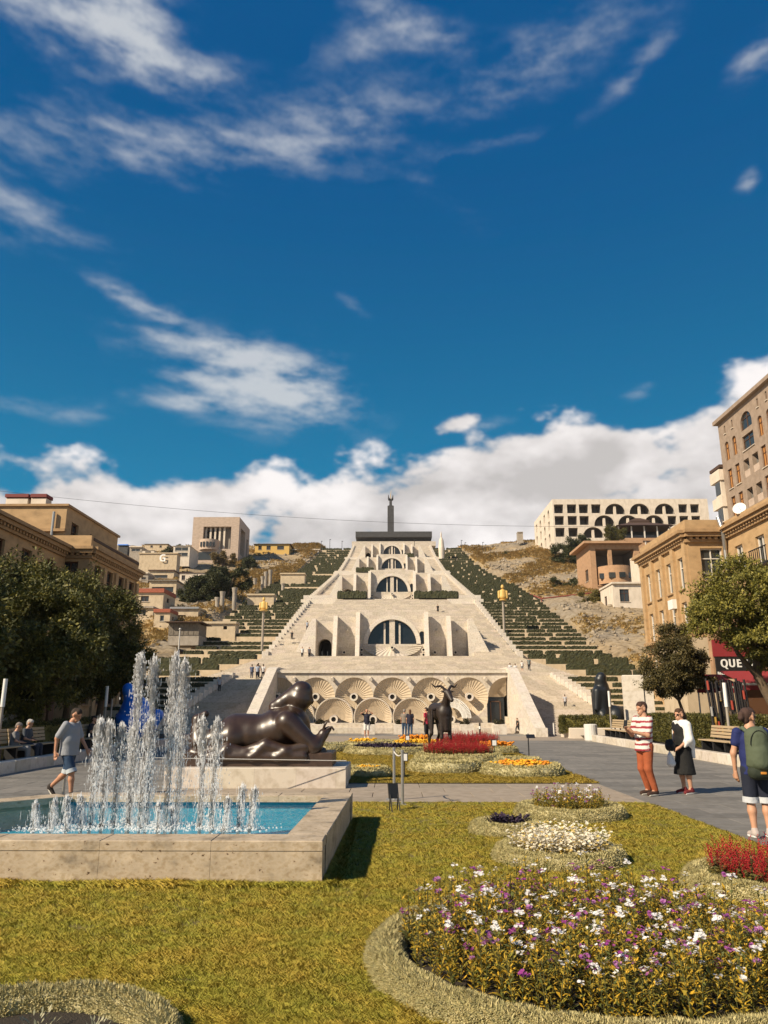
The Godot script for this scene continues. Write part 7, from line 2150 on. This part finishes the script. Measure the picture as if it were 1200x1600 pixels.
	# red rail climbing the sunny slope
	var rr := thing("slope_rail", "rusty red hand rail crossing the rubble slope", "rail", Vector3.ZERO)
	var b1 := MB.new()
	var pts := [[33.5, 200.0], [34.0, 170.0], [46.0, 172.0], [58.0, 176.0]]
	for k in 3:
		var pa2 := Vector3(pts[k][0], hill_at(pts[k][0], pts[k][1]) + 0.9, -pts[k][1]); var pb := Vector3(pts[k + 1][0], hill_at(pts[k + 1][0], pts[k + 1][1]) + 0.9, -pts[k + 1][1])
		b1.tube(pa2, pb, 0.16, 0.16, 6)
	part("rail", b1, M.rail_red, rr)
	for q in pts:
		var c := MB.new(); c.tube(Vector3(q[0], hill_at(q[0], q[1]) - 0.5, -q[1]), Vector3(q[0], hill_at(q[0], q[1]) + 0.9, -q[1]), 0.1, 0.1, 6); part("rail_post", c, M.rail_red, rr)

# ------------------------------------------------------------------ people (skeleton of tapered bones, meshed as one body; clothes over it)
func joints(pose: Dictionary) -> Dictionary:
	var j := {"pelvis": Vector3(0, 0.95, 0), "chest": Vector3(0, 1.32, 0), "neck": Vector3(0, 1.49, 0), "head": Vector3(0, 1.62, 0.02)}
	for s in [-1, 1]:
		var k := "L" if s < 0 else "R"
		j["sh" + k] = Vector3(s * 0.185, 1.42, 0); j["el" + k] = Vector3(s * 0.235, 1.14, -0.03); j["wr" + k] = Vector3(s * 0.245, 0.89, 0.05); j["hd" + k] = Vector3(s * 0.24, 0.80, 0.075)
		j["hip" + k] = Vector3(s * 0.09, 0.91, 0); j["kn" + k] = Vector3(s * 0.10, 0.50, 0.02); j["an" + k] = Vector3(s * 0.10, 0.085, -0.02); j["to" + k] = Vector3(s * 0.115, 0.035, 0.15)
	j.merge(pose, true)
	return j

func hand_bones(wr: Vector3, hd: Vector3, inner: Vector3) -> Array:
	# palm, four fingers of unequal length with a bend, and a thumb from the side of the palm
	var d := (hd - wr).normalized()
	var across := (inner - d * inner.dot(d)).normalized()
	var pn := d.cross(across)
	var out := [[wr, wr + d * 0.085, 0.026, 0.032, across, 1.25]]
	for k in 4:
		var o := wr + d * 0.09 + across * (0.030 - k * 0.020)
		var ln: float = [0.062, 0.074, 0.069, 0.052][k]
		var mid := o + d * ln * 0.55 + pn * 0.008
		out.append([o, mid, 0.0095, 0.009]); out.append([mid, mid + (d * 0.8 + pn * 0.6).normalized() * ln * 0.5, 0.009, 0.0075])
	var t := wr + d * 0.035 + across * 0.032
	out.append([t, t + (d * 0.7 + across * 0.7).normalized() * 0.045, 0.012, 0.010]); out.append([t + (d * 0.7 + across * 0.7).normalized() * 0.045, t + (d + across * 0.4).normalized() * 0.078, 0.010, 0.008])
	return out

func person(label: String, at: Vector3, turn: float, h: float, o: Dictionary) -> Node3D:
	var t := thing("person", label, "person", at, turn, o.get("group", ""))
	var sc := h / 1.75
	t.scale = Vector3.ONE * sc
	var j := joints(o.get("pose", {}))
	var near: bool = o.get("near", false)
	var fat: float = o.get("fat", 1.0)
	var cell := 0.019 if near else 0.045
	var X := Vector3.RIGHT
	if j.has("wide"): X = j["wide"]
	var head: Vector3 = j["head"]
	var hy: float = o.get("look", 0.0)
	var hb := Basis(Vector3.UP, hy) * Basis(Vector3.RIGHT, o.get("nod", 0.0))
	# body
	var b := MB.new(); b.tint(o.get("skin", Color(0.46, 0.245, 0.15)))
	var bones := [[j.pelvis, j.pelvis.lerp(j.chest, 0.5), 0.125 * fat, 0.118 * fat, X, 1.25], [j.pelvis.lerp(j.chest, 0.5), j.chest, 0.115 * fat, 0.125, X, 1.3], [j.chest, j.neck, 0.11, 0.06, X, 1.3], [j.neck, head - Vector3(0, 0.03, 0), 0.056, 0.054]]
	for k in ["L", "R"]:
		bones.append([j["sh" + k], j["el" + k], 0.052, 0.041]); bones.append([j["el" + k], j["wr" + k], 0.042, 0.028])
		bones.append([j["hip" + k], j["kn" + k], 0.088, 0.058]); bones.append([j["kn" + k], j["kn" + k].lerp(j["an" + k], 0.35), 0.056, 0.058]); bones.append([j["kn" + k].lerp(j["an" + k], 0.35), j["an" + k], 0.056, 0.036])
		bones.append([j["an" + k], j["to" + k], 0.038, 0.03])
		if not near: bones.append([j["wr" + k], j["hd" + k], 0.032, 0.03])
	sdf(b, bones, cell, 0.035)
	var hd := []
	for q in [[Vector3(0, 0.035, -0.015), Vector3(0, 0.05, 0.0), 0.088, 0.088], [Vector3(0, -0.045, 0.025), Vector3(0, -0.075, 0.045), 0.062, 0.045], [Vector3(0, 0.01, 0.085), Vector3(0, -0.022, 0.104), 0.013, 0.017], [Vector3(-0.03, 0.03, 0.07), Vector3(0.03, 0.03, 0.07), 0.022, 0.022], [Vector3(-0.018, -0.062, 0.083), Vector3(0.018, -0.062, 0.083), 0.012, 0.012],
			[Vector3(-0.086, 0.015, -0.005), Vector3(-0.09, -0.02, 0.0), 0.018, 0.012], [Vector3(0.086, 0.015, -0.005), Vector3(0.09, -0.02, 0.0), 0.018, 0.012]]:
		hd.append([head + hb * q[0], head + hb * q[1], q[2], q[3]])
	sdf(b, hd, 0.0085 if near else 0.03, 0.02)
	if near:
		for k in ["L", "R"]:
			sdf(b, hand_bones(j["wr" + k], j["hd" + k], o.get("palm" + k, Vector3(0.3, 0, 1))), 0.0062, 0.008)
	part("body", b, M.skin, t)
	if near:
		for s in [-1, 1]:
			var e := MB.new(); e.blob(head + hb * Vector3(s * 0.032, 0.012, 0.083), Vector3(0.012, 0.007, 0.008), 8, 5); part("eye", e, M.black_metal, t)
	# shirt
	var g := MB.new(); g.tint(o.get("top", Color(0.3, 0.3, 0.3)))
	var hem: float = o.get("hem", 0.86)
	var low: Vector3 = j.pelvis + Vector3(0, hem - 0.95, 0)
	var tb := [[low, j.pelvis.lerp(j.chest, 0.4), 0.155 * fat, 0.142 * fat, X, 1.24], [j.pelvis.lerp(j.chest, 0.4), j.chest, 0.142 * fat, 0.142, X, 1.3], [j.chest, j.neck - Vector3(0, 0.02, 0), 0.13, 0.062, X, 1.3]]
	var sl: float = o.get("sleeve", 0.6)
	for k in ["L", "R"]:
		if sl <= 1.0: tb.append([j["sh" + k], j["sh" + k].lerp(j["el" + k], maxf(sl, 0.1)), 0.072, 0.066])
		else:
			tb.append([j["sh" + k], j["el" + k], 0.072, 0.06]); tb.append([j["el" + k], j["el" + k].lerp(j["wr" + k], sl - 1.0), 0.058, 0.045])
	var clips := [[low + Vector3(0, -0.02, 0), Vector3.DOWN], [j.neck + Vector3(0, 0.012, 0), Vector3.UP]]
	sdf(g, tb, 0.016 if near else cell, 0.035, clips)
	if o.has("stripes"):
		var c1: Color = o.top; var c2: Color = o.stripes
		for i in g.v.size():
			g.c[i] = c2 if fposmod(g.v[i].y + g.v[i].z * 0.12, 0.105) < 0.042 else c1
	part("shirt", g, M.cloth, t)
	# legs
	var kind: String = o.get("legs", "trousers")
	var p := MB.new(); p.tint(o.get("bottom", Color(0.03, 0.03, 0.04)))
	var pb := [[j.pelvis + Vector3(0, 0.06, 0), j.pelvis - Vector3(0, 0.04, 0), 0.135 * fat, 0.14 * fat, X, 1.22]]
	if kind == "skirt":
		var hip: Vector3 = (j["hipL"] + j["hipR"]) * 0.5
		pb.append([j.pelvis, hip + Vector3(0, -0.50, 0.02), 0.14, 0.215, X, 1.12])
		sdf(p, pb, 0.02 if near else cell, 0.05, [[hip + Vector3(0, -0.52, 0), Vector3.DOWN]])
	else:
		var cl := []
		for k in ["L", "R"]:
			if kind == "shorts":
				pb.append([j["hip" + k], j["kn" + k] + (j["hip" + k] - j["kn" + k]) * 0.10, 0.108, 0.094])
			else:
				pb.append([j["hip" + k], j["kn" + k], 0.106, 0.078]); pb.append([j["kn" + k], j["an" + k] + Vector3(0, 0.03, 0), 0.076, 0.06])
		sdf(p, pb, cell, 0.03)
	part({"skirt": "skirt", "shorts": "shorts"}.get(kind, "trousers"), p, M.cloth, t)
	if kind == "shorts" and o.has("cuff"):
		var u := MB.new(); u.tint(o.cuff)
		for k in ["L", "R"]:
			var d: Vector3 = (j["kn" + k] - j["hip" + k]).normalized()
			u.tube(j["kn" + k] - d * 0.05, j["kn" + k] + d * 0.03, 0.104, 0.108, 14, false)
		part("cuffs", u, M.cloth, t).set_meta("kind", "stuff")
	# shoes
	for k in ["L", "R"]:
		var s := MB.new(); s.tint(o.get("shoes", Color(0.03, 0.028, 0.025)))
		var a: Vector3 = j["an" + k]; var e: Vector3 = j["to" + k]
		sdf(s, [[a - Vector3(0, 0.03, 0) - (e - a).normalized() * 0.03, e, 0.05, 0.042], [a + Vector3(0, 0.02, 0), a - Vector3(0, 0.02, 0), 0.05, 0.05]], 0.014 if near else 0.04, 0.02)
		var so := part("shoe", s, M.cloth, t)
		if near:
			var w := MB.new(); w.tint(o.get("sole", Color(0.6, 0.57, 0.5)))
			var f := (e - a).normalized()
			sdf(w, [[a - Vector3(0, 0.065, 0) - f * 0.03, e - Vector3(0, 0.02, 0), 0.03, 0.028, f.cross(Vector3.UP).normalized(), 1.6]], 0.012, 0.01)
			part("sole", w, M.cloth, so)
	# hair
	if o.get("hair_style", "short") != "none":
		var r := MB.new(); r.tint(o.get("hair", Color(0.025, 0.017, 0.012)))
		var hb2 := []
		for q in [[Vector3(0, 0.06, -0.03), Vector3(0, 0.07, 0.02), 0.090, 0.080], [Vector3(0, 0.02, -0.05), Vector3(0, -0.03, -0.055), 0.072, 0.055]]:
			hb2.append([head + hb * q[0], head + hb * q[1], q[2], q[3]])
		if o.get("hair_style", "") == "tail":
			hb2.append([head + hb * Vector3(0, 0.03, -0.12), head + hb * Vector3(0, -0.06, -0.15), 0.04, 0.035]); hb2.append([head + hb * Vector3(0, -0.06, -0.15), head + hb * Vector3(0, -0.19, -0.13), 0.034, 0.012])
		elif o.get("hair_style", "") == "bun":
			hb2.append([head + hb * Vector3(0, 0.05, -0.12), head + hb * Vector3(0, 0.0, -0.14), 0.045, 0.04])
		elif o.get("hair_style", "") == "long":
			hb2.append([head + hb * Vector3(0, 0.0, -0.06), head + hb * Vector3(0, -0.2, -0.07), 0.085, 0.07])
		sdf(r, hb2, 0.0095 if near else 0.03, 0.02, [[head + hb * Vector3(0, 0.055, 0.078), hb * Vector3(0, -0.5, 0.86)]])
		part("hair", r, M.cloth, t)
	return t

const WALK := {"hipL": Vector3(-0.09, 0.91, 0), "knL": Vector3(-0.09, 0.52, 0.16), "anL": Vector3(-0.09, 0.085, 0.20), "toL": Vector3(-0.1, 0.045, 0.36), "knR": Vector3(0.1, 0.50, -0.07), "anR": Vector3(0.1, 0.2, -0.42), "toR": Vector3(0.11, 0.04, -0.33), "elR": Vector3(0.25, 1.14, 0.08), "wrR": Vector3(0.24, 0.93, 0.24), "hdR": Vector3(0.23, 0.86, 0.29), "elL": Vector3(-0.26, 1.16, -0.12), "wrL": Vector3(-0.27, 0.90, -0.12), "hdL": Vector3(-0.27, 0.81, -0.10)}

func build_people() -> void:
	var st := person("man in red and white striped shirt and orange trousers holding up a phone", Vector3(5.12, 0, -15.96), -1.15, 1.81, {"near": true, "top": Color(0.62, 0.58, 0.54), "stripes": Color(0.26, 0.022, 0.035), "bottom": Color(0.31, 0.075, 0.024), "shoes": Color(0.045, 0.02, 0.014), "hair": Color(0.05, 0.022, 0.012), "sleeve": 0.75, "hem": 0.84, "look": -0.1, "nod": 0.06, "palmL": Vector3(1, 0, 0), "palmR": Vector3(-1, 0, 0),
		"pose": {"elL": Vector3(-0.22, 1.12, 0.10), "wrL": Vector3(-0.07, 1.22, 0.36), "hdL": Vector3(-0.04, 1.29, 0.41), "elR": Vector3(0.23, 1.12, 0.10), "wrR": Vector3(0.09, 1.19, 0.36), "hdR": Vector3(0.05, 1.26, 0.42), "pelvis": Vector3(0, 0.95, 0.03), "chest": Vector3(0, 1.32, -0.02), "neck": Vector3(0, 1.49, -0.03), "head": Vector3(0, 1.615, 0.0), "knL": Vector3(-0.1, 0.5, 0.03), "anL": Vector3(-0.1, 0.085, -0.10), "toL": Vector3(-0.11, 0.04, 0.07), "knR": Vector3(0.1, 0.5, 0.05), "anR": Vector3(0.12, 0.085, -0.06), "toR": Vector3(0.13, 0.04, 0.11)}})
	var ph := MB.new(); ph.box(Vector3.ZERO, Vector3(0.085, 0.16, 0.012)); var pho := put("phone", ph.mesh(), M.black_metal)
	pho.transform = Transform3D(Basis(Vector3.UP, -1.15) * Basis(Vector3.RIGHT, -0.25), st.to_global(Vector3(0.0, 1.33, 0.44)))
	tag(pho, "dark phone held up by the man in the striped shirt", "phone")
	var wo := person("woman in black dress and white jacket with sunglasses and ponytail", Vector3(6.02, 0, -16.3), -1.2, 1.67, {"near": true, "top": Color(0.006, 0.006, 0.007), "bottom": Color(0.005, 0.005, 0.006), "legs": "skirt", "hair": Color(0.06, 0.028, 0.015), "hair_style": "tail", "shoes": Color(0.14, 0.012, 0.016), "sole": Color(0.7, 0.68, 0.64), "sleeve": 0.3, "hem": 0.9, "palmL": Vector3(1, 0, 0), "palmR": Vector3(-1, 0, 0),
		"pose": {"elL": Vector3(-0.23, 1.13, 0.0), "wrL": Vector3(-0.13, 1.0, 0.20), "hdL": Vector3(-0.09, 0.97, 0.27), "elR": Vector3(0.23, 1.13, 0.02), "wrR": Vector3(0.13, 0.96, 0.20), "hdR": Vector3(0.09, 0.92, 0.26)}})
	var jk := MB.new(); jk.tint(Color(0.74, 0.72, 0.69))
	sdf(jk, [[Vector3(0, 1.40, -0.03), Vector3(0, 1.05, -0.06), 0.15, 0.17, Vector3.RIGHT, 1.38], [Vector3(0, 1.05, -0.10), Vector3(0, 0.74, -0.15), 0.14, 0.10, Vector3.RIGHT, 1.4], [Vector3(-0.185, 1.42, 0), Vector3(-0.235, 1.12, 0.0), 0.085, 0.085], [Vector3(0.185, 1.42, 0), Vector3(0.235, 1.12, 0.02), 0.085, 0.085], [Vector3(0.235, 1.12, 0.02), Vector3(0.19, 1.02, 0.12), 0.08, 0.07], [Vector3(0, 1.47, -0.05), Vector3(0, 1.50, -0.04), 0.085, 0.07]], 0.016, 0.04, [[Vector3(0, 1.3, 0.085), Vector3(-0.25, 0, 1).normalized()], [Vector3(0, 1.525, 0), Vector3.UP], [Vector3(0, 0.72, 0), Vector3.DOWN]])
	part("jacket", jk, M.cloth, wo)
	var sg := MB.new(); sg.box(Vector3(-0.034, 1.632, 0.106), Vector3(0.052, 0.032, 0.012)); sg.box(Vector3(0.034, 1.632, 0.106), Vector3(0.052, 0.032, 0.012)); sg.box(Vector3(0, 1.638, 0.108), Vector3(0.02, 0.006, 0.006))
	for s in [-1, 1]: sg.box(Vector3(s * 0.075, 1.638, 0.05), Vector3(0.006, 0.008, 0.12))
	part("sunglasses", sg, M.black_metal, wo)
	var hb := MB.new(); hb.tint(Color(0.014, 0.014, 0.016))
	sdf(hb, [[Vector3(-0.1, 0, 0), Vector3(0.1, 0, 0), 0.10, 0.10, Vector3.UP, 1.5], [Vector3(-0.08, 0.12, 0), Vector3(0.06, 0.16, 0), 0.07, 0.05]], 0.025, 0.04)
	var hbo := put("handbag", hb.mesh(), M.cloth); hbo.position = wo.to_global(Vector3(-0.02, 0.98, 0.33)); hbo.rotation.y = -1.2; hbo.scale = Vector3(0.62, 0.68, 0.62)
	tag(hbo, "black patterned handbag carried by the woman in the black dress", "bag")
	var pb := MB.new(); pb.tint(Color(0.72, 0.72, 0.72)); sdf(pb, [[Vector3(0, 0, 0), Vector3(0.02, -0.2, 0), 0.06, 0.10, Vector3.RIGHT, 1.2], [Vector3(0, 0.14, 0), Vector3(0, 0, 0), 0.015, 0.05]], 0.022, 0.03)
	var pbo := put("plastic_bag", pb.mesh(), M.cloth); pbo.position = wo.to_global(Vector3(-0.04, 0.78, 0.34)); pbo.scale = Vector3.ONE * 0.75; tag(pbo, "white plastic bag hanging from the woman's hand", "bag")
	# backpack woman
	var bp := person("woman in blue shirt and dark shorts seen from behind with green backpack", Vector3(5.0, 0, -10.95), PI - 0.12, 1.69, {"near": true, "top": Color(0.008, 0.016, 0.10), "bottom": Color(0.010, 0.014, 0.028), "legs": "shorts", "cuff": Color(0.5, 0.52, 0.55), "hair": Color(0.055, 0.03, 0.02), "hair_style": "bun", "shoes": Color(0.42, 0.36, 0.33), "sole": Color(0.75, 0.74, 0.72), "sleeve": 0.5, "hem": 0.86, "look": -1.1, "skin": Color(0.50, 0.27, 0.165),
		"pose": {"elL": Vector3(-0.25, 1.13, 0.0), "wrL": Vector3(-0.2, 0.92, 0.14), "elR": Vector3(0.26, 1.13, 0.02), "wrR": Vector3(0.25, 0.88, 0.06)}})
	var gl := MB.new(); gl.box(Vector3(-0.07, 1.64, -0.06), Vector3(0.012, 0.03, 0.05)); part("eyeglasses", gl, M.black_metal, bp)
	var pk := thing("backpack", "olive green backpack with orange tag on the woman's back", "backpack", bp.to_global(Vector3(0, 0.92, -0.15)), PI - 0.12)
	pk.scale = Vector3.ONE * 0.96
	var pm := MB.new(); pm.tint(Color(0.075, 0.095, 0.058))
	sdf(pm, [[Vector3(0, 0.14, -0.10), Vector3(0, 0.46, -0.08), 0.145, 0.135, Vector3.RIGHT, 1.2], [Vector3(0, 0.10, -0.17), Vector3(0, 0.24, -0.17), 0.10, 0.09, Vector3.RIGHT, 1.25], [Vector3(0, 0.02, -0.08), Vector3(0, 0.06, -0.08), 0.11, 0.13, Vector3.RIGHT, 1.35]], 0.016, 0.03)
	part("sack", pm, M.cloth, pk)
	var pl := MB.new(); pl.tint(Color(0.02, 0.03, 0.018)); sdf(pl, [[Vector3(-0.08, -0.03, -0.1), Vector3(0.08, -0.03, -0.1), 0.10, 0.10]], 0.018, 0.02); part("bottom_panel", pl, M.cloth, pk)
	var tg := MB.new(); tg.tint(Color(0.55, 0.22, 0.03)); tg.box(Vector3(0.0, -0.03, -0.203), Vector3(0.075, 0.03, 0.012)); part("tag", tg, M.cloth, pk)
	for s in [-1, 1]:
		var sp := MB.new(); sp.tint(Color(0.09, 0.11, 0.07)); sp.path_tube([Vector3(s * 0.10, 0.50, -0.06), Vector3(s * 0.13, 0.57, 0.08), Vector3(s * 0.15, 0.52, 0.24), Vector3(s * 0.17, 0.25, 0.29)], [0.028, 0.03, 0.03, 0.022], 8); part("strap", sp, M.cloth, pk)
	var zp := MB.new(); zp.tint(Color(0.02, 0.025, 0.016))
	for k in 14:
		var a1 := PI * k / 14; var a2 := PI * (k + 1) / 14
		zp.tube(Vector3(cos(a1) * 0.13, 0.34 + sin(a1) * 0.2, -0.20), Vector3(cos(a2) * 0.13, 0.34 + sin(a2) * 0.2, -0.20), 0.006, 0.006, 5, false)
	part("zipper", zp, M.cloth, pk)
	var bt := thing("drink_bottle", "pink drink bottle in the side pocket of the green backpack", "bottle", bp.to_global(Vector3(-0.235, 1.08, -0.2)))
	var bo := MB.new(); bo.lathe(Vector3.ZERO, [Vector2(0.001, 0), Vector2(0.045, 0.0), Vector2(0.048, 0.17), Vector2(0.03, 0.21)], 14); bo.tint(Color(0.62, 0.08, 0.14))
	for i in bo.c.size(): bo.c[i] = Color(0.62, 0.08, 0.14)
	part("bottle", bo, M.painted, bt)
	var cp := MB.new(); cp.tint(Color(0.7, 0.2, 0.25)); cp.tube(Vector3(0, 0.21, 0), Vector3(0, 0.25, 0), 0.03, 0.028, 10); part("cap", cp, M.painted, bt)
	# walking man
	var wk := person("man in pale grey shirt and denim shorts walking past the pool", Vector3(-6.35, 0, -15.35), 1.35, 1.70, {"near": true, "fat": 1.14, "top": Color(0.27, 0.285, 0.31), "bottom": Color(0.016, 0.045, 0.095), "legs": "shorts", "cuff": Color(0.42, 0.46, 0.5), "hair": Color(0.035, 0.02, 0.013), "shoes": Color(0.03, 0.022, 0.018), "sleeve": 0.85, "hem": 0.84, "nod": 0.3, "look": 0.1, "palmL": Vector3(0, 0, 1), "palmR": Vector3(0, 0, 1), "skin": Color(0.44, 0.22, 0.13), "pose": WALK.merged({"head": Vector3(0, 1.59, 0.08), "neck": Vector3(0, 1.48, 0.02)}, true)})
	var co := MB.new(); co.tint(Color(0.02, 0.022, 0.035)); co.tube(Vector3(0, 1.475, 0.015), Vector3(0, 1.515, 0.025), 0.075, 0.066, 14, false); part("collar", co, M.cloth, wk)
	# people by the foot of the stairs
	var navy := Color(0.012, 0.015, 0.03); var jean := Color(0.03, 0.06, 0.12)
	person("man in dark shirt and white shorts raising both hands to his head", Vector3(-1.43, 0.00, -43.40), 0.1, 1.58, {"top": navy, "bottom": Color(0.66, 0.64, 0.6), "legs": "shorts", "shoes": Color(0.6, 0.58, 0.55), "hair_style": "none", "pose": {"elL": Vector3(-0.36, 1.50, 0.1), "wrL": Vector3(-0.13, 1.62, 0.15), "hdL": Vector3(-0.09, 1.66, 0.14), "elR": Vector3(0.36, 1.50, 0.1), "wrR": Vector3(0.13, 1.62, 0.15), "hdR": Vector3(0.09, 1.66, 0.14)}})
	person("woman in navy top and blue jeans seen from behind beside a man", Vector3(1.05, 0.00, -46.17), PI, 1.55, {"top": navy, "bottom": jean, "hair": Color(0.10, 0.045, 0.02), "hair_style": "long", "fat": 1.1})
	person("grey haired man half hidden by the woman in navy", Vector3(0.73, 0.00, -47.16), PI - 0.3, 1.56, {"top": Color(0.2, 0.17, 0.14), "bottom": jean, "hair": Color(0.25, 0.22, 0.2)})
	person("man in red shirt and black trousers standing near the horned sculpture", Vector3(1.84, 0.00, -41.78), -2.2, 1.66, {"top": Color(0.36, 0.022, 0.05), "bottom": Color(0.010, 0.010, 0.014), "pose": {"elL": Vector3(-0.28, 1.16, -0.05), "wrL": Vector3(-0.16, 1.04, 0.14), "hdL": Vector3(-0.12, 1.02, 0.2)}})
	person("small child in black running before the stair wall", Vector3(8.29, 0.00, -51.69), -1.2, 0.98, {"top": Color(0.012, 0.012, 0.014), "bottom": Color(0.02, 0.02, 0.025), "pose": WALK})
	# climbers on the stairs
	var g := "people climbing the stairs"
	var tops := [Color(0.10, 0.12, 0.18), Color(0.012, 0.012, 0.014), Color(0.33, 0.38, 0.46), Color(0.6, 0.58, 0.55)]
	var spots := [Vector3(-13.0, 4.15, -70.7), Vector3(-12.5, 4.3, -71.2), Vector3(-12.4, 4.15, -70.2), Vector3(-11.9, 4.15, -70.4)]
	var desc := ["walker in slate blue shirt in the group of four on the stairs", "walker all in black in the group of four on the stairs", "walker in light blue shirt before the group of four", "walker in white top and dark trousers in the group of four"]
	for k in 4: person(desc[k], spots[k], PI, 1.36, {"top": tops[k], "bottom": Color(0.014, 0.014, 0.02) if k != 0 else Color(0.08, 0.08, 0.1), "pose": WALK if k % 2 else {}})
	person("lone visitor in pale shirt standing at the stair parapet", Vector3(-14.4, 2.9, -63.9), 0.2, 1.2, {"top": Color(0.4, 0.4, 0.42), "bottom": Color(0.02, 0.02, 0.025)})
	person("visitor in white shirt on the upper end of the sunny stairs", Vector3(11.4, 4.6, -74.0), PI, 1.2, {"top": Color(0.6, 0.6, 0.6), "bottom": Color(0.3, 0.28, 0.25)})
	person("second visitor in white beside the stair wall top", Vector3(11.9, 4.6, -74.0), PI, 1.15, {"top": Color(0.62, 0.61, 0.6), "bottom": Color(0.32, 0.32, 0.33)})
	person("climber with white top and grey shorts on the wide steps", Vector3(13.35, 5.2, -78.6), PI, 1.1, {"top": Color(0.6, 0.58, 0.55), "bottom": Color(0.18, 0.18, 0.18), "legs": "shorts"})
	person("climber in grey top and dark trousers on the wide steps", Vector3(14.2, 5.3, -79.4), PI, 1.35, {"top": Color(0.16, 0.18, 0.17), "bottom": Color(0.03, 0.03, 0.035)})
	person("lone climber in a pale shirt low on the sunny stairs", Vector3(12.7, 1.6, -56.9), PI, 0.98, {"top": Color(0.42, 0.42, 0.44), "bottom": Color(0.04, 0.04, 0.05)})
	person("visitor in white shirt before the lowest hall's open doorway", Vector3(-12.38, 8.10, -104.50), 0.2, 1.6, {"top": Color(0.6, 0.6, 0.58), "bottom": Color(0.03, 0.03, 0.035)})
	person("visitor in grey beside the lowest hall's open doorway", Vector3(-11.41, 8.10, -104.50), 0.5, 1.55, {"top": Color(0.12, 0.12, 0.13), "bottom": Color(0.03, 0.03, 0.035)})
	person("person in long black clothes on the terrace above the lowest hall", Vector3(8.0, 17.5, -131.0), 0.0, 1.5, {"top": Color(0.008, 0.008, 0.009), "bottom": Color(0.008, 0.008, 0.009), "legs": "skirt"})
	person("walker in pale blue on the side stairs by the broken hedges", Vector3(-14.4, 14.2, -127.6), PI, 1.6, {"top": Color(0.3, 0.34, 0.4), "bottom": Color(0.05, 0.05, 0.07)})
	person("walker in dark clothes on the side stairs by the broken hedges", Vector3(-15.8, 11.8, -119.0), 0, 1.5, {"top": Color(0.03, 0.03, 0.03), "bottom": Color(0.03, 0.03, 0.03)})
	# seated in the shade
	var sit := {"pelvis": Vector3(0, 0.55, 0), "chest": Vector3(0, 0.92, 0.03), "neck": Vector3(0, 1.09, 0.06), "head": Vector3(0, 1.21, 0.10), "shL": Vector3(-0.185, 1.02, 0.04), "shR": Vector3(0.185, 1.02, 0.04), "elL": Vector3(-0.24, 0.76, 0.10), "elR": Vector3(0.24, 0.76, 0.10), "wrL": Vector3(-0.1, 0.70, 0.32), "wrR": Vector3(0.1, 0.70, 0.32), "hdL": Vector3(-0.05, 0.69, 0.38), "hdR": Vector3(0.05, 0.69, 0.38), "hipL": Vector3(-0.1, 0.54, 0.03), "hipR": Vector3(0.1, 0.54, 0.03), "knL": Vector3(-0.12, 0.53, 0.46), "knR": Vector3(0.12, 0.53, 0.46), "anL": Vector3(-0.12, 0.085, 0.48), "anR": Vector3(0.12, 0.085, 0.50), "toL": Vector3(-0.13, 0.04, 0.64), "toR": Vector3(0.13, 0.04, 0.66)}
	person("white haired man in dark patterned shirt seated on the shaded bench", Vector3(-10.95, 0.10, -23.2), PI * 0.5, 1.62, {"top": Color(0.05, 0.06, 0.075), "bottom": Color(0.03, 0.035, 0.05), "hair": Color(0.4, 0.38, 0.35), "pose": sit, "nod": 0.3, "sleeve": 0.7})
	person("stooping old person in grey seated on the shaded bench", Vector3(-10.95, 0.10, -22.5), PI * 0.5 + 0.3, 1.52, {"top": Color(0.16, 0.16, 0.165), "bottom": Color(0.2, 0.2, 0.2), "hair": Color(0.2, 0.17, 0.15), "pose": sit, "nod": 0.5})
	person("seated person in navy behind the walking man", Vector3(-10.95, 0.10, -28.2), PI * 0.5, 1.68, {"top": Color(0.015, 0.017, 0.03), "bottom": Color(0.02, 0.03, 0.07), "pose": sit})
	person("person in dark red strolling beyond the water jets", Vector3(-16.58, 0.00, -46.97), 0.6, 1.55, {"top": Color(0.09, 0.015, 0.02), "bottom": Color(0.02, 0.02, 0.03)})

func _ready() -> void:
	var t0 := Time.get_ticks_msec()
	rng.seed = 4242
	fn.seed = 9; fn.frequency = 1.0; fn.noise_type = FastNoiseLite.TYPE_SIMPLEX_SMOOTH; fn.fractal_octaves = 3
	set_camera()
	set_sky()
	set_sun()
	make_materials()
	print("sky ", Time.get_ticks_msec() - t0)
	build_ground()
	build_cascade()
	build_left_house()
	build_right_house()
	build_restaurant()
	build_tower()
	build_hotel()
	build_far_houses()
	build_cable()
	build_grass()
	build_beds()
	build_trees()
	build_pool()
	build_sculptures()
	build_furniture()
	build_people()
	print("setting ", Time.get_ticks_msec() - t0)
